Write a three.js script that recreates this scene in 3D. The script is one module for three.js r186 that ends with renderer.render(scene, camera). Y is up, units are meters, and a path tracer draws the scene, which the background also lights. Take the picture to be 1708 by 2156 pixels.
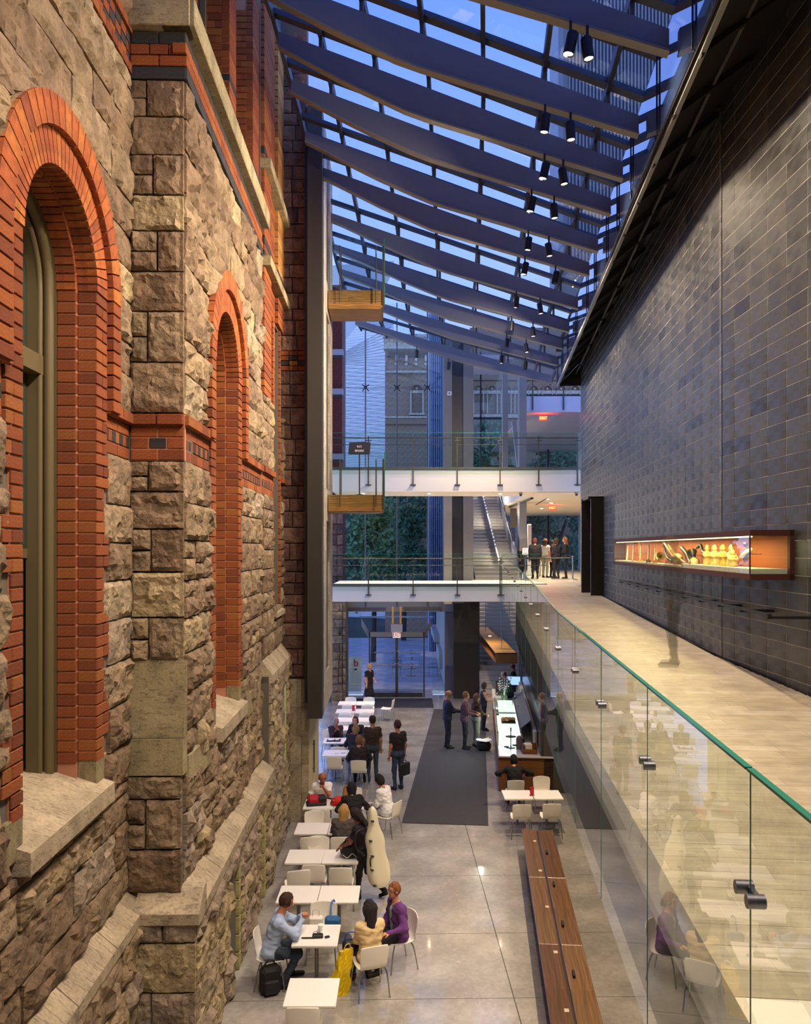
import * as THREE from 'three';
import { mergeGeometries } from 'three/addons/utils/BufferGeometryUtils.js';
import { RectAreaLightUniformsLib } from 'three/addons/lights/RectAreaLightUniformsLib.js';
import { FontLoader } from 'three/addons/loaders/FontLoader.js';
import { TextGeometry } from 'three/addons/geometries/TextGeometry.js';

// ---------------------------------------------------------------- camera, sky, exposure
const F = 1720, CX = 854, HY = 1155, E = 6.5;           // focal length (px), principal column, horizon row, eye height (m)
const scene = new THREE.Scene();
const camera = new THREE.PerspectiveCamera(2 * Math.atan(1078 / F) * 180 / Math.PI, 1708 / 2156, 0.05, 800);
camera.position.set(0, E, 0);
camera.setViewOffset(1708, 2156, 0, 1078 - HY, 1708, 2156);   // shifted lens, kept level
scene.add(camera);
const renderer = new THREE.WebGLRenderer({ antialias: true });
renderer.toneMapping = THREE.LinearToneMapping;
renderer.toneMappingExposure = 1.0;
renderer.shadowMap.enabled = true;
RectAreaLightUniformsLib.init();
{ // blue hour: one smooth sky, a little paler towards the horizon
  const w = 64, h = 32, data = new Float32Array(w * h * 4);
  for (let j = 0; j < h; j++) {
    const el = Math.sin(((j + 0.5) / h - 0.5) * Math.PI), t = Math.pow(Math.max(0, el), 0.6), g = el < 0 ? 0.55 : 1;
    for (let i = 0; i < w; i++) data.set([Math.max(.05, 1.35 - 1.55 * t) * g, Math.max(.08, 1.75 - 1.8 * t) * g, (2.95 - 2.15 * t) * g, 1], (j * w + i) * 4);
  }
  const sky = new THREE.DataTexture(data, w, h, THREE.RGBAFormat, THREE.FloatType);
  sky.mapping = THREE.EquirectangularReflectionMapping; sky.magFilter = sky.minFilter = THREE.LinearFilter; sky.needsUpdate = true;
  scene.background = sky;
}
const SPOT = 112, WARM = 0xffe6c8;                        // candela of a ceiling spot, its colour

// ---------------------------------------------------------------- helpers
const TL = 0.0221, TR = -0.0907;                         // turn of the old building's walls and of the new wing's walls
const cR = Math.cos(TR), sR = Math.sin(-TR);
const V = (x, y, z) => new THREE.Vector3(x, y, z);
function rng(seed) { let a = seed >>> 0; return () => { a = (a + 0x6D2B79F5) | 0; let t = Math.imul(a ^ (a >>> 15), 1 | a); t = (t + Math.imul(t ^ (t >>> 7), 61 | t)) ^ t; return ((t ^ (t >>> 14)) >>> 0) / 4294967296; }; }
const rnd = rng(7);
const pick = (a, r = rnd) => a[Math.floor(r() * a.length) % a.length];
const at = (px, py, d) => V((px - CX) / F * d, E - (py - HY) / F * d, -d);            // pixel + distance -> point
const dOn = (py, y) => F * (E - y) / (py - HY);                                         // distance of a point at height y seen at row py
const on = (px, py, y = 0) => at(px, py, dOn(py, y));                                   // pixel on a horizontal level
const toR = (x, d) => [x * cR - d * sR, x * sR + d * cR];                              // world x, depth -> new-wing x, depth
const fromR = (x, d) => [x * cR + d * sR, -x * sR + d * cR];
const used = {};
function numbered(n) { const k = used[n] = (used[n] ?? -1) + 1; return k ? n + '_' + String(k).padStart(3, '0') : n; }
function tag(o, label, category, group, kind) { o.userData.label = label; if (category) o.userData.category = category; if (group) o.userData.group = group; if (kind) o.userData.kind = kind; return o; }
function shadow(o) { o.castShadow = o.receiveShadow = true; return o; }
function part(name, geo, mat, parent) { if (geo.userData.ext && (mat === GLASS || mat === GLASSGREEN)) geo = pane(geo.userData.ext); const m = shadow(new THREE.Mesh(geo, mat)); m.name = name; parent.add(m); return m; }
function thing(name, label, category, pos = [0, 0, 0], turn = 0, group) { const o = new THREE.Group(); o.name = numbered(name); o.position.set(...pos); o.rotation.y = turn; scene.add(o); return tag(o, label, category, group); }
function struct(name, label, turn = 0, category = 'wall') { const o = thing(name, label, category, [0, 0, 0], turn); o.userData.kind = 'structure'; return o; }
function single(name, geo, mat, label, category, group, kind) { const m = part(numbered(name), geo, mat, scene); return tag(m, label, category, group, kind); }
function copyThing(o, pos, turn, label) { const c = o.clone(); c.userData = { ...o.userData }; c.name = numbered(o.name.replace(/_\d{3}$/, '')); c.position.set(...pos); c.rotation.set(0, turn, 0); if (label) c.userData.label = label; scene.add(c); return c; }
function uvBox(g, s = 1) {                               // uv in metres from the side a face looks to
  if (g.index) g = g.toNonIndexed();
  const p = g.attributes.position, uv = new Float32Array(p.count * 2), a = V(), b = V(), c = V(), n = V();
  for (let i = 0; i < p.count; i += 3) {
    a.fromBufferAttribute(p, i); b.fromBufferAttribute(p, i + 1); c.fromBufferAttribute(p, i + 2);
    n.copy(b).sub(a).cross(c.clone().sub(a)); const x = Math.abs(n.x), y = Math.abs(n.y), z = Math.abs(n.z);
    [a, b, c].forEach((q, k) => { const j = (i + k) * 2; if (x >= y && x >= z) { uv[j] = q.z * s; uv[j + 1] = q.y * s; } else if (y >= z) { uv[j] = q.x * s; uv[j + 1] = q.z * s; } else { uv[j] = q.x * s; uv[j + 1] = q.y * s; } });
  }
  g.setAttribute('uv', new THREE.BufferAttribute(uv, 2)); return g;
}
const strip = (g) => { if (g.index) g = g.toNonIndexed(); for (const k of Object.keys(g.attributes)) if (!['position', 'normal', 'uv'].includes(k)) g.deleteAttribute(k); if (!g.attributes.uv) g = uvBox(g); if (!g.attributes.normal) g.computeVertexNormals(); return g; };
const merge = (list) => mergeGeometries(list.map(strip), false);
const box = (x0, x1, y0, y1, z0, z1) => { let g = new THREE.BoxGeometry(Math.abs(x1 - x0), Math.abs(y1 - y0), Math.abs(z1 - z0)); g.translate((x0 + x1) / 2, (y0 + y1) / 2, (z0 + z1) / 2); g = uvBox(g); g.userData.ext = [x0, x1, y0, y1, z0, z1]; return g; };
function pane([x0, x1, y0, y1, z0, z1]) {                // a glass sheet: one face in the middle of a thin box
  const s = [Math.abs(x1 - x0), Math.abs(y1 - y0), Math.abs(z1 - z0)], k = s.indexOf(Math.min(...s)), x = (x0 + x1) / 2, y = (y0 + y1) / 2, z = (z0 + z1) / 2;
  const P = k === 0 ? [[x, y0, z0], [x, y0, z1], [x, y1, z1], [x, y1, z0]] : k === 1 ? [[x0, y, z0], [x1, y, z0], [x1, y, z1], [x0, y, z1]] : [[x0, y0, z], [x1, y0, z], [x1, y1, z], [x0, y1, z]];
  const g = new THREE.BufferGeometry(); g.setAttribute('position', new THREE.Float32BufferAttribute([...P[0], ...P[1], ...P[2], ...P[0], ...P[2], ...P[3]], 3)); g.computeVertexNormals(); return uvBox(g);
}
const bxc = (x, y, z, w, h, d, ry = 0) => { const g = new THREE.BoxGeometry(w, h, d); if (ry) g.rotateY(ry); g.translate(x, y, z); return uvBox(g); };
function cbox(w, h, d, b = 0.006) {                      // box with chamfered edges, centred
  const X = w / 2, Y = h / 2, Z = d / 2; b = Math.min(b, X * .5, Y * .5, Z * .5);
  const s = new THREE.Shape([[-X + b, -Y], [X - b, -Y], [X, -Y + b], [X, Y - b], [X - b, Y], [-X + b, Y], [-X, Y - b], [-X, -Y + b]].map(q => new THREE.Vector2(...q)));
  const g = new THREE.ExtrudeGeometry(s, { depth: d - 2 * b, bevelEnabled: true, bevelThickness: b, bevelSize: b, bevelOffset: -b, bevelSegments: 1, steps: 1 });
  g.translate(0, 0, -Z + b); return uvBox(g);
}
const cboxAt = (x, y, z, w, h, d, b, ry = 0) => { const g = cbox(w, h, d, b); if (ry) g.rotateY(ry); g.translate(x, y, z); return g; };
function cyl(a, b, r, r2 = r, seg = 10) {                // rod from a to b
  const dir = b.clone().sub(a), g = new THREE.CylinderGeometry(r2, r, dir.length(), seg);
  g.applyQuaternion(new THREE.Quaternion().setFromUnitVectors(V(0, 1, 0), dir.clone().normalize())); g.translate((a.x + b.x) / 2, (a.y + b.y) / 2, (a.z + b.z) / 2); return strip(g);
}
function tube(pts, r, seg = 24, rs = 6, closed = false) { return strip(new THREE.TubeGeometry(new THREE.CatmullRomCurve3(pts, closed), seg, r, rs, closed)); }
const lathe = (pts, seg = 20) => strip(new THREE.LatheGeometry(pts.map(q => new THREE.Vector2(...q)), seg));
function poly(pts, depth, map) {                         // outline (u, v) swept over depth w; map(u, v, w) -> point
  const g = strip(new THREE.ExtrudeGeometry(pts instanceof THREE.Shape ? pts : new THREE.Shape(pts.map(q => new THREE.Vector2(...q))), { depth, bevelEnabled: false, curveSegments: 24 }));
  return map ? remap(g, map) : uvBox(g);
}
function remap(g, map) { const p = g.attributes.position; for (let i = 0; i < p.count; i++) { const q = map(p.getX(i), p.getY(i), p.getZ(i)); p.setXYZ(i, q[0], q[1], q[2]); } g = uvBox(g); g.computeVertexNormals(); return g; }

// value noise and the textures made of it
function hash3(x, y, z) { let h = (x * 374761393 + y * 668265263 + z * 2147483647) | 0; h = Math.imul(h ^ (h >>> 13), 1274126177); return ((h ^ (h >>> 16)) >>> 0) / 4294967296; }
function vnoise(x, y, z = 0, per = 0) {
  const xi = Math.floor(x), yi = Math.floor(y), zi = Math.floor(z), fx = x - xi, fy = y - yi, fz = z - zi, s = t => t * t * (3 - 2 * t), w = per ? (q => ((q % per) + per) % per) : (q => q);
  const h = (i, j, k) => hash3(w(xi + i), w(yi + j), zi + k), L = (a, b, t) => a + (b - a) * t, X = s(fx), Y = s(fy), Z = s(fz);
  return L(L(L(h(0, 0, 0), h(1, 0, 0), X), L(h(0, 1, 0), h(1, 1, 0), X), Y), L(L(h(0, 0, 1), h(1, 0, 1), X), L(h(0, 1, 1), h(1, 1, 1), X), Y), Z);
}
function fbm(x, y, z, oct, per = 0) { let s = 0, a = 0.5, t = 0; for (let o = 0; o < oct; o++) { s += a * vnoise(x, y, z + o * 17, per); t += a; a *= 0.5; x *= 2; y *= 2; per *= 2; } return s / t; }
function tex(size, metres, fn, srgb) {                   // fn(u, v in 0..1) -> [r, g, b] or a number, in display values when srgb
  const d = new Uint8Array(size * size * 4);
  for (let j = 0; j < size; j++) for (let i = 0; i < size; i++) { let c = fn(i / size, j / size); if (typeof c === 'number') c = [c, c, c]; const k = (j * size + i) * 4; d[k] = c[0] * 255; d[k + 1] = c[1] * 255; d[k + 2] = c[2] * 255; d[k + 3] = 255; }
  const t = new THREE.DataTexture(d, size, size); t.wrapS = t.wrapT = THREE.RepeatWrapping; t.magFilter = THREE.LinearFilter; t.minFilter = THREE.LinearMipmapLinearFilter; t.generateMipmaps = true;
  if (srgb) t.colorSpace = THREE.SRGBColorSpace; t.repeat.set(1 / metres, 1 / metres); t.needsUpdate = true; return t;
}
const cl = x => Math.min(1, Math.max(0, x));
const tStone = tex(512, 1.1, (u, v) => { const a = fbm(u * 6, v * 6, 1, 5, 6), b = fbm(u * 40, v * 40, 5, 3, 40), s = vnoise(u * 90, v * 90, 3, 90) > 0.86 ? -0.16 : 0; const k = 0.62 + 0.42 * a + 0.22 * (b - 0.5) + s; return [cl(k * 1.02), cl(k), cl(k * 0.97)]; }, true);
const bStone = tex(512, 0.7, (u, v) => cl(fbm(u * 14, v * 14, 2, 5, 14)));
const tBrick = tex(256, 0.45, (u, v) => { const a = fbm(u * 8, v * 8, 9, 4, 8), s = vnoise(u * 50, v * 50, 4, 50) > 0.9 ? -0.25 : 0; const k = 0.7 + 0.4 * a + s; return [cl(k), cl(k * 0.98), cl(k * 0.96)]; }, true);
const tSlate = tex(512, 1.6, (u, v) => { const a = fbm(u * 7, v * 5, 3, 5, 7), b = fbm(u * 60, v * 18, 8, 3, 60); const k = 0.7 + 0.3 * a + 0.22 * (b - 0.5); return cl(k); }, true);
const rSlate = tex(256, 1.6, (u, v) => cl(0.55 + 0.9 * (fbm(u * 7, v * 5, 3, 5, 7) - 0.5)));
const tConc = tex(512, 3.0, (u, v) => { const a = fbm(u * 5, v * 5, 11, 6, 5), b = fbm(u * 50, v * 50, 12, 2, 50), c = fbm(u * 11, v * 11, 6, 3, 11); const scr = Math.abs(c - 0.5) < 0.006 ? 0.08 : 0; return cl(0.74 + 0.28 * a + 0.1 * (b - 0.5) + scr); }, true);
const tWood = tex(512, 1.0, (u, v) => { const g = fbm(u * 3, v * 70, 2, 4, 0), h = Math.sin((v * 16 + 1.6 * fbm(u * 2, v * 5, 5, 3)) * 6.28) * 0.5 + 0.5; const k = 0.55 + 0.4 * g + 0.14 * h; return [cl(k), cl(k * 0.97), cl(k * 0.92)]; }, true);
const tSand = tex(512, 1.2, (u, v) => { const a = fbm(u * 4, v * 60, 3, 4), b = fbm(u * 9, v * 9, 4, 4, 9); const k = 0.72 + 0.22 * a + 0.2 * (b - 0.3); return [cl(k), cl(k * 0.99), cl(k * 0.96)]; }, true);
const tDress = tex(512, 1.3, (u, v) => { const a = fbm(u * 5, v * 5, 21, 5, 5), b = fbm(u * 64, v * 64, 22, 2, 64), s = fbm(u * 22, v * 60, 23, 2, 0), st = s > .68 ? -.14 : 0; const k = .72 + .3 * a + .16 * (b - .5) + st; return [cl(k), cl(k * .99), cl(k * .96)]; }, true);
const tCarpet = tex(256, 0.5, (u, v) => cl(0.55 + 0.45 * hash3(Math.floor(u * 128), Math.floor(v * 128), 3)), true);
const bFine = tex(256, 0.25, (u, v) => fbm(u * 40, v * 40, 7, 2, 40));
const M = (hex, rough = 0.8, o = {}) => new THREE.MeshStandardMaterial({ color: hex, roughness: rough, metalness: 0, ...o });
const stoneM = (hex) => M(hex, 0.92, { map: tStone, bumpMap: bStone, bumpScale: 0.02 });
const STONE = ['#958169', '#8a755d', '#9d8a6f', '#826d56', '#928066', '#a18e70', '#8e7961'].map(stoneM);
const STONEPALE = ['#ac9d82', '#b3a37f', '#a29380'].map(stoneM);
const STONEDARK = ['#7a5a50', '#86675a', '#6c5149', '#90705f'].map(stoneM);
const DRESSED = ['#a89c78', '#a09472', '#b3a683'].map(h => M(h, 0.9, { map: tDress, bumpMap: bFine, bumpScale: 0.004 }));
const SILL = M('#bfb096', 0.9, { map: tDress, bumpMap: bFine, bumpScale: 0.003 });
const BRICK = ['#a85a28', '#9f5426', '#ae6129', '#954d24', '#a45728', '#8a4722', '#b06a2e'].map(h => M(h, 0.85, { map: tBrick, bumpMap: bFine, bumpScale: 0.003 }));
const BUFF = ['#c08a48', '#c99a55', '#b47d40', '#a8743c'].map(h => M(h, 0.85, { map: tBrick }));
const BLACKBRICK = M('#2e3032', 0.75, { map: tBrick });
const MORTAR = M('#57544c', 0.95), MORTARRED = M('#b07a60', 0.95);
const STEELDARK = M('#4b473f', 0.5, { metalness: 0.3 }), BLACK = M('#15151a', 0.55), CHROME = M('#b9b9b9', 0.28, { metalness: 1 }), STEEL = M('#8b8b8b', 0.4, { metalness: 0.9 });
const WHITE = M('#efece4', 0.35), PLASTER = M('#d9d2c6', 0.85), SOFFIT = M('#d8cdb4', 0.9);
const GLASS = new THREE.MeshPhysicalMaterial({ color: '#eef6f4', roughness: 0.0, metalness: 0, transmission: 1, thickness: 0, ior: 1.5, transparent: false });
const GLASSGREEN = new THREE.MeshPhysicalMaterial({ color: '#edf7f2', roughness: 0.0, metalness: 0, transmission: 1, thickness: 0, ior: 1.55 });
const GLASSBLUE = new THREE.MeshPhysicalMaterial({ color: '#e6eefc', roughness: 0.0, metalness: 0, transmission: 1, thickness: 0, ior: 1.6 });
const GEDGE = M('#2f8a70', 0.12);
const glow = (hex, k) => new THREE.MeshStandardMaterial({ color: '#111111', emissive: hex, emissiveIntensity: k, roughness: 0.5 });
// ================================================================ the old stone building (left), in its own axes: x out of the wall, z = -distance
const brickGeo = cbox(1, 1, 1, 0.04);
const WALLMAP = (X0) => (u, v, w) => [X0 + w, v, -u];            // a wall that faces the hall: u = distance, v = height, w = outwards
const FACEMAP = (D0) => (u, v, w) => [u, v, -D0 + w];            // a wall that faces the camera
function roughStone(u0, u1, v0, v1, depth, map, o = {}) {         // quarry-faced block
  const g = o.gap ?? 0.007; u0 += g; u1 -= g; v0 += g; v1 -= g;
  const w = u1 - u0, h = v1 - v0, cell = o.cell ?? 0.06, nu = Math.max(3, Math.min(16, Math.round(w / cell))), nv = Math.max(3, Math.min(10, Math.round(h / cell)));
  const s = Math.floor(rnd() * 9999), pos = [], idx = [], P = [], tilt = (rnd() - 0.5) * 0.5, tiltv = (rnd() - 0.35) * 0.5, amp = o.amp ?? 1;
  const cell2 = (x, y) => { const X = Math.floor(x), Y = Math.floor(y); let best = 9, val = 0; for (let i = -1; i < 2; i++) for (let j = -1; j < 2; j++) { const px = X + i + hash3(X + i, Y + j, s), py = Y + j + hash3(X + i, Y + j, s + 7), dd = (px - x) ** 2 + (py - y) ** 2; if (dd < best) { best = dd; val = hash3(X + i, Y + j, s + 3) + (hash3(X + i, Y + j, s + 9) - .5) * (x - px) * 1.6 + (hash3(X + i, Y + j, s + 11) - .5) * (y - py) * 1.6; } } return val; };
  for (let j = -1; j <= nv + 1; j++) for (let i = -1; i <= nu + 1; i++) {
    const ii = Math.min(nu, Math.max(0, i)), jj = Math.min(nv, Math.max(0, j)), edge = i < 0 || j < 0 || i > nu || j > nv;
    let u = u0 + w * ii / nu, v = v0 + h * jj / nv;
    const inner = ii > 0 && jj > 0 && ii < nu && jj < nv;
    if (inner) { u += (hash3(ii, jj, s) - .5) * w / nu * 0.6; v += (hash3(ii, jj, s + 1) - .5) * h / nv * 0.6; }
    else { const q = 0.010; if (ii === 0) u += q * hash3(jj, 3, s); if (ii === nu) u -= q * hash3(jj, 4, s); if (jj === 0) v += q * hash3(ii, 5, s); if (jj === nv) v -= q * hash3(ii, 6, s); }
    const e = Math.min(u - u0, u1 - u, v - v0, v1 - v), rise = Math.min(1, 0.5 + e / 0.035);
    const n = cell2(u * 5, v * 6.5), m = vnoise(u * 14, v * 14, s), big = vnoise(u * 2.6, v * 3, s + 20);
    let z = depth * rise * (0.42 + amp * (0.42 * n + 0.2 * (m - .5) + 0.5 * (big - .5) + tilt * ((u - u0) / w - .5) + tiltv * ((v - v0) / h - .5)));
    z = Math.max(0.004, z); if (!inner) z = Math.min(z, depth * 0.4);
    if (o.margin && u1 - u < o.margin) z = Math.min(z, depth * 0.30) * 0 + depth * 0.30;
    if (o.marginL && u - u0 < o.marginL) z = depth * 0.30;
    if (edge) z = -0.05;
    if (o.clip) [u, v] = o.clip(u, v);
    P.push([u, v, z]);
  }
  const W = nu + 3; for (let j = 0; j < nv + 2; j++) for (let i = 0; i < nu + 2; i++) { const a = j * W + i; ((i + j) % 2 ? [a, a + 1, a + W + 1, a, a + W + 1, a + W] : [a, a + 1, a + W, a + 1, a + W + 1, a + W]).forEach(k => idx.push(k)); }
  const f = o.flip ? [0, 2, 1] : [0, 1, 2]; const uv = [];
  for (let k = 0; k < idx.length; k += 3) for (const q of f) { const p = P[idx[k + q]], r = map(...p); pos.push(...r); uv.push(p[0] + s * 0.37, p[1] + s * 0.11); }
  const geo = new THREE.BufferGeometry(); geo.setAttribute('position', new THREE.Float32BufferAttribute(pos, 3)); geo.setAttribute('uv', new THREE.Float32BufferAttribute(uv, 2)); geo.computeVertexNormals(); return geo;
}
function brickAt(parent, map, u0, u1, v0, v1, w0, w1, mat, name = 'brick', gap = 0.0085) {   // one brick between two corners in wall axes
  const a = map(u0 + gap, v0 + gap, w0), b = map(u1 - gap, v1 - gap, w1), m = part(name, brickGeo, mat, parent);
  m.position.set((a[0] + b[0]) / 2, (a[1] + b[1]) / 2, (a[2] + b[2]) / 2); m.scale.set(Math.max(.004, Math.abs(a[0] - b[0])), Math.max(.004, Math.abs(a[1] - b[1])), Math.max(.004, Math.abs(a[2] - b[2]))); return m;
}
// rows of stones: split(y0, y1) -> spans of u that stone may fill
function stoneRows(parent, map, y0, y1, spans, o = {}) {
  const r = rng(o.seed ?? 5); let y = y0; let k = 0;
  const hs = o.heights ?? [0.4, 0.5, 0.36, 0.46];
  while (y < y1 - 0.06) {
    let h = hs[k % hs.length] * (0.9 + 0.2 * r()); if (y + h > y1 - 0.14) h = y1 - y;
    for (const [a, b] of spans(y, y + h, k)) {
      let u = a;
      while (u < b - 0.02) {
        let w = (o.len ?? 0.75) * (0.55 + 0.9 * r()); if (b - (u + w) < (o.min ?? 0.25)) w = b - u;
        const mk = (x0, x1, v0, v1) => { if (o.skip && o.skip(x0, x1, v0, v1)) return; part('stone', roughStone(x0, x1, v0, v1, (o.depth ?? 0.09) * (0.7 + 0.6 * r()), map, { flip: o.flip, clip: o.clip, cell: o.cell, amp: o.amp }), pick(r() < (o.pale ?? 0.15) ? STONEPALE : (o.mats ?? STONE), r), parent); };
        if (h > 0.3 && w < 0.62 && r() < (o.split ?? 0.45)) { const q = y + h * (0.4 + 0.2 * r()); mk(u, u + w, y, q); mk(u, u + w, q, y + h); } else mk(u, u + w, y, y + h);
        u += w;
      }
    }
    y += h; k++;
  }
}
// brick-arched window: opening u0..u1 in the wall plane, all measured in the wall's axes
const SILLY = 3.92, SPRING = 9.29, RIN = 0.89, RFACE = 1.22, ROUT = 1.5, COURSE = 0.124;
const STRINGTOP = 8.16, STRINGBOT = 7.59;
const tooth = (v) => (Math.floor((v - SILLY) / 0.47) % 2 ? 0.40 : 0.24);                  // how far the jamb's bricks reach into the stone
function archedWindow(name, label, X0, uc, o = {}) {
  const g = struct(name, label, TL, 'window'), map = WALLMAP(X0), u0 = uc - RIN, u1 = uc + RIN, r = rng(o.seed ?? 3);
  const s1 = o.step ?? 0.2, s2 = o.step2 ?? 0.4;                                          // depths of the two orders
  // backing shell of the two orders (joint colour) so that the joints show red mortar
  const shellShape = (R, Rh) => { const s = new THREE.Shape(); s.moveTo(uc - R, SILLY); s.lineTo(uc + R, SILLY); s.lineTo(uc + R, SPRING); s.absarc(uc, SPRING, R, 0, Math.PI, false); s.lineTo(uc - R, SILLY); const h = new THREE.Path(); h.moveTo(uc - Rh, SILLY + .001); h.lineTo(uc + Rh, SILLY + .001); h.lineTo(uc + Rh, SPRING); h.absarc(uc, SPRING, Rh, 0, Math.PI, false); h.lineTo(uc - Rh, SILLY + .001); s.holes.push(h); return s; };
  part('joint_backing', poly(shellShape(RIN + .24, RIN + .02), s1 - .01, (u, v, w) => map(u, v, -s1 + w - .004)), MORTARRED, g);
  part('joint_backing', poly(shellShape(RIN + .24, RIN - .032), s2 - s1 - .002, (u, v, w) => map(u, v, -s2 + w)), MORTARRED, g);
  const n = Math.round((SPRING - SILLY) / COURSE), h = (SPRING - SILLY) / n;
  for (const side of [-1, 1]) for (let k = 0; k < n; k++) {                                // jambs
    const v0 = SILLY + k * h, v1 = v0 + h, T = (v0 < STRINGBOT - .1) ? tooth((v0 + v1) / 2) : 0.34, e = side < 0 ? u0 : u1, out = e + side * T;
    const lo = Math.min(e, out), hi = Math.max(e, out);
    if (v0 < 4.1) { if (k === 0) { const q = brickAt(g, map, Math.min(e, e + side * .34), Math.max(e, e + side * .34), SILLY - .1, SILLY + .3, -s1, 0.01, DRESSED[0], 'base_block'); } continue; }
    if (k % 2 && T > .3) { const m = e + side * T * (0.55); brickAt(g, map, Math.min(e, m), Math.max(e, m), v0, v1, -s1, 0.012, pick(BRICK, r)); brickAt(g, map, Math.min(m, out), Math.max(m, out), v0, v1, -0.06, 0.012, pick(BRICK, r)); }
    else brickAt(g, map, lo, hi, v0, v1, -s1, 0.012, pick(BRICK, r));
    const e2 = e - side * 0.055; brickAt(g, map, Math.min(e + side * .05, e2), Math.max(e + side * .05, e2), v0, v1, -s2, -s1 + 0.0, pick(BRICK, r));
  }
  const ring = (R0, R1, w0, w1, cnt, nm) => {                                              // wedge bricks
    const a = Math.PI / cnt, mk = () => { const G = 0.0085, s = new THREE.Shape(); const p = (R, t) => new THREE.Vector2(R * Math.cos(t), R * Math.sin(t)); const ga = G / R0, gb = G / R1; s.moveTo(...p(R0, ga).toArray()); s.lineTo(...p(R1, gb).toArray()); s.lineTo(...p(R1, a - gb).toArray()); s.lineTo(...p(R0, a - ga).toArray()); return poly(s, w1 - w0, (u, v, w) => [w + w0, v, -u]); };
    const geo = mk();
    for (let k = 0; k < cnt; k++) { const m = part(nm, geo, pick(BRICK, r), g); m.position.set(X0, SPRING, -uc); m.rotation.x = a * k; }
  };
  ring(RIN, RFACE, -s1, 0.02, 34, 'voussoir');
  ring(RIN - 0.055, RIN + .05, -s2, -s1, 30, 'voussoir');
  ring(RFACE, ROUT, -0.05, 0.085, 26, 'hood_brick');
  part('arch_backing', poly((() => { const s = new THREE.Shape(); s.absarc(uc, SPRING, ROUT - .01, 0, Math.PI, false); s.lineTo(uc - RIN - .01, SPRING); s.absarc(uc, SPRING, RIN + .022, Math.PI, 0, true); return s; })(), s1 - .01, (u, v, w) => map(u, v, -s1 + w)), MORTARRED, g);
  for (const side of [-1, 1]) {                                                            // the hood runs down to the string course
    const nn = 9, v0 = STRINGTOP - .12, hh = (SPRING - v0) / nn;
    for (let k = 0; k < nn; k++) { const a = uc + side * RFACE, b = uc + side * ROUT; if (o.noHood === side) continue; brickAt(g, map, Math.min(a, b), Math.max(a, b), v0 + k * hh, v0 + (k + 1) * hh, -.05, 0.085, pick(BRICK, r), 'hood_brick'); const c = uc + side * (RIN + .34); brickAt(g, map, Math.min(c, a), Math.max(c, a), v0 + k * hh, v0 + (k + 1) * hh, -.05, 0.01, pick(BRICK, r)); }
  }
  // timber frame with roll mouldings, sashes and glass
  const fr = (R0, R1, w0, w1) => { const s = new THREE.Shape(); s.moveTo(uc - R1, SILLY + .05); s.lineTo(uc + R1, SILLY + .05); s.lineTo(uc + R1, SPRING); s.absarc(uc, SPRING, R1, 0, Math.PI, false); s.lineTo(uc - R1, SILLY + .05); const q = new THREE.Path(); q.moveTo(uc - R0, SILLY + .1); q.lineTo(uc + R0, SILLY + .1); q.lineTo(uc + R0, SPRING); q.absarc(uc, SPRING, R0, 0, Math.PI, false); q.lineTo(uc - R0, SILLY + .1); s.holes.push(q); return poly(s, w1 - w0, (u, v, w) => map(u, v, w0 + w)); };
  const OLIVE = M('#5d5133', 0.6), R = RIN - .055;
  part('frame_backing', fr(R - .005, RIN + .26, -s2 - .3, -s2 - .004), OLIVE, g);
  const frame = part('frame', fr(R - .16, R + .02, -s2 - .26, -s2 - .12), OLIVE, g);
  const path = (rr, w) => { const pts = [V(...map(uc - rr, SILLY + .1, w))]; for (let k = 0; k <= 8; k++) pts.push(V(...map(uc - rr, SILLY + .3 + (SPRING - SILLY - .3) * k / 8, w))); for (let k = 1; k < 16; k++) { const t = Math.PI - Math.PI * k / 16; pts.push(V(...map(uc + rr * Math.cos(t), SPRING + rr * Math.sin(t), w))); } for (let k = 0; k <= 8; k++) pts.push(V(...map(uc + rr, SPRING - (SPRING - SILLY - .3) * k / 8, w))); pts.push(V(...map(uc + rr, SILLY + .1, w))); return pts; };
  part('roll_moulding', tube(path(R - .045, -s2 - .07), 0.06, 110, 8), OLIVE, g); part('roll_moulding', tube(path(R - .13, -s2 - .13), 0.035, 110, 8), OLIVE, g);
  const yT = 8.35; part('transom', box(map(0, 0, -s2 - .3)[0], map(0, 0, -s2 - .1)[0], yT, yT + .2, -u0 - .06, -u1 + .06), OLIVE, g);
  part('meeting_rail', box(map(0, 0, -s2 - .34)[0], map(0, 0, -s2 - .24)[0], 6.4, 6.5, -u0 - .1, -u1 + .1), OLIVE, g);
  const dark = new THREE.MeshPhysicalMaterial({ color: '#8fa79a', roughness: 0.03, transmission: 0.9, thickness: 0, ior: 1.5 });
  part('glass_pane', poly((() => { const s = new THREE.Shape(); s.moveTo(u0 + .1, yT + .1); s.lineTo(u1 - .1, yT + .1); s.lineTo(u1 - .1, SPRING); s.absarc(uc, SPRING, R - .1, 0, Math.PI, false); return s; })(), 0.006, (u, v, w) => map(u, v, -s2 - .25 + w)), dark, g);
  part('glass_pane', box(map(0, 0, -s2 - .25)[0], map(0, 0, -s2 - .244)[0], 6.48, yT + .05, -u0 - .1, -u1 + .1), dark, g);
  part('glass_pane', box(map(0, 0, -s2 - .3)[0], map(0, 0, -s2 - .294)[0], 4.1, 6.45, -u0 - .1, -u1 + .1), dark, g);
  part('blind', box(map(0, 0, -s2 - .42)[0], map(0, 0, -s2 - .40)[0], 6.6, 8.2, -u0 - .1, -u1 + .1), M('#6f8478', 0.9), g);
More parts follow.
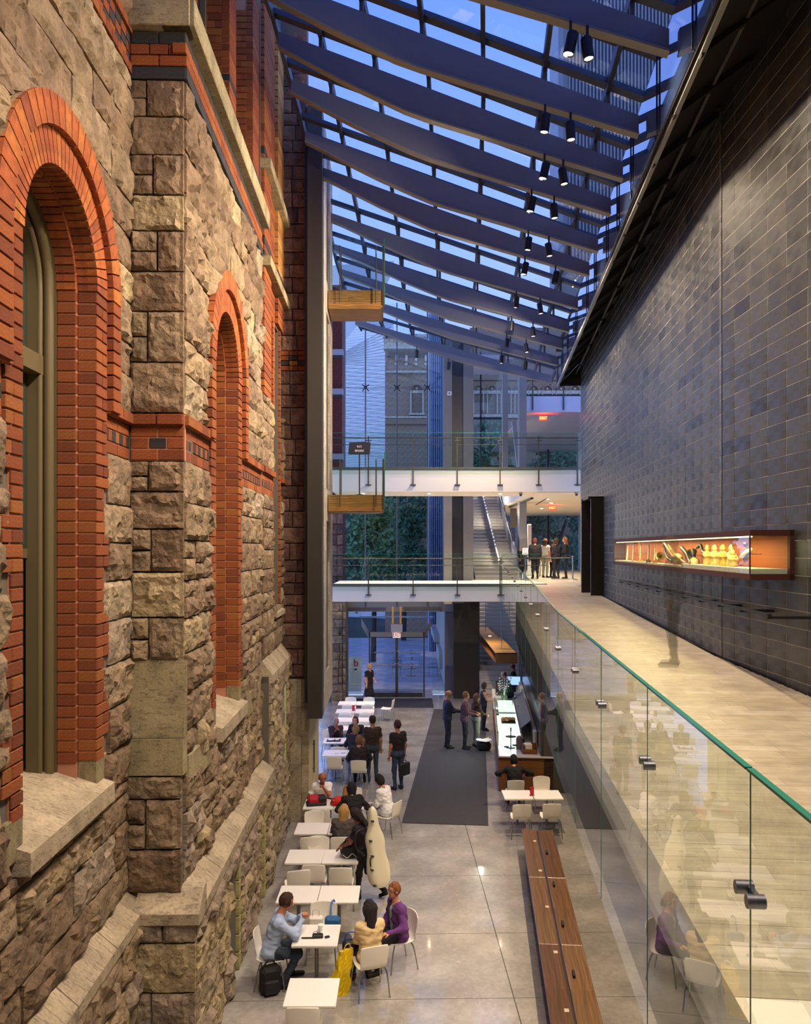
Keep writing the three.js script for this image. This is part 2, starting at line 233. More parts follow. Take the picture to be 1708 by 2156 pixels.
  { const xi = X0 - .55, xo = X0 - 3.0, zA = -u0 + .35, zB = -u1 - .35, PL = M('#a39a8a', .9); part('room_wall', box(xo - .1, xo, 3.6, 10.6, zA, zB), PL, g); for (const z of [zA, zB]) part('room_wall', box(xo, xi, 3.6, 10.6, z - .05, z + .05), PL, g); for (const y of [3.6, 10.6]) part('room_wall', box(xo, xi, y - .05, y + .05, zA, zB), PL, g); }
  // sloping stone sill
  const S0 = uc - 1.03, S1 = uc + 1.12, sh = [[0.13, SILLY - .22], [0.13, SILLY - .02], [-s2 - .12, SILLY + .2], [-s2 - .34, SILLY + .22], [-s2 - .34, SILLY - .22]];
  part('sill', poly(sh, S1 - S0, (w, v, u) => map(S0 + u, v, w)), SILL, g);
  return g;
}
// ---- levels read off the pier
const XR = -3.17, XP = -2.51, DP = 10.17, DE = 16.3, UC1 = 8.06, UC2 = 12.88;
const CORE = M('#625d53', 0.95);
function coreWall(parent, map, u0, u1, v0, v1, thick, holes) {
  const s = new THREE.Shape([[u0, v0], [u1, v0], [u1, v1], [u0, v1]].map(q => new THREE.Vector2(...q)));
  for (const uc of holes) { const p = new THREE.Path(); const R = RIN + .22; p.moveTo(uc - R, SILLY - .2); p.lineTo(uc + R, SILLY - .2); p.lineTo(uc + R, SPRING); p.absarc(uc, SPRING, R, 0, Math.PI, false); p.lineTo(uc - R, SILLY - .2); s.holes.push(p); }
  part('wall_core', poly(s, thick, (u, v, w) => map(u, v, w - thick)), CORE, parent);
}
const winSpan = (a, b, uc) => (y0, y1, k) => {                       // spans of stone beside an arched window
  const m = (y0 + y1) / 2;
  if (y1 < SILLY - .18) return [[a, b]];
  if (m < STRINGBOT) { const T = tooth(m), e = RIN + T; return [[a, uc - e], [uc + e, b]].filter(q => q[1] - q[0] > .06); }
  if (y1 <= STRINGTOP + .01) return [];
  if (y0 < SPRING + 0.05) return [[a, uc - ROUT], [uc + ROUT, b]].filter(q => q[1] - q[0] > .06);
  return [[a, b]];
};
const clipArch = (uc) => (u, v) => { const x = u - uc, y = v - SPRING, R = ROUT + 0.0; if (v < SPRING) return [u, v]; const d = Math.hypot(x, y); if (d >= R || d < .01) return [u, v]; return [uc + x / d * R, SPRING + y / d * R]; };
const skipArch = (uc) => (x0, x1, v0, v1) => { if (v1 <= SPRING) return false; let all = true; for (const x of [x0, (x0 + x1) / 2, x1]) for (const v of [v0, (v0 + v1) / 2, v1]) if (v < SPRING || Math.hypot(x - uc, v - SPRING) > ROUT + .05) all = false; return all; };
function stringCourse(parent, map, spans, r, frontal) {               // four brick courses, the third with black headers
  const hh = (STRINGTOP - STRINGBOT) / 4;
  for (const [a, b] of spans) for (let k = 0; k < 4; k++) {
    const v0 = STRINGBOT + k * hh, L = k === 1 ? 0.13 : 0.36, n = frontal && k === 1 ? 3 : Math.max(1, Math.round((b - a) / L)), w = (b - a) / n, off = frontal ? 1 : 0;
    for (let i = 0; i < n; i++) brickAt(parent, map, a + i * w, a + (i + 1) * w, v0, v0 + hh, -.08, k === 3 ? 0.085 : 0.012, k === 1 && i % 2 === off ? BLACKBRICK : pick(BRICK, r), k === 1 && i % 2 === off ? 'black_brick' : 'brick');
    part('joint_backing', poly([[a, v0], [b, v0], [b, v0 + hh], [a, v0 + hh]], 0.06, (u, v, w2) => map(u, v, w2 - .06)), MORTARRED, parent);
  }
}
{ // recessed bay next to the camera
  const g = struct('wall_left', 'recessed bay of brown quarry-faced stone with a tall brick-arched window', TL), map = WALLMAP(XR - .03);
  coreWall(g, map, -8, DP + .5, 0, 15.8, 0.5, [UC1]);
  const o = { seed: 21, clip: clipArch(UC1), skip: skipArch(UC1), flip: false, len: 0.95, depth: .1 };
  stoneRows(g, map, 2.32, 3.7, winSpan(6.0, DP, UC1), { ...o, len: 1.2 });
  stoneRows(g, map, 3.7, STRINGBOT, winSpan(6.0, DP, UC1), { ...o, heights: [0.47, 0.47, 0.47], split: .6 });
  stoneRows(g, map, STRINGTOP, 12.33, winSpan(6.0, DP, UC1), { ...o, len: 1.35, split: .2, heights: [.46, .4, .5, .36] });
  stringCourse(g, map, [[5.9, UC1 - RIN - .34], [UC1 + RIN + .34, DP]], rng(8));
  { // brick band with black chequers under the eaves
    const r = rng(12); for (let k = 0; k < 5; k++) for (let i = 0; i < 18; i++) { const u = 6.6 + i * .2; const blk = k > 0 && k < 4 && (i + k) % 2 === 0; brickAt(g, map, u, u + .2, 12.33 + k * .125, 12.33 + (k + 1) * .125, -.05, k === 0 || k === 4 ? .06 : .03, blk ? BLACKBRICK : pick(BRICK, r), blk ? 'black_brick' : 'brick'); }
  }
  stoneRows(g, map, 12.96, 14.2, () => [[8.2, DP]], { ...o, clip: undefined, skip: undefined });
  archedWindow('window_1', 'tall arched window in orange brick with an olive timber frame beside the stone pier', XR, UC1, { seed: 31 });
}
{ // projecting bay: pier face towards the camera, long side towards the hall
  const g = struct('wall_left_pier', 'projecting stone pier with a smooth drafted corner and brick bands', TL), face = FACEMAP(DP);
  part('wall_core', box(XR - .1, XP - .02, 2.2, 14.6, -DP - .02, -DP - .5), CORE, g);
  const Y = py => E - (py - HY) / F * DP, x0 = XR, x1 = XP;
  const rows = [[177, 254, [0.3, 1], true], [254, 333, [1]], [333, 417, [.42, 1], true], [417, 492, [1], false, true], [492, 577, [.5, 1], true], [577, 660, [1]], [660, 766, [.32, 1], true], [766, 872, [1]],
    [972, 1036, [.33, 1], true], [1036, 1114, [1]], [1114, 1204, [.38, 1], true], [1204, 1299, [1], false, true], [1299, 1390, [.34, 1], true]];
  const low = [[1624, 1672, [1]], [1672, 1775, [.36, 1], true], [1775, 1864, [1]]];
  const put = (list, f, a, b) => { for (const [p0, p1, cuts, half, pale] of list) { let u = a; const v1 = Y(p0), v0 = Y(p1); cuts.forEach((c, i) => { const e = a + (b - a) * c, last = c === 1; const mk = (q0, q1) => part('stone', roughStone(u, e, q0, q1, 0.085, f, { margin: last ? 0.075 : 0, cell: .045, amp: 1.0 }), pale ? STONEPALE[1] : pick(STONE), g); if (half && i === 0 && v1 - v0 > .3) { mk(v0, (v0 + v1) / 2); mk((v0 + v1) / 2, v1); } else mk(v0, v1); u = e; }); } };
  put(rows, face, x0, x1);
  stringCourse(g, face, [[x0, x1]], rng(5), true);
  // sloped weathering stones and the thicker pier below them
  const wY1 = Y(1388), wY0 = Y(1545);
  part('weathering_stone', poly([[0, wY1], [0, wY0 - .0], [.17, wY0 - .0], [.17, wY0 + .02], [.03, wY1]], x1 - x0 + .05, (w, v, u) => [x0 - .02 + u, v, -DP + w]), DRESSED[1], g);
  part('weathering_stone', cboxAt((x0 + x1) / 2, (wY0 + Y(1624)) / 2, -DP + .07, x1 - x0 + .05, wY0 - Y(1624) - .01, .2, .008), DRESSED[0], g);
  put(low, FACEMAP(DP - .13), x0 - .02, x1);
  part('wall_core', box(x0, x1 - .02, 2.2, wY0, -DP + .11, -DP), CORE, g);
  // black brick, brick and stone cornice of the pier top
  const b1 = Y(150), b2 = Y(103), b0 = Y(178), b3 = Y(75), c1 = Y(20);
  const r = rng(77), band = (v0, v1, w, mat, n, nm) => { for (let i = 0; i < n; i++) brickAt(g, face, x0 + (x1 - x0 + w) * i / n, x0 + (x1 - x0 + w) * (i + 1) / n, v0, v1, -.1, w, mat ?? pick(BRICK, r), nm ?? 'brick'); };
  band(b0, b1, .05, BLACKBRICK, 1, 'black_brick'); band(b1, (b1 + b2) / 2, .05, null, 2); band((b1 + b2) / 2, b2, .05, null, 3); band(b2, b3, .03, BLACKBRICK, 2, 'black_brick');
  part('cornice_stone', cboxAt((x0 + x1) / 2 + .05, (b3 + c1) / 2, -DP - .05, x1 - x0 + .1, c1 - b3, .42, .012), DRESSED[2], g);
  band(c1, c1 + .12, .02, BLACKBRICK, 2, 'black_brick'); for (let k = 1; k < 12; k++) band(c1 + .12 * k, c1 + .12 * (k + 1), .02, null, k % 2 ? 2 : 3);
  part('joint_backing', box(x0, x1 - .01, b0, c1 + 1.6, -DP - .12, -DP - .01), MORTARRED, g);
}
{
  const g = struct('wall_left_projecting', 'long side of the projecting bay in brown quarry-faced stone with a second brick-arched window', TL), map = WALLMAP(XP - .03);
  coreWall(g, map, DP + .02, DE, 0, 12.4, 0.5, [UC2]); part('wall_core', box(XP - .6, XP - .08, 2, 17, -DE + .3, -DE), CORE, g);
  const o = { seed: 43, clip: clipArch(UC2), skip: skipArch(UC2), len: 0.72, depth: .12, cell: .07 };
  stoneRows(g, map, 2.32, 3.7, winSpan(DP, DE, UC2), o);
  stoneRows(g, map, 3.7, STRINGBOT, winSpan(DP, DE, UC2), { ...o, heights: [0.47, 0.47, 0.47], split: .6 });
  stoneRows(g, map, STRINGTOP, 12.28, winSpan(DP, DE, UC2), { ...o, len: 1.05, split: .25, heights: [.46, .4, .5, .36] });
  stringCourse(g, map, [[DP, UC2 - RIN - .34], [UC2 + RIN + .34, DE]], rng(9));
  part('dressed_band', cboxAt(XP, 3.72, -(DP + 1.0) / 1 + .1, .1, .42, 1.7, .01), DRESSED[0], g);
  part('dressed_band', cboxAt(XP, 3.72, -15.2, .1, .42, 1.4, .01), DRESSED[1], g);
  // cornice over the bay: black, brick, brick, black, stone
  const r = rng(14), Y = py => E - (py - HY) / F * DP, b0 = Y(178), b1 = Y(150), b2 = Y(103), b3 = Y(75), c1 = Y(20);
  for (let i = 0; i < 18; i++) { const u = DP + i * .34, e = Math.min(DE, u + .34);
    brickAt(g, map, u, e, b0, b1, -.1, .07, BLACKBRICK, 'black_brick'); brickAt(g, map, u, e, b1, (b1 + b2) / 2, -.1, .07, pick(BRICK, r)); brickAt(g, map, u - .1, e - .1, (b1 + b2) / 2, b2, -.1, .07, pick(BRICK, r)); brickAt(g, map, u, e, b2, b3, -.1, .05, BLACKBRICK, 'black_brick'); }
  for (let i = 0; i < 4; i++) { const L = (DE + .1 - DP + .15) / 4, u = DP - .15 + i * L; part('cornice_stone', cboxAt(XP - .05, (b3 + c1) / 2, -(u + L / 2), .42, c1 - b3, L - .008, .012), DRESSED[i % 3], g); }
  archedWindow('window_2', 'second arched brick window in the long side of the projecting bay', XP, UC2, { seed: 52 });
}
{ // brick storey above the cornice: piers with deep reveals
  const g = struct('wall_left_upper', 'orange brick piers and reveals standing on the stone cornice', TL), r = rng(61), X = XP - .05, map = WALLMAP(X);
  const y0 = 13.22, y1 = 17.2, n = Math.round((y1 - y0) / .122), h = (y1 - y0) / n;
  const piers = [[DP + .05, 11.05], [13.25, 13.85], [15.55, DE]];
  for (const [a, b] of piers) {
    part('joint_backing', box(X - .55, X - .006, y0, y1, -a - .03, -b + .03), MORTARRED, g);
    for (let k = 0; k < n; k++) { const v0 = y0 + k * h, blk = (a > 13 && a < 14 && Math.abs(v0 - 14.05) < .07) || (a > 15 && Math.abs(v0 - 13.65) < .06);
      const m = blk ? BLACKBRICK : null; brickAt(g, map, a, b, v0, v0 + h, -.12, .012, m ?? pick(BRICK, r));
      const c = k % 2 ? .22 : .1; if (v0 < 16.6) { brickAt(g, map, a - .012, a + .1, v0, v0 + h, -.12 - c, -.12, m ?? pick(BRICK, r)); brickAt(g, map, a - .012, a + .1, v0, v0 + h, -.4, -.12 - c, m ?? pick(BRICK, r)); } }
  }
  const fr = M('#6a6040', .6); for (const [a, b] of [[11.05, 13.25], [13.85, 15.55]]) { part('frame', box(X - .5, X - .36, y0, y1, -b, -b + .1), fr, g); part('frame', box(X - .5, X - .36, y0, y1, -a - .1, -a), fr, g); part('glass_pane', box(X - .45, X - .44, y0, y1, -a - .1, -b + .1), M('#1d2126', .08), g); part('sill', box(X - .5, X + .1, y0 - .1, y0 + .02, -a, -b), DRESSED[1], g); }
  part('wall_core', box(X - 1, X - .5, y0 - 1, y1, -DP, -DE), CORE, g);
}
{ // battered base below the ledge
  const g = struct('wall_left_base', 'rough pale base of the stone building below the sloping ledge', TL), XB = -2.34, XBR = -3.04;
  part('wall_core', box(-3.6, XB, 0, 2.02, -DP + .28, -DE - .1), CORE, g); part('wall_core', box(-3.8, XBR, 0, 2.02, 6, -DP), CORE, g);
  const o = { seed: 71, depth: .14, len: 1.15, heights: [.55, .62, .5, .6], split: .25, mats: [...STONEPALE, STONE[2], STONE[5]], pale: .5, cell: .075, amp: .95 };
  const wins = [[12.05, 12.75], [14.9, 15.35]];
  stoneRows(g, WALLMAP(XB), 0, 2.02, (y0, y1) => { let s = [[DP - .25, DE]]; if ((y0 + y1) / 2 < 1.65) for (const [a, b] of wins) s = s.flatMap(([p, q]) => (a > p && b < q) ? [[p, a - .0], [b, q]] : [[p, q]]); return s; }, o);
  stoneRows(g, WALLMAP(XBR), 0.3, 2.02, () => [[6.4, DP - .2]], { ...o, seed: 72 });
  // front of the pier base
  const Y = py => E - (py - HY) / F * (DP - .28); const f = FACEMAP(DP - .28);
  for (const [p0, p1, cuts] of [[1916, 1979, [.46, 1]], [1979, 2083, [1]], [2083, 2190, [.28, 1]], [2190, 2300, [1]], [2300, 2420, [.4, 1]]]) { let a = XBR; for (const c of cuts) { const e = XBR + (XB + .04 - XBR) * c; part('stone', roughStone(a, e, Y(p1), Y(p0), .09, f, { margin: c === 1 ? .1 : 0, cell: .045, amp: .9 }), STONEPALE[cuts.length % 3], g); a = e; } }
  // sloping ledge stones
  const led = (a, b, x0, x1, n, turn) => { for (let i = 0; i < n; i++) { const L = (b - a) / n, u = a + i * L; part('ledge_stone', poly([[x1, 2.13], [x1, 2.0], [x0 - .1, 2.0], [x0 - .1, 2.36], [x0, 2.34]], L - .012, (x, y, z) => [x, y, -(u + z + .006)]), SILL, g); } };
  led(DP, DE, XP - .02, XB + .09, 6); led(4.5, DP - .06, XR - .02, XBR + .09, 5);
  part('ledge_stone', poly([[-DP + .36, 2.13], [-DP + .36, 2.0], [-DP - .05, 2.0], [-DP - .05, 2.36], [-DP + .1, 2.34]], (XB + .09) - (XBR + .0), (z, y, x) => [XBR + .0 + x, y, z]), SILL, g);
  // dressed surrounds of the two cellar windows
  for (const [a, b] of wins) { for (let k = 0; k < 6; k++) part('quoin', cboxAt(XB - .12, .14 + k * .275, -b + .05, .36, .262, .12, .008), M('#b8b274', .9, { map: tSand }), g); part('frame', box(XB - .34, XB - .28, 0, 1.65, -a, -b), M('#5b5134', .6), g); part('quoin', cboxAt(XB - .1, 1.75, -(a + b) / 2, .34, .2, b - a, .01), DRESSED[0], g); }
}
{ // bay beyond the projecting one, seen very obliquely
  const g = struct('wall_left_far', 'far bay of the stone building with a brick-framed window and a moulded ledge', TL), X = -2.5, map = WALLMAP(X), r = rng(91), D0 = DE, D1 = 19.5;
  part('wall_core', box(X - .5, X - .03, 0, 20, -D0, -17.9), CORE, g); part('wall_core', box(X - .5, X - .03, 0, 20, -18.95, -D1), CORE, g); part('wall_core', box(X - .5, X - .03, 11.5, 20, -17.9, -18.95), CORE, g); part('wall_core', box(X - .5, X - .03, 0, 5.0, -17.9, -18.95), CORE, g); part('wall_core', box(X - 1, X - .45, 0, 20, -17.8, -19.1), M('#7a7062', .9), g);
  part('wall_core', box(X - .3, -2.36, 0, 3.95, -D0, -D1), CORE, g);
  const o = { seed: 95, depth: .1, len: .6, cell: .09 }; const a = 17.9, b = 18.95;
  stoneRows(g, WALLMAP(-2.36), 0, 3.9, (y0, y1) => (y0 + y1) / 2 > 1.6 && (y0 + y1) / 2 < 3.4 ? [[D0, 18.35], [18.75, D1]] : [[D0, D1]], { ...o, mats: [...STONEPALE, STONE[2]], pale: .6, depth: .12 });
  for (let k = 0; k < 6; k++) part('quoin', cboxAt(-2.42, 1.75 + k * .3, -18.72, .2, .29, .1, .008), M('#b4c08a', .8), g);
  for (let i = 0; i < 3; i++) part("ledge_stone", poly([[-2.28, 3.98], [-2.28, 3.82], [-2.7, 3.82], [-2.7, 4.3], [-2.52, 4.3]], 1.0, (x, y, z) => [x, y, -(D0 + i * 1.02 + z)]), SILL, g);
  stoneRows(g, map, 4.3, 7.6, (y0) => y0 > 5.1 ? [[D0, a - .12], [b + .1, D1]] : [[D0, D1]], o);
  stoneRows(g, map, 8.16, 9.6, () => [[D0, a - .12], [b + .45, D1]], o);
  stringCourse(g, map, [[D0, a - .1], [b + .1, D1]], r);
  for (let k = 0; k < 52; k++) { const v0 = 5.1 + k * .124; brickAt(g, map, a - .12, a, v0, v0 + .124, -.45, .02, pick(BRICK, r)); brickAt(g, map, b, b + .1, v0, v0 + .124, -.45, .02, pick(BRICK, r)); }
  part('sill', poly([[.12, 5.0], [.12, 5.1], [-.4, 5.25], [-.4, 5.0]], 1.3, (w, v, u) => map(a - .1 + u, v, w)), SILL, g);
  for (let k = 0; k < 56; k++) for (let i = 0; i < 3; i++) { const v0 = 9.6 + k * .15, u = D0 + .05 + i * 1.02; if (i === 2 && v0 < 11.5) continue; const m = (k === 20 || k === 18 || k === 32 || k === 30) ? BLACKBRICK : i > 1 && v0 > 12.6 ? pick(BUFF, r) : pick(BRICK, r); brickAt(g, map, u, u + 1.0, v0, v0 + .15, -.1, i % 2 ? -.02 : .05, m); }
  for (const yy of [12.25, 14.2]) for (let i = 0; i < 3; i++) part('cornice_stone', cboxAt(X, yy, -(D0 + .55 + i * 1.05), .36, .2, 1.03, .01), DRESSED[i], g);
}
{ // wall that closes the old building towards the new wing: dark coursed stone facing the camera
  const g = struct('wall_left_return', 'dark brown coursed stone return wall beside the tall steel frame', TL), f = FACEMAP(19.5);
  part('wall_core', box(-3.2, -1.93, 3.4, 20, -19.55, -20.0), CORE, g);
  const r = rng(15); let y = 3.45; while (y < 18.5) { const h = .26 + .16 * r(), b = Math.abs(y - 10.8) < .2; if (b) { for (let k = 0; k < 4; k++) for (let i = 0; i < 3; i++) { const blk = (i + k) % 2 && k > 0 && k < 3; brickAt(g, f, -2.55 + i * .21, -2.34 + i * .21, y + k * .12, y + .12 + k * .12, -.05, .04, blk ? BLACKBRICK : pick(BRICK, r), blk ? 'black_brick' : 'brick'); } y += .48; continue; }
    const c = -2.55 + .62 * (.35 + .35 * r()); for (const [p, q] of r() < .25 ? [[-2.55, -1.95]] : [[-2.55, c], [c, -1.95]]) part('stone', roughStone(p, q, y, y + h, .07, f, { cell: .07 }), pick(STONEDARK, r), g); y += h; }
}
// ================================================================ floor of the hall
const CONC = new THREE.MeshPhysicalMaterial({ color: '#a8a49c', roughness: .2, map: tConc, clearcoat: .7, clearcoatRoughness: .06 });
{
  const g = struct('floor', 'polished grey concrete floor of the hall with sawn joints', TL, 'floor');
  part('subfloor', box(-4, 9, -.3, -.012, 8, -36.3), M('#3a3833', .9), g);
  const ds = [-6, -1, 3.0, 5.2, 7.4, 9.58, 11.78, 13.77, 16.2, 18.4, 20.6, 22.8, 25, 27.2, 29.4, 31.6, 36.2], xs = [-3.4, 1.83, 6.0, 9];
  for (let i = 0; i + 1 < ds.length; i++) for (let j = 0; j < 3; j++) part('floor_slab', box(xs[j] + .006, xs[j + 1] - .006, -.012, 0, -ds[i] - .006, -ds[i + 1] + .006), CONC, g);
}
// ================================================================ new wing (right): walkway, slate wall, skylight; its axes: x right of the walkway line, z = -distance
const DROP = [[-10, 1.7], [8, 1.7], [12, 1.57], [24, 1.31], [80, 1.31]];
const walkY = d => { for (let i = 0; i + 1 < DROP.length; i++) { const [a, p] = DROP[i], [b, q] = DROP[i + 1]; if (d <= b) return E - (p + (q - p) * (d - a) / (b - a)); } return E - 1.31; };
const XG = 0.86, XW = 3.47, KINK = 12.16, wallX = d => d > KINK ? XW : (4.57 - d * sR) / cR;
const PLANK = ['#d2c6ae', '#cbbfa6', '#d7ccb5', '#c8bba0', '#d0c4aa'].map(h => M(h, 0.38, { map: tSand }));
function slopedBox(x0, x1, a, b, yo0, yo1) { const g = box(x0, x1, 0, 1, -a, -b), p = g.attributes.position; for (let i = 0; i < p.count; i++) { const d = -p.getZ(i); p.setY(i, walkY(d) + (p.getY(i) > .5 ? yo1 : yo0)); } g.computeVertexNormals(); return g; }
{
  const g = struct('floor_walkway', 'upper walkway paved with pale limestone strips beside the slate wall', TR, 'floor');
  const segs = [-6, 4, 8, 12, KINK, 18, 24, 29.6];
  for (let i = 0; i + 1 < segs.length; i++) { const q = slopedBox(0, 1, segs[i], segs[i + 1], -.42, -.003), a = q.attributes.position; for (let k = 0; k < a.count; k++) a.setX(k, a.getX(k) < .5 ? XG + .02 : wallX(-a.getZ(k)) - .07); part('slab', uvBox(q), M('#e6dcc6', .8), g); }
  for (let i = 0; i + 1 < segs.length; i++) part('slab_edge', slopedBox(XG - .06, XG + .1, segs[i], segs[i + 1], -.45, .004), M('#6f6a62', .6), g);
  const r = rng(19), rest = [[], [], [], [], []]; let made = 0;
  for (let d = 3.2, k = 0; d < 29.4; d += .205, k++) { let x = XG + .1 - .9 * r(); const end = wallX(d + .1) - .06; while (x < end) { const w = .82, a = Math.max(XG + .1, x), b = Math.min(end, x + w); if (b - a > .03) { const geo = slopedBox(a + .002, b - .002, d + .002, d + .203, -.02, 0), m = Math.floor(r() * 5); if (d > 5 && made < 300) { part('plank', geo, PLANK[m], g); made++; } else rest[m].push(geo); } x += w; } }
  rest.forEach((l, i) => { if (l.length) part('plank_field', merge(l), PLANK[i], g).userData.kind = 'stuff'; });
}
const SLATE = ['#484844', '#3f3f3b', '#51504b', '#2e2d2c', '#454440', '#37373c', '#504c44'].map((h, i) => M(h, 0.30 + .05 * (i % 3), { map: tSlate, roughnessMap: rSlate }));
SLATE.forEach(m => { m.roughness = 0.75; });
{
  const g = struct('wall_right', 'tall dark slate tiled wall rising above the walkway', TR);
  const Y0 = 4.75, Y1 = 13.35, RH = 0.205, TW = 0.515;
  part('wall_core', box(XW + .0065, XW + .6, 0, Y1 + .6, -KINK - .005, -28.7), M('#c4c0b4', .9), g);
  const nearG = new THREE.Group();
  const r = rng(23), all = [];
  const quad = (far, u0, u1, v0, v1) => { // tile in wall axes; far section in new-wing axes, near section in world axes turned into them
    const t = .018, e = .0042, geo = cbox(u1 - u0 - 2 * e, v1 - v0 - 2 * e, t, .0015); geo.rotateX((r() - .5) * .01); geo.rotateY((r() - .5) * .01); geo.rotateY(-Math.PI / 2);
    if (far) geo.translate(XW + .012, (v0 + v1) / 2, -(u0 + u1) / 2); else { geo.translate(4.557 + .012, (v0 + v1) / 2, -(u0 + u1) / 2); geo.rotateY(-TR); }
    return geo;
  };
  for (let v = Y0, k = 0; v < Y1; v += RH, k++) {
    for (let u = 11.84; u > 4; u -= TW) all.push([Math.abs(u - 8.5) + Math.abs(v - 7) * .4 + (u < 8.4 ? 100 : 0), false, u - TW, u, v, v + RH]);
    for (let u = KINK; u < 28.6; u += TW) all.push([u - 8.5 + Math.abs(v - 7) * .4, true, u, Math.min(28.65, u + TW), v, v + RH]);
  }
  part('corner_strip', box(XW + .0005, XW + .03, Y0, Y1, -KINK + .035, -KINK - .004), SLATE[1], g);
  all.sort((a, b) => a[0] - b[0]);
  const rest = SLATE.map(() => []);
  all.forEach((t, i) => { const geo = quad(...t.slice(1)), m = r() < .6 ? Math.floor(r() * 3) : Math.floor(r() * SLATE.length); if (i < 300) part('tile', geo, SLATE[m], g); else rest[m].push(geo); });
  rest.forEach((l, i) => { if (l.length) part('tile_field', merge(l), SLATE[i], g).userData.kind = 'stuff'; });
  const back = box(4.5635, 5.2, 0, Y1 + .6, 8, -11.85); back.rotateY(-TR); part('wall_core', back, M('#c4c0b4', .9), g);
}
{ // glass balustrade of the walkway
  const g = struct('trim_balustrade_glass', 'frameless green-edged glass balustrade along the walkway edge', TR, 'balustrade');
  const js = []; for (let i = -2; i < 20; i++) js.push(2.42 + i * 1.44);
  for (let i = 0; i + 1 < js.length; i++) { const a = js[i] + .006, b = js[i + 1] - .006; if (a > 29.3) break;
    const y0 = walkY(a) + 1.07, y1 = walkY(b) + 1.07;
    const sh = (t0, t1) => poly([[a, t0(y0)], [b, t0(y1)], [b, t1(y1)], [a, t1(y0)]], 0.02, (u, v, w) => [XG - .1 + w, v, -u]);
    const p = part('glass_panel', (() => { const q = new THREE.BufferGeometry(), P = [[a, y0 - 1.6], [b, y1 - 1.6], [b, y1], [a, y0]].map(([u, v]) => [XG - .09, v, -u]); q.setAttribute('position', new THREE.Float32BufferAttribute([...P[0], ...P[1], ...P[2], ...P[0], ...P[2], ...P[3]], 3)); q.computeVertexNormals(); return uvBox(q); })(), GLASSGREEN, g);
    part('glass_edge', sh(y => y - .005, y => y + .003), GEDGE, g);
    part('glass_edge', box(XG - .092, XG - .088, y1 - 1.6, y1, -b + .002, -b), M('#5c9a8a', .15), g);
    const c = js[i + 1], yc = walkY(c) + 1.07 - .36;
    const bk = part('clamp', merge([cyl(V(XG - .115, yc, -c - .05), V(XG - .065, yc, -c - .05), .02), cyl(V(XG - .115, yc, -c + .05), V(XG - .065, yc, -c + .05), .02), box(XG - .085, XG - .07, yc - .01, yc + .01, -c - .05, -c + .05)]), STEEL, g);
  }
}
// ---------------------------------------------------------------- skylight
const BEAMPX = [[1407.5, 110], [1344, 283], [1311, 376.6], [1285.7, 450], [1259, 529], [1240.8, 579], [1217, 649], [1198.6, 698], [1184, 733], [1174.7, 768], [1162, 806.5]];
const YB = 12.8, ENDS = BEAMPX.map(([px, py]) => { const d = F * (YB - E) / (HY - py); return toR((px - CX) / F * d, d); });
const NEARENDS = [2.1, 4.3, 6.5, 8.7].map(d => [ENDS[0][0] - .02, d]);
const BEAMS = [...NEARENDS, ...ENDS];
const flat = d => Math.min(1, Math.max(0, (d - 14) / 17)), kR = d => 1 - .28 * flat(d), lenR = d => 5.95 + 1.6 * flat(d);
const topY = (L, d) => YB + .27 + .43 * L * kR(d), glassY = (L, d) => topY(L, d) + .34;
const botY = (L, d) => YB + kR(d) * (L < 3.6 ? .355 * L : L < 4.8 ? 1.278 + (L - 3.6) * .52 : L < 6.2 ? 1.902 + (L - 4.8) * .585 : 2.721 + (L - 6.2) * .5);
const BEAMM = M('#666873', .42);
const ORD = ['first', 'second', 'third', 'fourth', 'fifth', 'sixth', 'seventh', 'eighth', 'ninth', 'tenth', 'eleventh', 'twelfth', 'thirteenth', 'fourteenth', 'fifteenth'];
BEAMS.forEach(([x, d], bi) => {
  const o = thing('roof_beam', `tapering grey steel roof beam, ${ORD[BEAMS.length - 1 - bi]} from the glass end wall`, 'beam', [0, 0, 0], TR, 'raking beams under the glass roof'); o.userData.kind = 'structure';
  const up = [], dn = []; for (let i = 0; i <= 16; i++) { const L = lenR(d) * i / 16; up.push([x - L, topY(L, d)]); dn.push([x - L, Math.min(botY(L, d), topY(L, d) - .12)]); }
  const out = [...up, ...dn.reverse()].reverse();
  part('web', poly(out, .1, (u, v, w) => [u, v, -d - .05 + w]), BEAMM, o);
  { const bt = L => Math.min(botY(L, d), topY(L, d) - .12); part('lower_flange', merge([...Array(16).keys()].map(k => { const p = lenR(d) * k / 16, q = lenR(d) * (k + 1) / 16 + .003; return poly([[x - p, bt(p) - .035], [x - p, bt(p)], [x - q, bt(q)], [x - q, bt(q) - .035]], .16, (u, v, w) => [u, v, -d - .08 + w]); })), M('#7c776c', .5), o); }
  for (let L = .45; L < lenR(d) - .1; L += .95 * lenR(d) / 5.95) part('strut', box(x - L - .03, x - L + .03, topY(L, d) - .02, glassY(L, d) - .05, -d - .03, -d + .03), STEELDARK, o);
});
const XE = d => { const e = ENDS; if (d <= e[0][1]) return e[0][0]; for (let i = 0; i + 1 < e.length; i++) if (d <= e[i + 1][1]) { const t = (d - e[i][1]) / (e[i + 1][1] - e[i][1]); return e[i][0] + t * (e[i + 1][0] - e[i][0]); } return e[e.length - 1][0]; };
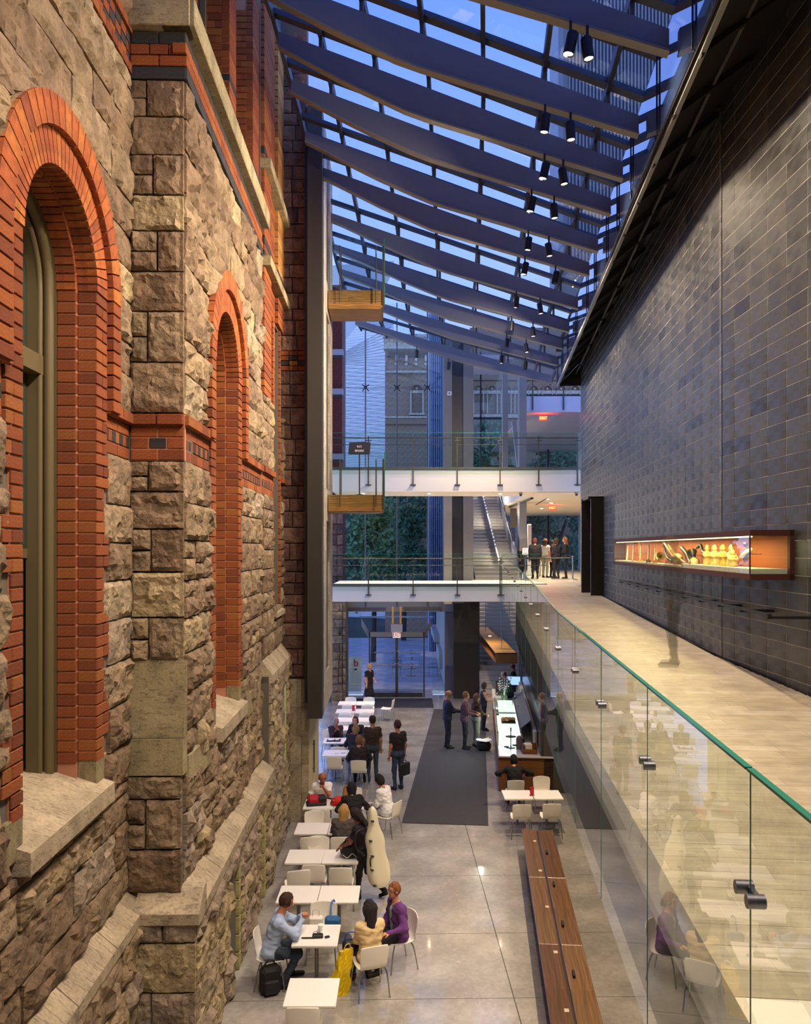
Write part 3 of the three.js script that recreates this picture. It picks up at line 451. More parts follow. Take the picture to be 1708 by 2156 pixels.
{
  const g = struct('ceiling', 'sloping glass skylight with dark glazing bars over the hall', TR, 'skylight');
  const Ls = [-.12, .45, 1.4, 2.35, 3.3, 4.25, 5.2, 6.05], rows = []; const bd = BEAMS.map(b => b[1]); rows.push(-4, -1.5); bd.forEach((d, i) => { rows.push(d); if (i + 1 < bd.length) rows.push((d + bd[i + 1]) / 2); }); rows.push(34.0);
  const bar = M('#39404e', .5, { metalness: .2 });
  for (let i = 0; i + 1 < rows.length; i++) for (let j = 0; j + 1 < Ls.length; j++) {
    const a = rows[i] + .02, b = rows[i + 1] - .02, p = Ls[j] + .02, q = Ls[j + 1] - .02, P = [[a, p], [b, p], [b, q], [a, q]].map(([d, l]) => { const L = l * lenR(d) / 5.95; return [XE(d) - L, glassY(L, d), -d]; });
    const geo = new THREE.BufferGeometry(); geo.setAttribute('position', new THREE.Float32BufferAttribute([...P[0], ...P[1], ...P[2], ...P[0], ...P[2], ...P[3]], 3)); geo.computeVertexNormals(); part('glass_pane', uvBox(geo), GLASSBLUE, g);
  }
  for (const L of Ls) for (let i = 0; i + 1 < rows.length; i++) { if (i % 2) continue; const a = rows[i], b = rows[Math.min(rows.length - 1, i + 2)], la = L * lenR(a) / 5.95, lb = L * lenR(b) / 5.95, xa = XE(a) - la, xb = XE(b) - lb, ya = glassY(la, a), yb = glassY(lb, b); part('purlin', remap(box(-.035, .035, -.16, .04, 0, 1), (x, y, z) => [x + xa + (xb - xa) * z, y + ya + (yb - ya) * z, -(a + (b - a) * z)]), bar, g); }
  rows.forEach((d, i) => { const x = XE(d), w = i % 2 ? .05 : .09; part('rafter', poly([[x + .12, glassY(-.12, d) - .06], [x + .12, glassY(-.12, d) + .03], [x - lenR(d) - .1, glassY(lenR(d) + .1, d) + .03], [x - lenR(d) - .1, glassY(lenR(d) + .1, d) - .06]], w * 2, (u, v, z) => [u, v, -d - w + z]), bar, g); });
}
{ // upright glass strip between the beam ends and the gutter; mirrors the beams at this low angle
  const g = struct('trim_1', 'upright glass strip between the beam ends and the dark gutter', TR, 'glass strip');
  const m = new THREE.MeshPhysicalMaterial({ color: '#33415e', roughness: .02, metalness: 0, ior: 2.2, clearcoat: 1, clearcoatRoughness: .02 });
  const ds = [-4, ...BEAMS.map(b => b[1] + .9)];
  for (let i = 0; i + 1 < ds.length; i++) { const a = ds[i] + .01, b = Math.min(ds[i + 1], 30) - .01, xa = XE(a) + .06, xb = XE(b) + .06; if (b <= a) break; part('glass_panel', remap(box(0, .02, 12.2, 13.3, 0, 1), (x, y, z) => [x + xa + (xb - xa) * z, y, -(a + (b - a) * z)]), m, g); }
  for (let i = 1; i + 1 < ds.length; i++) { const d = ds[i]; if (d > 30) break; part('joint', cyl(V(XE(d) + .04, 12.2, -d), V(XE(d) + .04, 13.3, -d), .012), BLACK, g); }
  const edge = M('#9a9c94', .4, { metalness: .6 }); part('edge_trim', remap(box(-.03, .03, 12.14, 12.22, 0, 1), (x, y, z) => { const d = -4 + 33 * z; return [x + ENDS[0][0] + .03 + (XE(29) - ENDS[0][0]) * Math.max(0, (d - 11) / 18), y, -d]; }), edge, g);
}
{
  const g = struct('trim_2', 'dark steel gutter trough between the skylight and the slate wall', TR, 'gutter');
  const GD = M('#26231f', .6, { metalness: .2 });
  const xa = ENDS[0][0] + .08, xb = XE(29) + .08;
  const xg = d => xa + (xb - xa) * Math.max(0, (d - 11) / 18);
  const xwall = d => d > KINK ? XW : (4.57 - d * sR) / cR, seg = []; for (let d = -4; d < 28.5; d += 1.1) { const e = Math.min(28.6, d + 1.1); seg.push(remap(box(0, 1, 0, .05, 0, 1), (x, y, z) => { const q = d + (e - d) * z, X0 = xg(q); return [X0 + (xwall(q) - X0) * x, 12.18 + .77 * x + y, -q]; })); }
  part('soffit', merge(seg), GD, g);
  for (let d = 1.5; d < 28.5; d += 1.35) { part('rib', remap(box(0, 1, -.09, .02, -.04, .04), (x, y, z) => [xg(d) + .05 + (XW - xg(d)) * x, 12.2 + .72 * x + y, -d + z]), GD, g); }
  for (let d = 3; d < 28; d += 2.7) part('conduit', remap(box(0, 1, -.05, 0, -.02, .02), (x, y, z) => [xg(d + 2.5 * x) + .55 + z, 12.55 + y, -d - 2.5 * x]), STEELDARK, g);
  part('wall_angle', remap(box(-.08, .02, -.06, .06, 0, 1), (x, y, z) => [XW + x, 12.93 + y, -KINK - (28.6 - KINK) * z]), GD, g);
  part('end_plate', remap(box(0, 1, 0, 1, -.02, .02), (x, y, z) => [xg(28.6) + (XW - xg(28.6)) * x, 12.12 + .06 * y + .75 * x * y, -28.62 + z]), GD, g);
  part('back_panel', box(2.62, XW, 13.3, 13.4, 4, -28.6), GD, g);
}
// ---------------------------------------------------------------- spot lamps under the beams
const SPOTS = [[0, 1200, 1], [0, 1235, 2], [1, 1147, 1], [1, 1200, 2], [2, 1146, 1], [2, 1185, 2], [3, 1119, 1], [3, 1166, 2], [4, 1112, 1], [4, 1155, 2], [5, 1105, 1], [5, 1169, 0], [6, 1087, 1], [6, 1137, 2], [7, 1077, 0], [7, 1122, 2], [8, 1067, 0], [8, 1108, 2], [9, 1056, 1], [9, 1106, 0], [10, 945, 0], [10, 878, 0]];
const LENSON = glow('#fff0d0', 14), LENSOFF = M('#55504a', .2), LAMPBODY = M('#17171a', .5);
function spotLamp(xr, dr, y, aim, on, k = 1, where = '') {
  const [x, d] = fromR(xr, dr), P = V(x, y, -d), dir = aim.clone().sub(P).normalize();
  const o = thing('spot_lamp', `${on ? 'lit' : 'unlit'} black spot lamp ${where}`, 'lamp', [x, y, -d], 0, on ? 'lit spot lamps under the roof beams' : 'unlit spot lamps under the roof beams');
  const q = new THREE.Quaternion().setFromUnitVectors(V(0, -1, 0), V(dir.x * .22, -1, dir.z * .22).normalize());
  const body = lathe([[0, .15], [.06, .15], [.072, .13], [.072, -.13], [.062, -.13], [.058, -.1], [0, -.1]], 16); body.applyQuaternion(q);
  const lens = lathe([[0, -.104], [.058, -.104], [.058, -.112], [0, -.112]], 16); lens.applyQuaternion(q);
  part('housing', body, LAMPBODY, o); part('lens', lens, on ? LENSON : LENSOFF, o); part('bracket', cyl(V(0, .13, 0), V(0, .3, 0), .018), LAMPBODY, o);
  if (on) { const s = new THREE.SpotLight(WARM, SPOT * k, 0, .95, .9, 2); s.position.copy(V(0, -.15, 0).applyQuaternion(q)); s.castShadow = true; s.shadow.radius = 3; o.add(s); s.target.position.copy(dir.clone().multiplyScalar(4)); o.add(s.target); s.name = 'spot_light'; }
}
SPOTS.forEach(([b, px, on]) => { const [xe, dr] = ENDS[b]; const d0 = fromR(xe, dr)[1]; let L = 0; for (let k = 0; k < 6; k++) { const d = fromR(xe - L, dr)[1], x = (px - CX) / F * d; L = xe - toR(x, d)[0]; }
  const y = botY(L, dr) - .33, [x, d] = fromR(xe - L, dr); const aim = on === 2 ? V(x + 2.6, [9.5, 5][b % 2], -d + .5) : b > 5 ? V(-.5, 7.5 - (b % 2) * 6, -30) : V(-2.6, [11.5, 5, 12][b % 3], -d - 1.0);
  spotLamp(xe - L, dr - .1, y, aim, on > 0, on === 2 ? .45 : 1.25, `on ${ORD[10 - b]} beam from the end glazing, ${px === Math.max(...SPOTS.filter(q => q[0] === b).map(q => q[1])) ? 'slate wall' : 'stone wall'} side`); });
NEARENDS.forEach(([xe, dr], ni) => { for (const [L, on] of [[1.9, 1], [1.3, 2]]) { const [x, d] = fromR(xe - L, dr); spotLamp(xe - L, dr, botY(L, dr) - .33, on === 2 ? V(x + 3, 4.2, -d) : V(-2.8, [6, 2, 10, 3][ni], -d - 2), true, on === 2 ? .45 : 1.05, `on ${ORD[14 - ni]} beam from the end glazing, ${on === 2 ? 'slate wall' : 'stone wall'} side`); } });
// ================================================================ far end of the hall
const X = (px, d) => (px - CX) / F * d, Y = (py, d) => E - (py - HY) / F * d;
const pbox = (px0, px1, py0, py1, d, depth) => box(X(px0, d), X(px1, d), Y(py1, d), Y(py0, d), -d - depth, -d);      // box whose near face fills these pixels at distance d
const CLAD = M('#d6cbbb', .7, { map: tDress }), GREY = M('#77726a', .6), GREYB = M('#6c6a68', .55);
{ // tall steel-framed block on the left with its stone-clad flank
  const g = struct('wall_steel_frame', 'tall dark steel framed block with a pale stone clad flank beside the old building', TL);
  const x0 = -1.86, x1 = -1.52, d0 = 19.0;
  part('steel_frame', box(x0, x1, 2.55, 16.8, -d0, -d0 - .5), M('#3d3a34', .5, { metalness: .3 }), g);
  part('steel_core', box(x0, x1 - .05, 2.6, 16.8, -d0 - .5, -22.6), STEELDARK, g);
  let n = 0; for (let y = 2.55; y < 16.7; y += .9) for (const [a, b] of [[19.5, 20.4], [21.5, 22.6]]) part('cladding_panel', box(x1 - .05, x1, y + .004, Math.min(16.8, y + .9) - .004, -a - .004, -b + .004), CLAD, g);
  for (const [a, b] of [[2.55, 3.4], [7.2, 8.0], [12.4, 13.2]]) part('cladding_panel', box(x1 - .05, x1, a, b, -20.4, -21.5), CLAD, g);
  part('slot_lining', box(x1 - .3, x1 - .06, 3.4, 16.8, -20.4, -21.5), M('#3a362f', .7), g);
  part('black_joint', box(x0 - .07, x0, 2.9, 16.8, -d0 - .1, -d0 - .5), BLACK, g);
}
{ // pale stone wall under the block
  const g = struct('wall_left_plinth', 'pale limestone panelled wall at floor level under the steel framed block', TL);
  part('wall_core', box(-2.55, -1.9, 0, 3.38, -19.52, -22.2), M('#8f8470', .9), g);
  const m = ['#b3a68c', '#aa9c82', '#bbae94', '#a3967d'].map(h => M(h, .6, { map: tDress }));
  for (let k = 0; k < 5; k++) { const a = k * .68, b = Math.min(3.4, a + .68); part('stone_panel', cboxAt(-2.3, (a + b) / 2, -19.5, .49, b - a - .006, .05, .004), m[k % 4], g); part('stone_panel', cboxAt(-1.96, (a + b) / 2, -19.5, .18, b - a - .006, .05, .004), m[(k + 1) % 4], g); for (let i = 0; i < 3; i++) part('stone_panel', cboxAt(-1.88, (a + b) / 2, -19.97 - i * .86, .05, b - a - .006, .85, .004), M('#c6b78e', .7), g); }
  part('door_handle', merge([cyl(V(-1.82, .95, -20.3), V(-1.82, 1.75, -20.3), .018), cyl(V(-1.86, 1.05, -20.3), V(-1.82, 1.05, -20.3), .012), cyl(V(-1.86, 1.65, -20.3), V(-1.82, 1.65, -20.3), .012)]), STEELDARK, g);
}
const OAK = M('#b98a4a', .5, { map: tWood }), OAKL = M('#c99c58', .55, { map: tWood }), OAKD = M('#8a5a28', .45, { map: tWood });
function balcony(name, label, y0, y1, gtop) {
  const g = thing(name, label, 'balcony', [0, 0, 0], TL, 'oak balconies'); g.userData.kind = 'structure'; const x0 = -1.5, x1 = -.13, d0 = 20.7, d1 = 21.9;
  part('deck', box(x0, x1, y0, y1, -d0, -d1), OAK, g); part('soffit', box(x0, x1 - .05, y0 - .02, y0, -d0 - .02, -d1), OAKL, g); part('edge_board', box(x1, x1 + .02, y0, y1, -d0, -d1), OAKD, g);
  part('glass_panel', box(x0, x1, y0 + .12, gtop, -d0 + .045, -d0 + .04), GLASSGREEN, g); part('glass_panel', box(x1 + .05, x1 + .055, y0 + .05, gtop, -d0, -d1), GLASSGREEN, g); part('glass_edge', box(x1 + .04, x1 + .065, y0 + .05, gtop, -d0 + .01, -d0), GEDGE, g);
  part('corner_post', box(x1 + .0, x1 + .05, y0 + .06, gtop - .18, -d0 + .02, -d0 - .06), STEELDARK, g);
  for (const x of [x0 + .3, x1 - .16]) for (const z of [-d0 + .06, -d0 - .5]) part('post', cyl(V(x, y0 + .1, z), V(x, gtop - .2, z), .014), STEELDARK, g);
}
balcony('balcony', 'upper oak balcony with glass guard on the steel framed block', 12.6, 13.04, 14.35);
balcony('balcony', 'lower oak balcony with glass guard below the music stand', 7.45, 7.86, 8.95);
{ // music stand carrying a sign
  const [x, d] = [X(757, 21.2), 21.2], o = thing('music_stand', 'black music stand with white lettering on the lower oak balcony', 'music stand', [x, 7.86, -d]);
  part('base', lathe([[0, 0], [.2, .0], [.2, .015], [.06, .05], [0, .05]], 20), BLACK, o); part('pole', cyl(V(0, .04, 0), V(0, 1.15, 0), .016), BLACK, o);
  const desk = part('desk', poly([[-.29, 1.08], [.27, 1.08], [.29, 1.4], [.1, 1.42], [-.27, 1.4]], .015, (u, v, w) => [u, v, w + .02 - (v - 1.08) * .25]), M('#14182c', .5), o);
  const font = await new FontLoader().loadAsync('fonts/droid/droid_sans_bold.typeface.json');
  for (const [t, y, s] of [['RCC', 1.265, .05], ['MUSIC', 1.15, .055]]) { const tg = new TextGeometry(t, { font, size: s, depth: .004, curveSegments: 3 }); tg.computeBoundingBox(); tg.translate(-tg.boundingBox.max.x / 2, 0, 0); tg.rotateX(-.24); tg.translate(0, y, .042 - (y - 1.08) * .25); part('lettering', strip(tg), M('#c8c8d0', .6), o); }
  scene.userData.font = font;
}
const font = scene.userData.font;
function lettering(txt, size, mat, parent, pos, name = 'lettering') { const tg = new TextGeometry(txt, { font, size, depth: .006, curveSegments: 3 }); tg.computeBoundingBox(); tg.translate(-tg.boundingBox.max.x / 2, 0, 0); const m = part(name, strip(tg), mat, parent); m.position.set(...pos); return m; }
// ---- bridges
function bridge(name, label, pxs, floorY, botYv, d, depth, glassTop, posts) {
  const g = struct(name, label, 0, 'bridge'), x0 = X(pxs[0], d), x1 = X(pxs[1], d);
  part('slab', box(x0, x1, botYv, floorY, -d - .02, -d - depth), M('#cfc8ba', .8), g);
  part('fascia', box(x0, x1, botYv, floorY - .09, -d, -d - .03), M('#d2ccc2', .75), g); part('glass_shoe', box(x0, x1, floorY - .07, floorY + .02, -d + .03, -d - .05), M('#57534c', .5), g);
  part('soffit', box(x0, x1, botYv - .03, botYv, -d, -d - depth), SOFFIT, g);
  const ps = posts.map(p => X(p, d)), edges = [x0, ...ps.map(p => p), x1];
  for (let i = 0; i + 1 < edges.length; i++) { part('glass_panel', box(edges[i] + .01, edges[i + 1] - .01, floorY - .25, glassTop, -d + .06, -d + .055), GLASSGREEN, g); part('glass_edge', box(edges[i] + .01, edges[i + 1] - .01, glassTop - .004, glassTop + .006, -d + .065, -d + .05), GEDGE, g); }
  for (const p of ps) { part('post', merge([box(p - .02, p + .02, botYv + .18, glassTop - .12, -d + .04, -d - .0), box(p - .1, p + .1, botYv + .2, botYv + .235, -d + .09, -d), box(p - .1, p + .1, glassTop - .3, glassTop - .27, -d + .09, -d)]), STEELDARK, g); }
  part('handrail', cyl(V(x0, glassTop - .17, -d - .05), V(x1, glassTop - .17, -d - .05), .02), STEELDARK, g); part('rail_line', cyl(V(x0, glassTop - .42, -d - .05), V(x1, glassTop - .42, -d - .05), .012), STEELDARK, g);
}
bridge('floor_bridge_upper', 'upper white bridge with glass guard crossing the hall', [700, 1222], 9.47, 8.62, 30, 2.6, 10.74, [776, 870, 963, 1053, 1134, 1216]);
bridge('floor_bridge_lower', 'lower white bridge with glass guard meeting the walkway', [700, 1152], 5.19, 4.58, 30, 3.4, 6.3, [776, 870, 963, 1053]);
// ---- end wall: frameless glazing hung on rods
{
  const g = struct('window_4', 'frameless glass end wall with cable rods and spider fittings', 0, 'window'), d = 36.2;
  const cols = [720, 770, 836, 900, 937], rows = [640, 817, 1000, 1150, 1276];
  for (let i = 0; i + 1 < cols.length; i++) for (let j = 0; j + 1 < rows.length; j++) part('glass_pane', pbox(cols[i] + .4, cols[i + 1] - .4, rows[j] + .4, rows[j + 1] - .4, d, .012), GLASS, g);
  for (const c of [770, 836, 900]) { part('rod', cyl(V(X(c, d), Y(1276, d), -d + .15), V(X(c, d), Y(640, d), -d + .15), .03), M('#55575e', .4, { metalness: .5 }), g); const x = X(c, d), y = Y(817, d), q = []; for (const [a, b] of [[1, 1], [1, -1], [-1, 1], [-1, -1]]) q.push(cyl(V(x, y, -d + .15), V(x + a * .14, y + b * .14, -d + .02), .022)); q.push(new THREE.SphereGeometry(.075, 8, 6).translate(x, y, -d + .15)); part('spider_fitting', merge(q), BLACK, g); }
  part('joint', box(X(720, d), X(937, d), Y(817, d) - .01, Y(817, d) + .01, -d, -d + .02), M('#5a5c62', .5), g);
  // lower glazing at the entrance level
  const lc = [728, 763, 908, 942]; for (const [a, b] of [[728, 762], [910, 943]]) part('glass_pane', pbox(a, b, 1288, 1470, 36.2, .012), GLASS, g);
  part('header', pbox(722, 955, 1266, 1288, 36.1, .4), M('#77777a', .5, { metalness: .5 }), g); part('vent_grille', pbox(730, 812, 1279, 1284, 36.05, .06), M('#44444a', .6), g); part('vent_grille', pbox(850, 930, 1278, 1284, 36.05, .06), M('#4a4644', .6), g);
}
{ // glazed entrance lobby
  const g = struct('door_1', 'frameless glass entrance lobby with double doors and a red exit sign', 0, 'door'), d = 35.6, dB = 37.6;
  const BR = M('#5d5a52', .35, { metalness: .8 });
  const xa = X(778, d), xb = X(893, d), yh = Y(1331, d), XA = X(761, dB), XB = X(909, dB), yt = Y(1306, dB);
  part('header', box(xa, xb, Y(1341, d), yh, -d, -d - .12), M('#8c8a86', .35, { metalness: .8 }), g);
  part('roof_glass', remap(box(0, 1, 0, .03, 0, 1), (x, y, z) => [xa - .3 + (xb - xa + .6) * x + (x - .5) * .9 * z, yt + .15 + y, -d - .3 - (dB - d + .6) * z]), GLASSGREEN, g);
  part('roof_edge', box(XA - .1, XB + .1, yt + .12, yt + .2, -dB + .1, -dB), M('#9fc4d8', .2), g);
  for (const [p, q] of [[xa, XA], [xb, XB]]) { const s = p < q ? 1 : -1; part('gusset_plate', remap(box(0, 1, 0, 1, 0, .03), (x, y, z) => [p + (q - p) * x, yh - .35 + .35 * y + (yt - yh + .1) * x, -d - (dB - d) * x + z]), M('#8a6f44', .4, { metalness: .4 }), g); part('side_glass', remap(box(0, 1, 0, 1, 0, .012), (x, y, z) => [p + (q - p) * x, (yh - .3) * y, -d - (dB - d) * x + z]), GLASSGREEN, g); part('post', box(p - .03, p + .03, 0, yh, -d, -d - .06), BR, g); }
  const xm = (xa + xb) / 2; for (const [p, q, s] of [[xa + .06, xm - .03, 1], [xm + .03, xb - .06, -1]]) {
    const leaf = part('door_leaf', box(p, q, .2, yh - .25, -d - .05, -d - .062), GLASS, g); const e = s > 0 ? q : p;
    part('stile', box(e - .03, e + .03, .02, yh - .2, -d - .03, -d - .08), BR, leaf); part('bottom_rail', box(p, q, .02, .2, -d - .03, -d - .08), BR, leaf);
    part('push_bar', tube([V(e, 2.05, -d + .02), V(e - s * .12, 1.98, -d + .05), V(e - s * .95, 1.98, -d + .05)], .025, 12, 6), CHROME, leaf); part('push_bar', tube([V(e, 1.5, -d + .02), V(e - s * .12, 1.43, -d + .05), V(e - s * .95, 1.43, -d + .05)], .025, 12, 6), CHROME, leaf); }
  part('threshold', box(xa - .3, xb + .4, 0, .02, -d + .1, -dB), M('#8a8a90', .4), g);
  for (const s of [-1, 1]) part('hanger', box(xm + s * .17 - .04, xm + s * .17 + .04, Y(1313, d), Y(1282, d) + .1, -d + .06, -d), M('#b08a3a', .5), g);
  part('exit_box', box(xm - .25, xm + .25, Y(1331, d), Y(1314, d), -d + .1, -d), M('#8a8a94', .4), g);
  const s = part('exit_sign', box(xm - .17, xm + .17, Y(1342, d) - .0, Y(1331, d), -d + .14, -d + .02), glow('#f5efe6', .9), g);
  const t = lettering('EXIT', .19, glow('#d01818', .8), g, [xm, Y(1341, d) + .02, -d + .14]); t.scale.set(.62, 1, 1);
}
// ---- columns, dark doors and stairs behind the bridges
{
  const g = struct('wall_far_columns', 'grey columns with a dark glossy recess beside the end glazing', 0);
  const d = 34.5; part('column', pbox(935, 952, 700, 985, d, .8), GREY, g); part('recess', pbox(952, 976, 690, 1270, d + .3, .6), M('#3a3a3e', .4), g); part('column', pbox(976, 997, 700, 985, d, .8), GREY, g);
  part('column', pbox(935, 952, 985, 1272, d, .8), M('#8f8778', .7), g); part('column', pbox(976, 997, 985, 1240, d, .8), GREY, g);
  part('dark_door', pbox(955, 1010, 1266, 1474, 35.4, .3), M('#38322a', .35, { metalness: .3 }), g); part('wall_core', pbox(937, 958, 1266, 1475, 36.2, .3), M('#55555a', .5), g);
  part('sensor', pbox(942, 951, 824, 832, d - .04, .04), M('#d6d6d6', .5), g); part('sensor_lens', pbox(945, 948, 826.5, 829.5, d - .05, .02), BLACK, g);
}
function stair(name, label, x0, x1, yBot, yTop, dBot, dTop, n, mat, riser) {
  const g = struct(name, label, 0, 'staircase'); for (let i = 0; i < n; i++) { const y = yBot + (yTop - yBot) * (i + 1) / n, a = dBot + (dTop - dBot) * i / n, b = dBot + (dTop - dBot) * (i + 1) / n; part('step', merge([box(x0, x1, y - .05, y, -a + .03, -b), box(x0, x1, y - (yTop - yBot) / n - .3, y - .05, -a, -b)]), mat, g); } return g;
}
const st1 = stair('floor_stair_upper', 'grey stone stair rising from the foyer to the upper bridge with a lit handrail', 2.95, 4.72, 5.19, 9.4, 34.5, 43, 26, M('#8d8780', .6), 0);
{
  const r0 = V(3.95, 6.05, -34.6), r1 = V(3.95 - .1, 10.2, -43); part('handrail', cyl(r0, r1, .035), STEEL, st1);
  const L = glow('#fff4dc', 9); for (let i = 0; i < 26; i++) { const p = r0.clone().lerp(r1, i / 26); part('led', new THREE.SphereGeometry(.03, 8, 6).translate(p.x, p.y - .02, p.z + .06), L, st1); }
  for (let i = 0; i < 3; i++) { const s = new THREE.PointLight(0xfff0d8, 7); s.position.copy(r0).lerp(r1, .1 + .4 * i).add(V(0, .1, .25)); s.castShadow = true; s.name = 'stair_light'; st1.add(s); }
  const q = [V(4.72, 6.1, -34.5), V(4.72, 10.3, -43)]; part('guard_rail', cyl(q[0], q[1], .05), M('#2c2c30', .4), st1);
  for (let i = 0; i < 9; i++) { const p = q[0].clone().lerp(q[1], (i + .5) / 9); part('guard_panel', box(p.x - .02, p.x + .02, p.y - 1.0, p.y, p.z - .45, p.z + .45), i % 2 ? M('#6a6a70', .4) : M('#45454a', .3), st1); }
}
stair('floor_stair_lower', 'pale stone stair climbing behind the cafe counter', 3.2, 5.4, .2, 4.9, 33.4, 44, 28, M('#b5ac9c', .7), 0);
part('wall_core', box(3.1, 5.6, 0, 4.6, -45, -45.3), PLASTER, struct('wall_stair_back', 'pale wall behind the lower stair', 0));
{ // wooden canopy above the cafe counter
  const m = new THREE.Group(); const o = thing('wooden_canopy', 'long glowing oak canopy hanging over the cafe counter', 'canopy', [0, 0, 0], 0);
  const d0 = 28.6, d1 = 38; const Pt = (px, py, d) => at(px, py, d);
  const y0 = Y(1397, d0), y1 = Y(1375, d0);
  part('front_board', box(X(1044, d0), X(1090, d0), y0, y1, -d0, -d0 - .03), OAKD, o);
  part('top_board', remap(box(0, 1, 0, .03, 0, 1), (x, y, z) => { const d = d0 + (d1 - d0) * z, a = X(1044, d0) + .1 * z, b = X(1088, d0) + .1 * z; return [a + (b - a) * x, y1 - .03 + y, -d]; }), OAKL, o); part('underside', box(X(1044, d0), X(1088, d0), y0, y0 + .03, -d0 - .03, -d1), OAKD, o);
  part('downlight', lathe([[0, 0], [.06, 0], [.06, .02], [0, .02]], 12).translate(X(1060, d0) + .1, y1 + .0, -d0 - 5.5), glow('#ffe8b8', 5), o);
  for (const z of [-30, -36]) part('hanger', cyl(V(X(1066, d0), y1, z), V(X(1066, d0), 4.6, z), .012), STEEL, o);
}
// ---- foyer on the upper level, right of the stair
{
  const g = struct('floor_foyer', 'pale stone foyer floor at walkway level beyond the bridge', 0, 'floor'); part('slab', box(4.6, 11, 4.7, 5.185, -29.2, -52), M('#c3bba9', .35, { map: tConc }), g); part('slab', box(2.8, 4.8, 4.7, 5.18, -33.3, -34.6), M('#c3bba9', .4), g);
  const c = struct('ceiling_foyer', 'white foyer ceiling with slot lights above the standing group', 0, 'ceiling'); part('slab', box(4.75, 11, 8.6, 9.45, -32, -52), M('#d8d2c6', .8), c); part('soffit', box(4.85, 11, 8.57, 8.6, -30.2, -52), SOFFIT, c);
  const slot = M('#1b1b1b', .6); part('slot', remap(box(0, .05, 8.55, 8.57, 0, 1), (x, y, z) => [X(1146, 34) + x + .35 * z, y, -33.5 - 5 * z]), slot, c); part('slot', remap(box(0, .12, 8.5, 8.57, 0, 1), (x, y, z) => [5.05 + x, y, -33 - 7 * z]), BLACK, c);
  for (const [x, d, w] of [[5.9, 34, 'above the standing group'], [6.6, 37, 'behind the standing group'], [5.7, 40, 'above the white totem'], [7, 42, 'before the exit sign'], [6.2, 46, 'beside the foyer glazing']]) { const L = thing('downlight', `round recessed downlight in the foyer ceiling ${w}`, 'lamp', [x, 8.56, -d], 0, 'downlights in the foyer ceiling'); part('lens', lathe([[0, -.01], [.07, -.01], [.07, .0], [0, 0]], 14), glow('#fff0d4', 6), L); const s = new THREE.SpotLight(0xffe6c4, 75, 0, 1.1, .8, 2); s.position.set(0, -.06, 0); s.target.position.set(0, -4, 0); s.castShadow = true; s.name = 'downlight_beam'; L.add(s, s.target); }
  const w = struct('window_5', 'tall foyer glazing with dark mullions looking out to trees', 0, 'window'), d = 51; for (const [a, b] of [[1085, 1153], [1156, 1230]]) { part('glass_pane', pbox(a, b, 1068, 1204, d, .012), GLASS, w); part('glass_pane', pbox(a, b, 912, 985, d, .012), GLASS, w); }
  part('mullion', pbox(1153, 1156.5, 900, 1204, d - .1, .2), BLACK, w); part('transom', pbox(1080, 1235, 1064, 1070, d - .1, .2), BLACK, w);
  const rw = struct('wall_foyer_right', 'pale foyer side wall beyond the slate wall', 0); part('wall_core', box(11, 11.3, 4.6, 14, -29, -52), PLASTER, rw);
  const u = struct('ceiling_upper_landing', 'white landing slab and soffit with a red exit sign above the upper bridge', 0, 'ceiling'); part('fascia', box(X(1108, 37), 11, Y(866, 37), Y(833, 37), -37, -37.3), M('#c8c8d4', .7), u); part('soffit', box(X(1108, 37), 11, Y(866, 37) - .04, Y(866, 37), -37, -52), M('#c9beb2', .85), u); part('guard_strip', box(X(1108, 37), 11, Y(834, 37), Y(831, 37), -37, -37.3), BLACK, u); for (const p of [1122, 1187]) part('guard_post', box(X(p, 36.9) - .03, X(p, 36.9) + .03, Y(863, 36.9), Y(800, 36.9), -36.9, -36.95), STEELDARK, u);
  const col = struct('wall_foyer_column', 'slender grey foyer column between the stair and the standing group', 0, 'column'); part('shaft', pbox(1094, 1109, 790, 985, 36, .6), M('#74726e', .5), col); part('shaft', pbox(1094, 1109, 985, 1160, 36, .6), M('#7a7672', .5), col); part('inclined_strut', remap(box(-.1, .1, 0, 1, -.1, .1), (x, y, z) => { const p = at(1082 + 12 * (1 - y), 888 + 100 * (1 - y), 37); return [p.x + x, p.y, p.z + z]; }), M('#8a8e98', .3), col); part('shaft', pbox(1059, 1070, 780, 985, 40, .5), GREY, col); part('shaft', pbox(1076, 1088, 1050, 1110, 42, .4), GREY, col);
  const w6 = struct('window_6', 'tall stairwell glazing with dark bars looking to the brick museum wing', 0, 'window'), dd = 46; for (const [a, b] of [[996, 1011], [1014, 1058], [1062, 1096]]) for (const [p, q] of [[740, 878], [882, 980]]) part('glass_pane', pbox(a, b, p, q, dd, .012), GLASS, w6); part('mullion', pbox(1011, 1014, 740, 985, dd - .1, .2), BLACK, w6); part('transom', pbox(996, 1060, 878, 882, dd - .1, .2), BLACK, w6); part('canted_soffit', remap(box(0, 1, 0, .2, 0, 1), (x, y, z) => [X(996, 40) + 2 * x, Y(792, 44) + y + .5 * z, -40 - 6 * z]), M('#b9b4b2', .8), w6);
}
function exitSign(px, py, d, w, h, label, txt = 'EXIT') { const p = at(px, py, d), o = thing('exit_sign', label, 'sign', [p.x, p.y, p.z]); part('housing', box(-w / 2, w / 2, -h / 2, h / 2, -.06, 0), glow('#ff1c08', 1.6), o); if (txt) { const t = lettering(txt, h * .62, glow('#ffd27a', 3), o, [0, -h * .31, .001]); const bb = t.geometry.boundingBox ?? (t.geometry.computeBoundingBox(), t.geometry.boundingBox); t.scale.x = w * .86 / (bb.max.x - bb.min.x); } part('stem', cyl(V(0, h / 2 - .02, -.03), V(0, h / 2 + .12, -.03), .012), STEEL, o); const s = new THREE.PointLight(0xff2810, 2.2); s.position.set(0, 0, .15); s.castShadow = true; s.name = 'sign_light'; o.add(s); }
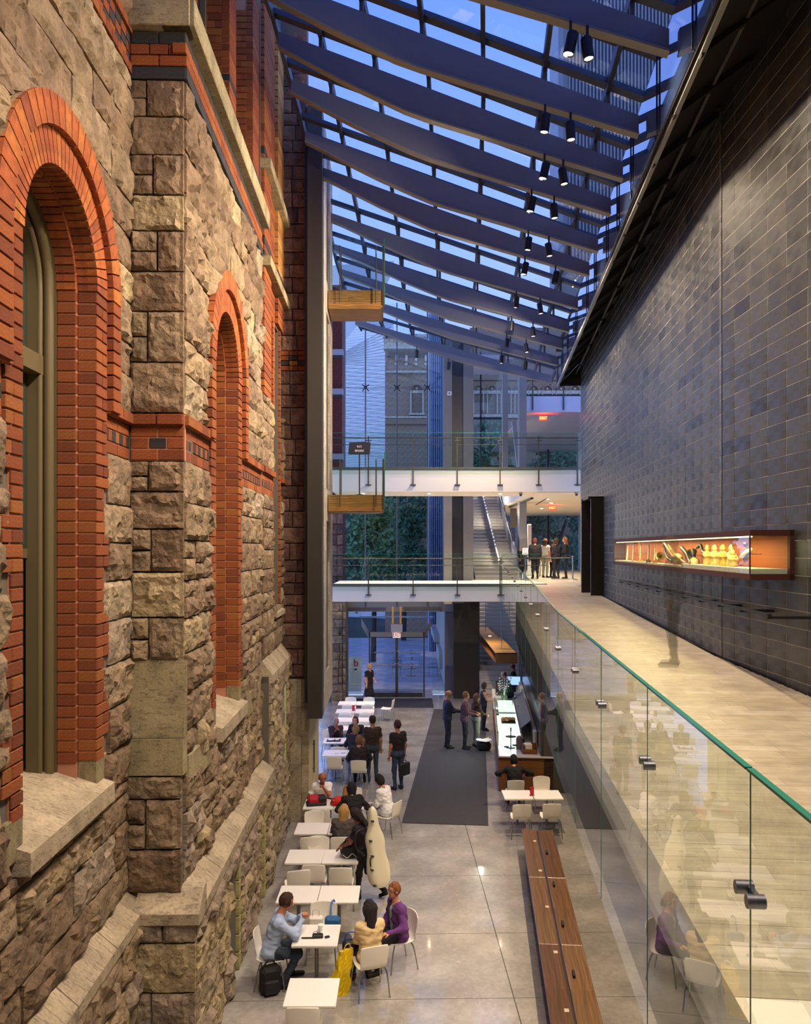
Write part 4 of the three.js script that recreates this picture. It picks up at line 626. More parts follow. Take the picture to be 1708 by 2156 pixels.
exitSign(1144, 880, 37.5, .38, .22, 'red lit exit sign under the upper landing soffit');
exitSign(1163, 1069, 39, .38, .22, 'red lit exit sign over the foyer glazing');
// ---- under the walkway
{
  const g = struct('wall_under_walkway', 'dark panelled wall behind the cafe under the walkway', TR); part('wall_core', box(3.3, 3.6, 0, 4.6, 6, -36), M('#4a463f', .35), g); for (let d = 22; d < 34; d += .95) part('panel', box(1.62, 1.7, .0, 4.6, -d - .01, -d - .94), M('#3b3732', .22, { metalness: .2 }), g);
  part('side_return', box(1.7, 3.4, 0, 4.6, -22, -22.1), M('#4a463f', .4), g);
  for (let d = 4; d < 33; d += 3.2) { const [x, dd] = fromR(1.75, d), L = thing('downlight', `round downlight in the soffit under the walkway, ${ORD[Math.round((d - 4) / 3.2)]} from the empty first table`, 'lamp', [x, walkY(d) - .47, -dd], 0, 'downlights under the walkway'); part('lens', lathe([[0, 0], [.06, 0], [.06, .01], [0, .01]], 14), glow('#ffe8c8', 6), L); const s = new THREE.SpotLight(0xffe2bc, 42, 0, .95, .8, 2); s.position.set(0, -.06, 0); s.target.position.set(-.6, -4, 0); s.castShadow = true; s.name = 'downlight_beam'; L.add(s, s.target); }
}
for (const [x, d, yy, w, k] of [[-1.4, 31.4, 4.53, 'lower bridge over the last tables', 1], [.6, 31.4, 4.53, 'lower bridge over the lobby doors', 1], [2.6, 31.4, 4.53, 'lower bridge by the dark door', 1], [-1.6, 31, 8.57, 'upper bridge beside the oak balcony', 2.2], [.9, 31, 8.57, 'upper bridge in its middle', 2.2], [3.6, 31, 8.57, 'upper bridge before the lit stair', 2.2]]) { const L = thing('downlight', 'round downlight recessed under the ' + w, 'lamp', [x, yy, -d], 0, 'downlights under the bridges'); part('lens', lathe([[0, 0], [.06, 0], [.06, .01], [0, .01]], 14), glow('#ffe8c8', 6), L); const s = new THREE.SpotLight(0xffe0b8, 30 * k, 0, 1.15, .8, 2); s.position.set(0, -.06, 0); s.target.position.set(0, -4, 0); s.castShadow = true; s.name = 'downlight_beam'; L.add(s, s.target); }
// ---- old building going on outside, stone quoins by the entrance
{
  const g = struct('wall_left_beyond', 'stone quoins and dark red brick of the old building beyond the balconies', 0); const r = rng(33), d = 34.6;
  part('wall_core', pbox(694, 727, 1268, 1490, d + .1, 2), CORE, g); for (let py = 1270; py < 1485; py += 17) { const c = 712 + 5 * r(), f = (u, v, w) => [u, v, -d + w], top = Y(py, d), bot = Y(py + 17, d); for (const [a, b] of r() < .4 ? [[697, 722]] : [[697, c], [c, 722]]) part('stone', roughStone(X(a, d), X(b, d), bot, top, .14, f, { cell: .11 }), pick(STONE, r), g); part('stone', roughStone(X(722, d), X(729, d), bot, top, .14, f, { cell: .11 }), pick(STONE, r), g); }
  const d2 = 38; part('wall_core', pbox(690, 721, 600, 1262, d2, 2), M('#5c2018', .9, { map: tBrick }), g);
  for (const py of [735, 818, 955, 1235]) { part('stone_band', pbox(690, 723, py, py + 12, d2 - .15, .4), M('#8b8794', .8), g); part('black_band', pbox(690, 721.5, py + 13, py + 19, d2 - .05, .1), BLACKBRICK, g); }
  for (let py = 1060; py < 1230; py += 22) for (const [a, b] of [[696, 710], [710, 722]]) part('stone', roughStone(X(a, d2), X(b, d2), Y(py + 21, d2), Y(py, d2), .1, (u, v, w) => [u, v, -d2 + w], { cell: .14 }), pick(STONEDARK, r), g);
}
// ---- carpets
single('runner_carpet', (() => { const g = box(-1.84, .2, .001, .014, -19.25, -33.0); g.rotateY(TR); return g; })(), M('#4a4a4e', .98, { map: tCarpet, bumpMap: bFine, bumpScale: .01 }), 'long charcoal runner carpet on the concrete floor', 'carpet');
single('entrance_mat', (() => { const g = box(-2.5, 1.15, .001, .012, -33.35, -35.4); return g; })(), M('#33323a', .9, { map: tCarpet }), 'wide dark entrance mat in front of the glass lobby', 'mat');
// ---- back of the hall behind the camera
part('wall_core', box(-5, 8, -.3, 18, 6, 6.4), M('#8c857a', .9), struct('wall_back', 'plain plastered end wall of the hall', 0));
// ================================================================ outside, at blue hour
single('patio', box(-40, 40, -.25, -.06, -37.8, -60), M('#d6d4cf', .5, { map: tConc }), 'paved terrace outside the entrance lobby', 'terrace', null, 'structure');
single('lawn', box(-60, 60, -.3, -.08, -60, -160), M('#3c4a38', .95), 'dark lawn beyond the terrace', 'lawn', null, 'structure');
single('terrace_wall', merge([pbox(914, 926, 1337, 1352, 44, 6), pbox(925, 941, 1372, 1410, 40.5, 4), box(X(935, 39), X(935, 39) + .4, 0, 3.6, -38, -49)]), M('#aaa79f', .8), 'stepped concrete planter wall along the terrace', 'wall', null, 'structure');
{ // metal-clad crystal volume
  const o = thing('crystal_building', 'pale metal clad angular museum extension with fine slats', 'building', [0, 0, 0]); const d = 80;
  const pt = (px, py) => [X(px, d), Y(py, d)];
  const t = tex(128, 2, (u, v) => { const k = (v * 8) % 1; return k < .12 ? .62 : .95; }, true), m = M('#f2f5fa', .4, { map: t });
  part('clad_face', poly([pt(690, 1297), pt(690, 765), pt(776, 672), pt(830, 700), pt(824, 1297)], 2, (u, v, w) => [u, v, -d - 2 + w + (u + 8) * .5]), m, o);
  part('clad_face', poly([pt(690, 770), pt(690, 560), pt(830, 560), pt(776, 672)], 2, (u, v, w) => [u, v, -d - 2 + w + (u + 8) * .2]), M('#c6c9ce', .5), o);
  for (let k = 0; k < 34; k++) { const y0 = 690 + k * 8; part('slat', remap(box(0, 1, -.035, .035, 0, .12), (x, y, z) => { const a = pt(690, y0 - 6), b = pt(822, y0 + 18); const u = a[0] + (b[0] - a[0]) * x, v = a[1] + (b[1] - a[1]) * x + y; return [u, Math.min(v, Y(Math.max(672, 776 - (u / d * F + CX) + 676), d)), -d + .05 + z + (u + 8) * .5]; }), M('#d2d5da', .5), o); }
}
const MBRICK = M('#a3917d', .9, { map: tBrick }), MSTONE = M('#d8d0bf', .85, { map: tDress });
function archWin(o, d, px0, px1, pyTop, pySpring, pyBot, sill = true) {
  const x0 = X(px0, d), x1 = X(px1, d), r = (x1 - x0) / 2, xc = (x0 + x1) / 2, ys = Y(pySpring, d), yb = Y(pyBot, d);
  const w = part('window', poly((() => { const s = new THREE.Shape(); s.moveTo(x0, yb); s.lineTo(x1, yb); s.lineTo(x1, ys); s.absarc(xc, ys, r, 0, Math.PI, false); return s; })(), .2, (u, v, z) => [u, v, -d + z - .15]), M('#8d7d6c', .9, { map: tBrick }), o);
  const arc = (R0, R1, z, m, nm) => part(nm, poly((() => { const s = new THREE.Shape(); s.absarc(xc, ys, R1, 0, Math.PI, false); s.absarc(xc, ys, R0, Math.PI, 0, true); return s; })(), .25, (u, v, w2) => [u, v, -d + z + w2]), m, w);
  arc(r * 1.02, r * 1.28, 0, M('#8a7763', .9), 'arch'); for (const s of [-1, 1]) part('colonnette', cyl(V(xc + s * r * 1.15, yb, -d + .2), V(xc + s * r * 1.15, ys, -d + .2), r * .16), MSTONE, w);
  part('lintel', box(x0, x1, ys - r * .45, ys + .02, -d + .12, -d), MSTONE, w); part('diamond', (() => { const g = new THREE.BoxGeometry(r * .4, r * .4, .1); g.rotateZ(Math.PI / 4); g.translate(xc, ys + r * .45, -d + .12); return strip(g); })(), MSTONE, w);
  if (sill) part('sill', box(x0 - r * .5, x1 + r * .5, yb - r * .35, yb, -d + .35, -d), MSTONE, w);
}
{
  const d = 62, o = thing('brick_tower', 'old brick museum tower with stone bands, diamonds and a blind arched window', 'building', [0, 0, 0]);
  part('wall', pbox(811, 937, 703, 1345, d, 8), MBRICK, o);
  const band = (a, b, p, q, z, m, nm) => part(nm, pbox(a, b, p, q, d - z, z + .1), m, o);
  band(807, 937, 703, 709, .8, MSTONE, 'cornice'); band(808, 937, 712, 728, .35, MSTONE, 'frieze'); band(808, 937, 728, 734, .7, MSTONE, 'cornice'); band(813, 937, 780, 784.5, .4, MSTONE, 'stone_band'); band(811, 937, 876, 880, .4, MSTONE, 'stone_band'); band(811, 937, 880, 893, .3, M('#8d7b68', .9), 'corbel_band');
  for (let k = 0; k < 9; k++) { const p = 815 + k * 10.5; part('frieze_diamond', (() => { const g = new THREE.BoxGeometry(.24, .24, .1); if (k % 2) g.rotateZ(.785); g.translate(X(p, d), Y(720, d), -d + .42); return strip(g); })(), M('#b3a792', .9), o); }
  for (let k = 0; k < 5; k++) { const p = 825 + k * 20.5; for (const s of [-1, 1]) part('small_arch_window', poly((() => { const s2 = new THREE.Shape(), xc = X(p + s * 4.6, d), r = .11, y0 = Y(752, d), y1 = Y(745, d); s2.moveTo(xc - r, y0); s2.lineTo(xc + r, y0); s2.lineTo(xc + r, y1); s2.absarc(xc, y1, r, 0, Math.PI, false); return s2; })(), .12, (u, v, w) => [u, v, -d + w]), M('#5a5248', .8), o); part('corbel_block', pbox(p + 8, p + 13, 748, 760, d - .3, .4), MSTONE, o); part('diamond', (() => { const g = new THREE.BoxGeometry(.22, .22, .1); g.rotateZ(.785); g.translate(X(p + 10, d), Y(767, d), -d + .1); return strip(g); })(), MSTONE, o); }
  archWin(o, d, 867, 889, 812, 823, 871);
}
{
  const d = 70, o = thing('brick_museum_wing', 'long brick museum wing with a row of arched windows behind the trees', 'building', [0, 0, 0]);
  part('wall', pbox(990, 1330, 690, 1315, d, 8), MBRICK, o); part('stone_band', pbox(990, 1330, 872, 880, d - .4, .5), MSTONE, o); part('stone_band', pbox(990, 1330, 822, 829, d - .2, .3), MSTONE, o); part('corbel_band', pbox(990, 1330, 788, 800, d - .3, .4), M('#8d7b68', .9), o);
  for (let k = 0; k < 8; k++) archWin(o, d, 998 + k * 29, 1016 + k * 29, 812, 823, 871, false);
}
{ // blue glass stair tower
  const d = 52, o = thing('glass_stair_tower', 'slim blue glass stair tower with close vertical fins', 'building', [0, 0, 0]); part('core', pbox(902, 937, 660, 1374, d + .4, 3), M('#5f7fae', .25), o);
  for (let k = 0; k < 9; k++) part('fin', pbox(903 + k * 3.9, 904.2 + k * 3.9, 660, 1374, d, .4), M(k < 2 ? '#b9c8dc' : '#7f9cc8', .3), o); for (let k = 0; k < 16; k++) part('landing', pbox(906 + (k % 2) * 8, 926 + (k % 2) * 6, 760 + k * 30, 763 + k * 30, d + .1, .3), M('#4a5362', .5), o);
}
{ // ribbed office tower above the skylight
  const o = thing('ribbed_tower', 'tall ribbed tower rising beyond the glass roof', 'building', [0, 0, 0]); const d = 95;
  part('shaft', pbox(1196, 1420, -900, 560, d, 12), M('#90939a', .6), o); for (let k = 0; k < 30; k++) part('rib', pbox(1198 + k * 7.3, 1200.6 + k * 7.3, -900, 560, d - .6, .7), M('#7d8087', .6), o); part('corner_fin', pbox(1186, 1197, -900, 560, d - .5, 3), M('#66696f', .6), o);
}
function tree(name, label, px, pyBase, d, h, w, seed, dens = 1, hex = '#3d5a48') {
  const r = rng(seed), p = at(px, 1155, d), o = thing(name, label, 'tree', [p.x, Math.max(-.1, Y(pyBase, d) * 0), -d], 0, 'trees outside the glazing');
  part('trunk', merge([cyl(V(0, 0, 0), V(.1, h * .55, 0), h * .018, h * .012), cyl(V(.1, h * .4, 0), V(w * .3, h * .75, .2), h * .01, .02), cyl(V(.05, h * .35, 0), V(-w * .3, h * .72, -.1), h * .01, .02)]), M('#3a3430', .9), o);
  const n = Math.round(4200 * dens), pos = [], cl2 = []; for (let i = 0; i < 44; i++) { const t = r(), a = r() * 6.28, q = Math.sqrt(r()); cl2.push([Math.cos(a) * q * w * .42 * (1 - .5 * t), h * (.35 + .6 * t), Math.sin(a) * q * w * .3, w * (.1 + .1 * r())]); }
  for (let i = 0; i < n; i++) { const c = cl2[Math.floor(r() * cl2.length)], a = r() * 6.28, b = Math.acos(2 * r() - 1), R = c[3] * Math.cbrt(r()), s = .1 + .12 * r(), C = V(c[0] + R * Math.sin(b) * Math.cos(a), c[1] + R * Math.cos(b) * .8, c[2] + R * Math.sin(b) * Math.sin(a)), u = V(r() - .5, r() - .5, r() - .5).normalize().multiplyScalar(s), v = V(r() - .5, r() - .5, r() - .5).normalize().multiplyScalar(s * .6); for (const q of [C.clone().sub(u), C.clone().add(v), C.clone().add(u), C.clone().sub(u), C.clone().add(u), C.clone().sub(v)]) pos.push(q.x, q.y, q.z); }
  const g = new THREE.BufferGeometry(); g.setAttribute('position', new THREE.Float32BufferAttribute(pos, 3)); g.computeVertexNormals(); part('foliage', uvBox(g), M(hex, .9), o);
}
tree('leafy_tree', 'low leafy tree in front of the crystal building', 786, 1300, 47, 9.6, 4.6, 1, 1.8, '#648a62');
tree('leafy_tree', 'broad leafy tree below the brick tower', 850, 1300, 58, 12, 5.4, 2, 2.6, '#5f8560');
tree('leafy_tree', 'tall leafy tree seen through the stairwell glazing', 1040, 1250, 54, 15.5, 4.5, 3, 1.8, '#5f8560');
tree('leafy_tree', 'dense dark tree outside the foyer glazing', 1165, 1240, 59, 15, 6, 4, 2.4, '#587c62');
tree('leafy_tree', 'second dense tree outside the foyer glazing', 1240, 1240, 65, 15, 6, 5, 2.0, '#587c62');
tree('leafy_tree', 'spreading tree on the lawn behind the terrace', 718, 1300, 66, 9.5, 6, 6, 2.0, '#5a7f5e');
// ================================================================ tables and chairs
const TOP = M('#e6e3da', .5), TOPEDGE = M('#cfcab8', .5), SHELL = M('#ece7d8', .38);
function makeTable(name, label) {
  const o = thing(name, label, 'table');
  part('tabletop', cboxAt(0, .725, 0, .67, .03, .67, .006), TOP, o); part('edge_band', box(-.33, .33, .7, .711, -.33, .33), TOPEDGE, o);
  part('column', cyl(V(0, .02, 0), V(0, .7, 0), .03), STEEL, o); part('foot_plate', lathe([[0, 0], [.21, 0], [.21, .008], [.05, .02], [0, .02]], 24), STEEL, o); part('top_plate', box(-.15, .15, .692, .702, -.15, .15), STEELDARK, o);
  return o;
}
function chairShell() {                                   // one curved white shell: seat and back
  const prof = [[.225, .455, .19], [.215, .44, .205], [.12, .425, .215], [0, .42, .215], [-.12, .425, .21], [-.185, .45, .2], [-.215, .52, .2], [-.235, .62, .21], [-.25, .72, .215], [-.258, .79, .205], [-.26, .805, .19]];   // z, y, half width
  const n = 8, pos = [], idx = []; const layer = (off) => prof.forEach(([z, y, w], k) => { for (let i = 0; i <= n; i++) { const t = i / n * 2 - 1, dish = t * t; const back = k >= 6; let px = t * w, py = y + (back ? -.02 * dish * (k > 8 ? 1 : 0) : .012 * dish), pz = z + (back ? .035 * dish : 0); if (off) { if (back) pz -= off; else if (k > 3) { py -= off * .7; pz -= off * .7; } else py -= off; } pos.push(px, py, pz); } });
  layer(0); layer(.012); const W = n + 1, R = prof.length, N = W * R;
  for (let r = 0; r + 1 < R; r++) for (let i = 0; i < n; i++) { const a = r * W + i; idx.push(a, a + 1, a + W, a + 1, a + W + 1, a + W); const b = a + N; idx.push(b, b + W, b + 1, b + 1, b + W, b + W + 1); }
  const rim = []; for (let i = 0; i < n; i++) rim.push([i, i + 1]); for (let r = 0; r + 1 < R; r++) rim.push([r * W + n, (r + 1) * W + n]); for (let i = n; i > 0; i--) rim.push([(R - 1) * W + i, (R - 1) * W + i - 1]); for (let r = R - 1; r > 0; r--) rim.push([r * W, (r - 1) * W]);
  for (const [a, b] of rim) idx.push(a, a + N, b, b, a + N, b + N);
  const g = new THREE.BufferGeometry(); g.setAttribute('position', new THREE.Float32BufferAttribute(pos, 3)); g.setIndex(idx); g.computeVertexNormals(); return strip(g);
}
function makeChair(name, label) {
  const o = thing(name, label, 'chair'); part('shell', chairShell(), SHELL, o);
  for (const sx of [-1, 1]) { part('leg', tube([V(sx * .1, .41, .08), V(sx * .17, .415, .14), V(sx * .2, .36, .17), V(sx * .235, 0, .23)], .011, 14, 7), CHROME, o); part('leg', tube([V(sx * .1, .41, -.06), V(sx * .17, .415, -.12), V(sx * .2, .36, -.15), V(sx * .235, 0, -.22)], .011, 14, 7), CHROME, o); }
  part('cross_bar', cyl(V(-.12, .41, .02), V(.12, .41, .02), .01), CHROME, o); return o;
}
let table0, chair0;
function table(xc, dc, label, turn = 0) { if (!table0) { table0 = makeTable('cafe_table', label); table0.position.set(xc, 0, -dc); table0.rotation.y = turn; return table0; } return copyThing(table0, [xc, 0, -dc], turn, label); }
// faces: 0 = towards the camera, PI = away
function chair(xc, dc, turn, label) { if (!chair0) { chair0 = makeChair('shell_chair', label); chair0.position.set(xc, 0, -dc); chair0.rotation.y = turn; return chair0; } return copyThing(chair0, [xc, 0, -dc], turn, label); }
const ROWS = [   // front distance, left edge, how many tops, names
  [10.29, -1.55, 1, ['empty white square table with a single chair tucked under it, first by the stone wall']],
  [11.85, -1.66, 1, ['white table with keys and a black pouch between three seated people']],
  [13.3, -2.12, 2, ['bare white table beside the wall behind the man in the blue shirt', 'bare white table joined to another behind the woman with the bun of dark hair']],
  [14.97, -2.22, 2, ['empty white table against the wall next to the table with the black bag', 'white table carrying the black sports bag']],
  [16.5, -2.26, 2, ['white table in front of the blonde woman, wall side', 'white table in front of the blonde woman, aisle side']],
  [18.1, -2.28, 2, ['white table carrying a red and black rucksack', 'white table with a paper bag beside the man in the white shirt']],
  [22.7, -2.32, 2, ['white table with pens and glasses before an empty chair', 'white table before the seated person in the dark jacket']],
  [24.2, -2.46, 2, ['white table with a tray of dishes', 'white table with a red menu holder']],
  [25.9, -2.5, 2, ['white table behind the chatting group, wall side', 'white table behind the chatting group, aisle side']],
  [27.2, -2.42, 2, ['white table fourth from the entrance lobby, wall side', 'white table fourth from the entrance lobby, aisle side']],
  [28.65, -2.46, 2, ['white table with a red menu holder near the entrance', 'white table second from the entrance lobby, aisle side']],
  [30.15, -2.5, 2, ['white table closest to the entrance lobby, wall side', 'white table closest to the entrance lobby, aisle side']],
];
ROWS.forEach(([d, x, n, labels]) => { for (let i = 0; i < n; i++) table(x + .335 + i * .68, d + .335, labels[i]); });
table(2.62, 18.95 + .2, 'white table with a red menu holder beside the slatted bench'); table(3.31, 19.15, 'white table joined beyond the glass wall next to the bench');
const PI = Math.PI, CH = [
  [-1.28, 10.4, PI, 'white shell chair pushed up to the empty first table'],
  [-.52, 11.95, PI + .35, 'white shell chair under the woman in the beige jacket'],
  [-.1, 12.75, -PI / 2 + .4, 'white shell chair under the woman in the purple jacket'],
  [-1.32, 12.95, 0, 'white shell chair holding a white and a blue bag'],
  [-2.0, 12.2, PI / 2, 'white shell chair under the man in the blue shirt'],
  [-1.95, 14.72, PI + .25, 'white shell chair turned askew behind the bare table, wall side'], [-1.66, 14.98, PI, 'white shell chair half hidden behind the askew one'], [-1.16, 14.85, PI, 'white shell chair behind the bare table, aisle side'],
  [-1.9, 16.4, PI + .1, 'white shell chair at the empty table beside the wall'], [-1.27, 16.4, PI, 'white shell chair under the blonde woman'], [-1.72, 15.95, 0, 'white shell chair facing the table with the sports bag'],
  [-1.86, 18.1, PI, 'white shell chair at the table with the red rucksack'], [-1.98, 17.5, 0, 'white shell chair back to back beside the red rucksack table'], [-1.15, 18.0, PI, 'white shell chair under the woman in black at the rucksack table'],
  [-.38, 18.55, -PI / 2 - .5, 'white shell chair under the man in the white shirt'], [-1.25, 19.25, 0, 'empty white shell chair behind the paper bag'], [-2.0, 19.25, 0, 'white shell chair under the person resting chin on hand'],
  [-1.96, 22.6, PI, 'empty white shell chair before the table with pens'], [-1.27, 22.25, PI, 'white shell chair under the person in the dark jacket'],
  [-1.95, 23.75, PI, 'white shell chair behind the table with pens, wall side'], [-1.3, 23.8, PI, 'white shell chair behind the table with pens, aisle side'], [-2.35, 25.5, .3, 'white shell chair under the person in the maroon top'], [-1.45, 25.4, 0, 'white shell chair under the person leaning on the tray table'],
  [-.68, 31.0, -PI / 2 - .2, 'lone white shell chair standing on the dark mat'],
  [2.6, 18.45, PI, 'white shell chair beside the slatted bench'], [3.28, 18.5, PI, 'white shell chair beyond the glass next to the bench'], [2.72, 20.35, PI, 'white shell chair under the person bent over the cafe table'], [3.4, 20.2, 0, 'white shell chair on the far side of the cafe table'],
];
CH.forEach(c => chair(...c));
[[27.2, 'fourth'], [28.65, 'second'], [30.15, 'closest']].forEach(([d, w]) => { [[-2.1, 'wall side'], [-1.4, 'aisle side']].forEach(([x, s]) => { chair(x, d + .95, 0, `white shell chair behind the ${w} table from the entrance lobby, ${s}`); chair(x, d - .28, PI, `white shell chair in front of the ${w} table from the entrance lobby, ${s}`); }); });
// ---- bench under the walkway edge
{
  const o = thing('slatted_bench', 'long walnut bench of two wide planks with black dividers', 'bench', [0, 0, 0], TR), W = ['#83603f', '#725036', '#8c6a48'].map(h => M(h, .3, { map: tWood }));
  const grain = (g) => { const uv = g.attributes.uv; for (let i = 0; i < uv.count; i++) { const a = uv.getX(i); uv.setX(i, uv.getY(i) * .6); uv.setY(i, a); } return g; };
  for (const [a, b] of [[.9, 1.2], [1.23, 1.56]]) for (let d = 7.5, k = 0; d < 17.7; d += 2.55, k++) part('plank', grain(cboxAt((a + b) / 2, .44, -(d + 1.275), b - a, .06, 2.54, .008)), W[(k + (a > 1 ? 1 : 0)) % 3], o);
  part('gap_strip', box(1.2, 1.23, .38, .44, -7.5, -17.7), BLACK, o); part('plinth', box(1.0, 1.56, 0, .41, -7.5, -17.65), M('#2a2724', .5), o);
  for (let d = 8.6; d < 17.5; d += 1.55) { part('divider', cboxAt(1.32, .49, -d, .035, .06, .16, .01), BLACK, o); part('socket_plate', box(1.1, 1.16, .471, .474, -d - .7, -d - .62), M('#c9bfae', .5), o); }
}
// ---- cafe counter
{
  const o = thing('cafe_counter', 'oak cafe counter with a lit glass pastry case', 'counter', [0, 0, 0], TR); const x0 = .5, x1 = 1.5, d0 = 22.0, d1 = 32.4;
  part('end_panel', box(x0, 1.95, 0, .92, -d0, -d0 - .05), OAKD, o); part('front_panel', box(x0, x0 + .04, 0, .92, -d0 - .05, -d1), OAKD, o); part('worktop', cboxAt(1.23, .94, -(d0 + .55), 1.46, .045, 1.2, .008), M('#b9b4b4', .25), o);
  part('worktop', cboxAt(.75, .94, -(28.6 + 1.9), .55, .045, 3.9, .008), M('#d8dfd4', .25), o); part('back_counter', box(1.5, 1.6, 0, 1.35, -d0 - 1.2, -d1), M('#d6d4c2', .6), o); part('back_worktop', box(1.28, 1.62, .9, .94, -d0 - 1.2, -d1), M('#cfcfc4', .4), o);
  const gl = M('#e9efe6', .4); part('display_shelf', box(x0 + .05, x1 - .35, .3, .34, -23.2, -28.4), gl, o); part('display_shelf', box(x0 + .05, x1 - .35, .72, .74, -23.2, -28.4), M('#dfe8e2', .3), o); part('display_back', box(x1 - .36, x1 - .33, .3, 1.3, -23.2, -28.4), M('#e6ece6', .5), o);
  part('case_glass', box(x0, x0 + .01, .3, 1.32, -23.2, -28.5), GLASS, o); part('case_glass', box(x0, x1 - .35, 1.31, 1.32, -23.2, -28.5), GLASS, o); part('case_glass', box(x0, x1 - .35, .3, 1.32, -23.2, -23.21), GLASS, o); part('case_rail', merge([box(x0 - .01, x0 + .02, 1.3, 1.34, -23.2, -28.5), box(x0, x1 - .35, 1.3, 1.34, -25.9, -25.95), box(x1 - .37, x1 - .33, 1.3, 1.36, -23.2, -28.5), box(x0, x0 + .03, .3, 1.34, -23.2, -23.24), box(x0, x0 + .03, .3, 1.34, -28.46, -28.5)]), STEEL, o);
  const s = new THREE.RectAreaLight(0xf0fff0, 13, .5, 5); s.position.set(.85, 1.28, -25.8); s.rotation.x = -Math.PI / 2; s.castShadow = true; s.name = 'case_light'; o.add(s); part('light_tube', box(.6, 1.1, 1.292, 1.3, -23.5, -28.2), glow('#f4fff2', 1.6), o);
  part('sloped_panel', remap(box(0, 1, 0, .03, 0, 1), (x, y, z) => [1.16 + .3 * x, 1.32 + .25 * x + y, -23.6 - 4.8 * z]), STEEL, o);
  // goods inside and on top, each its own thing
  const put = (nm, label, cat, x, y, d, build, group) => { const [wx, wd] = fromR(x, d); const t = thing(nm, label, cat, [wx, y, -wd], TR, group); build(t); return t; };
  const bun = M('#b5713a', .7); put('pastry_tray', 'tray of golden pastries on top of the pastry case', 'pastries', .85, 1.33, 24.6, t => { part('tray', cboxAt(0, .01, 0, .42, .02, .6, .004), M('#3b2a20', .5), t); const r = rng(3); for (let i = 0; i < 18; i++) part('pastry', new THREE.SphereGeometry(.055, 8, 6).scale(1.2, .7, 1).translate((i % 4 - 1.5) * .095, .05 + (i > 12 ? .05 : 0), (Math.floor(i / 4) - 2) * .11), r() < .5 ? bun : M('#d8a860', .7), t); });
  for (const [d, y, w] of [[24.2, .74, 'upper'], [26.4, .74, 'upper rear'], [24.8, .34, 'lower'], [27.3, .34, 'lower rear']]) put('cake_plate', `white plate of wrapped sandwiches on the ${w} shelf of the pastry case`, 'plate', .8, y, d, t => { part('plate', lathe([[0, 0], [.16, 0], [.2, .02], [.19, .025], [0, .012]], 20), WHITE, t); const r = rng(d * 10 | 0); for (let i = 0; i < 9; i++) part('sandwich', cboxAt((r() - .5) * .22, .06 + .05 * (i > 5), (r() - .5) * .22, .11, .07, .07, .01, r() * 3), M(pick(['#efe6d0', '#d9c9a0', '#cbb98a'], r), .8), t); });
  put('pedestal_stand', 'tiered metal stand in front of the pastry case', 'stand', .86, .965, 22.9, t => { part('pole', cyl(V(0, 0, 0), V(0, .55, 0), .018), STEEL, t); part('plate', lathe([[0, .3], [.16, .3], [.16, .31], [0, .31]], 18), STEELDARK, t); part('foot', lathe([[0, 0], [.13, 0], [.13, .012], [0, .02]], 18), BLACK, t); });
  for (const [x, d, l] of [[.72, 22.35, 'near the counter end'], [.95, 22.55, 'beside the wooden box']]) put('sugar_jar', `clear glass jar with a dark lid ${l}`, 'jar', x, .965, d, t => { part('jar', lathe([[0, 0], [.06, 0], [.065, .02], [.065, .13], [.06, .14]], 16), GLASS, t); part('lid', lathe([[0, .14], [.068, .14], [.068, .165], [0, .17]], 16), BLACK, t); });
  put('napkin_box', 'wooden cutlery and napkin box on the counter end', 'box', 1.35, .965, 22.4, t => { part('box', merge([box(-.2, .2, 0, .02, -.18, .18), box(-.2, -.18, 0, .22, -.18, .18), box(.18, .2, 0, .22, -.18, .18), box(-.2, .2, 0, .22, -.18, -.16), box(-.2, .2, 0, .12, .16, .18)]), OAKD, t); part('napkins', cboxAt(-.05, .14, 0, .2, .22, .2, .02, .3), M('#d9cfc2', .9), t); });
  put('thermos', 'brushed grey coffee flask on the counter', 'flask', 1.08, .965, 22.8, t => { part('body', lathe([[0, 0], [.08, 0], [.085, .02], [.085, .27], [.06, .33], [.03, .36], [0, .37]], 18), M('#6a5f5c', .35), t); part('handle', tube([V(.08, .27, 0), V(.14, .24, 0), V(.14, .1, 0), V(.085, .07, 0)], .012, 12, 6), BLACK, t); });
  put('flower_vase', 'slim vase of white flowers on the glass counter', 'vase', .82, .965, 28.9, t => { part('vase', lathe([[0, 0], [.05, 0], [.04, .1], [.05, .3], [.06, .32]], 16), GLASS, t); const r = rng(6), q = [], f = []; for (let i = 0; i < 14; i++) { const a = r() * 6.28, w = .12 + .16 * r(), h = .55 + .4 * r(); q.push(cyl(V(0, .05, 0), V(Math.cos(a) * w, h, Math.sin(a) * w), .006, .004, 5)); for (let k = 0; k < 4; k++) f.push(new THREE.SphereGeometry(.028, 6, 5).translate(Math.cos(a) * w * (.7 + .1 * k), h * (.75 + .1 * k), Math.sin(a) * w * (.7 + .1 * k))); } part('stems', merge(q), M('#5f8a3a', .8), t); part('blossoms', merge(f), M('#e8ead0', .8), t); });
  put('espresso_machine', 'dark espresso machine on the far counter', 'coffee machine', .8, .965, 31.4, t => { part('body', cboxAt(0, .22, 0, .4, .44, .45, .03), M('#1e1a1a', .3), t); part('front', box(-.16, .16, .24, .36, .226, .24), M('#8a1f1f', .4), t); part('drip_tray', cboxAt(0, .03, .28, .36, .05, .16, .01), STEEL, t); part('group_head', merge([cyl(V(-.08, .2, .27), V(-.08, .26, .27), .03), cyl(V(.08, .2, .27), V(.08, .26, .27), .03)]), STEEL, t); });
  put('till_monitor', 'black touch screen till facing the staff side', 'monitor', 1.2, .94, 27.9, t => { part('stand', cyl(V(0, 0, 0), V(0, .25, 0), .03), BLACK, t); part('screen', remap(box(-.2, .2, 0, .3, 0, .03), (x, y, z) => [x * .6 + y * .3, y + .2, z - y * .25 + x * .5]), BLACK, t); });
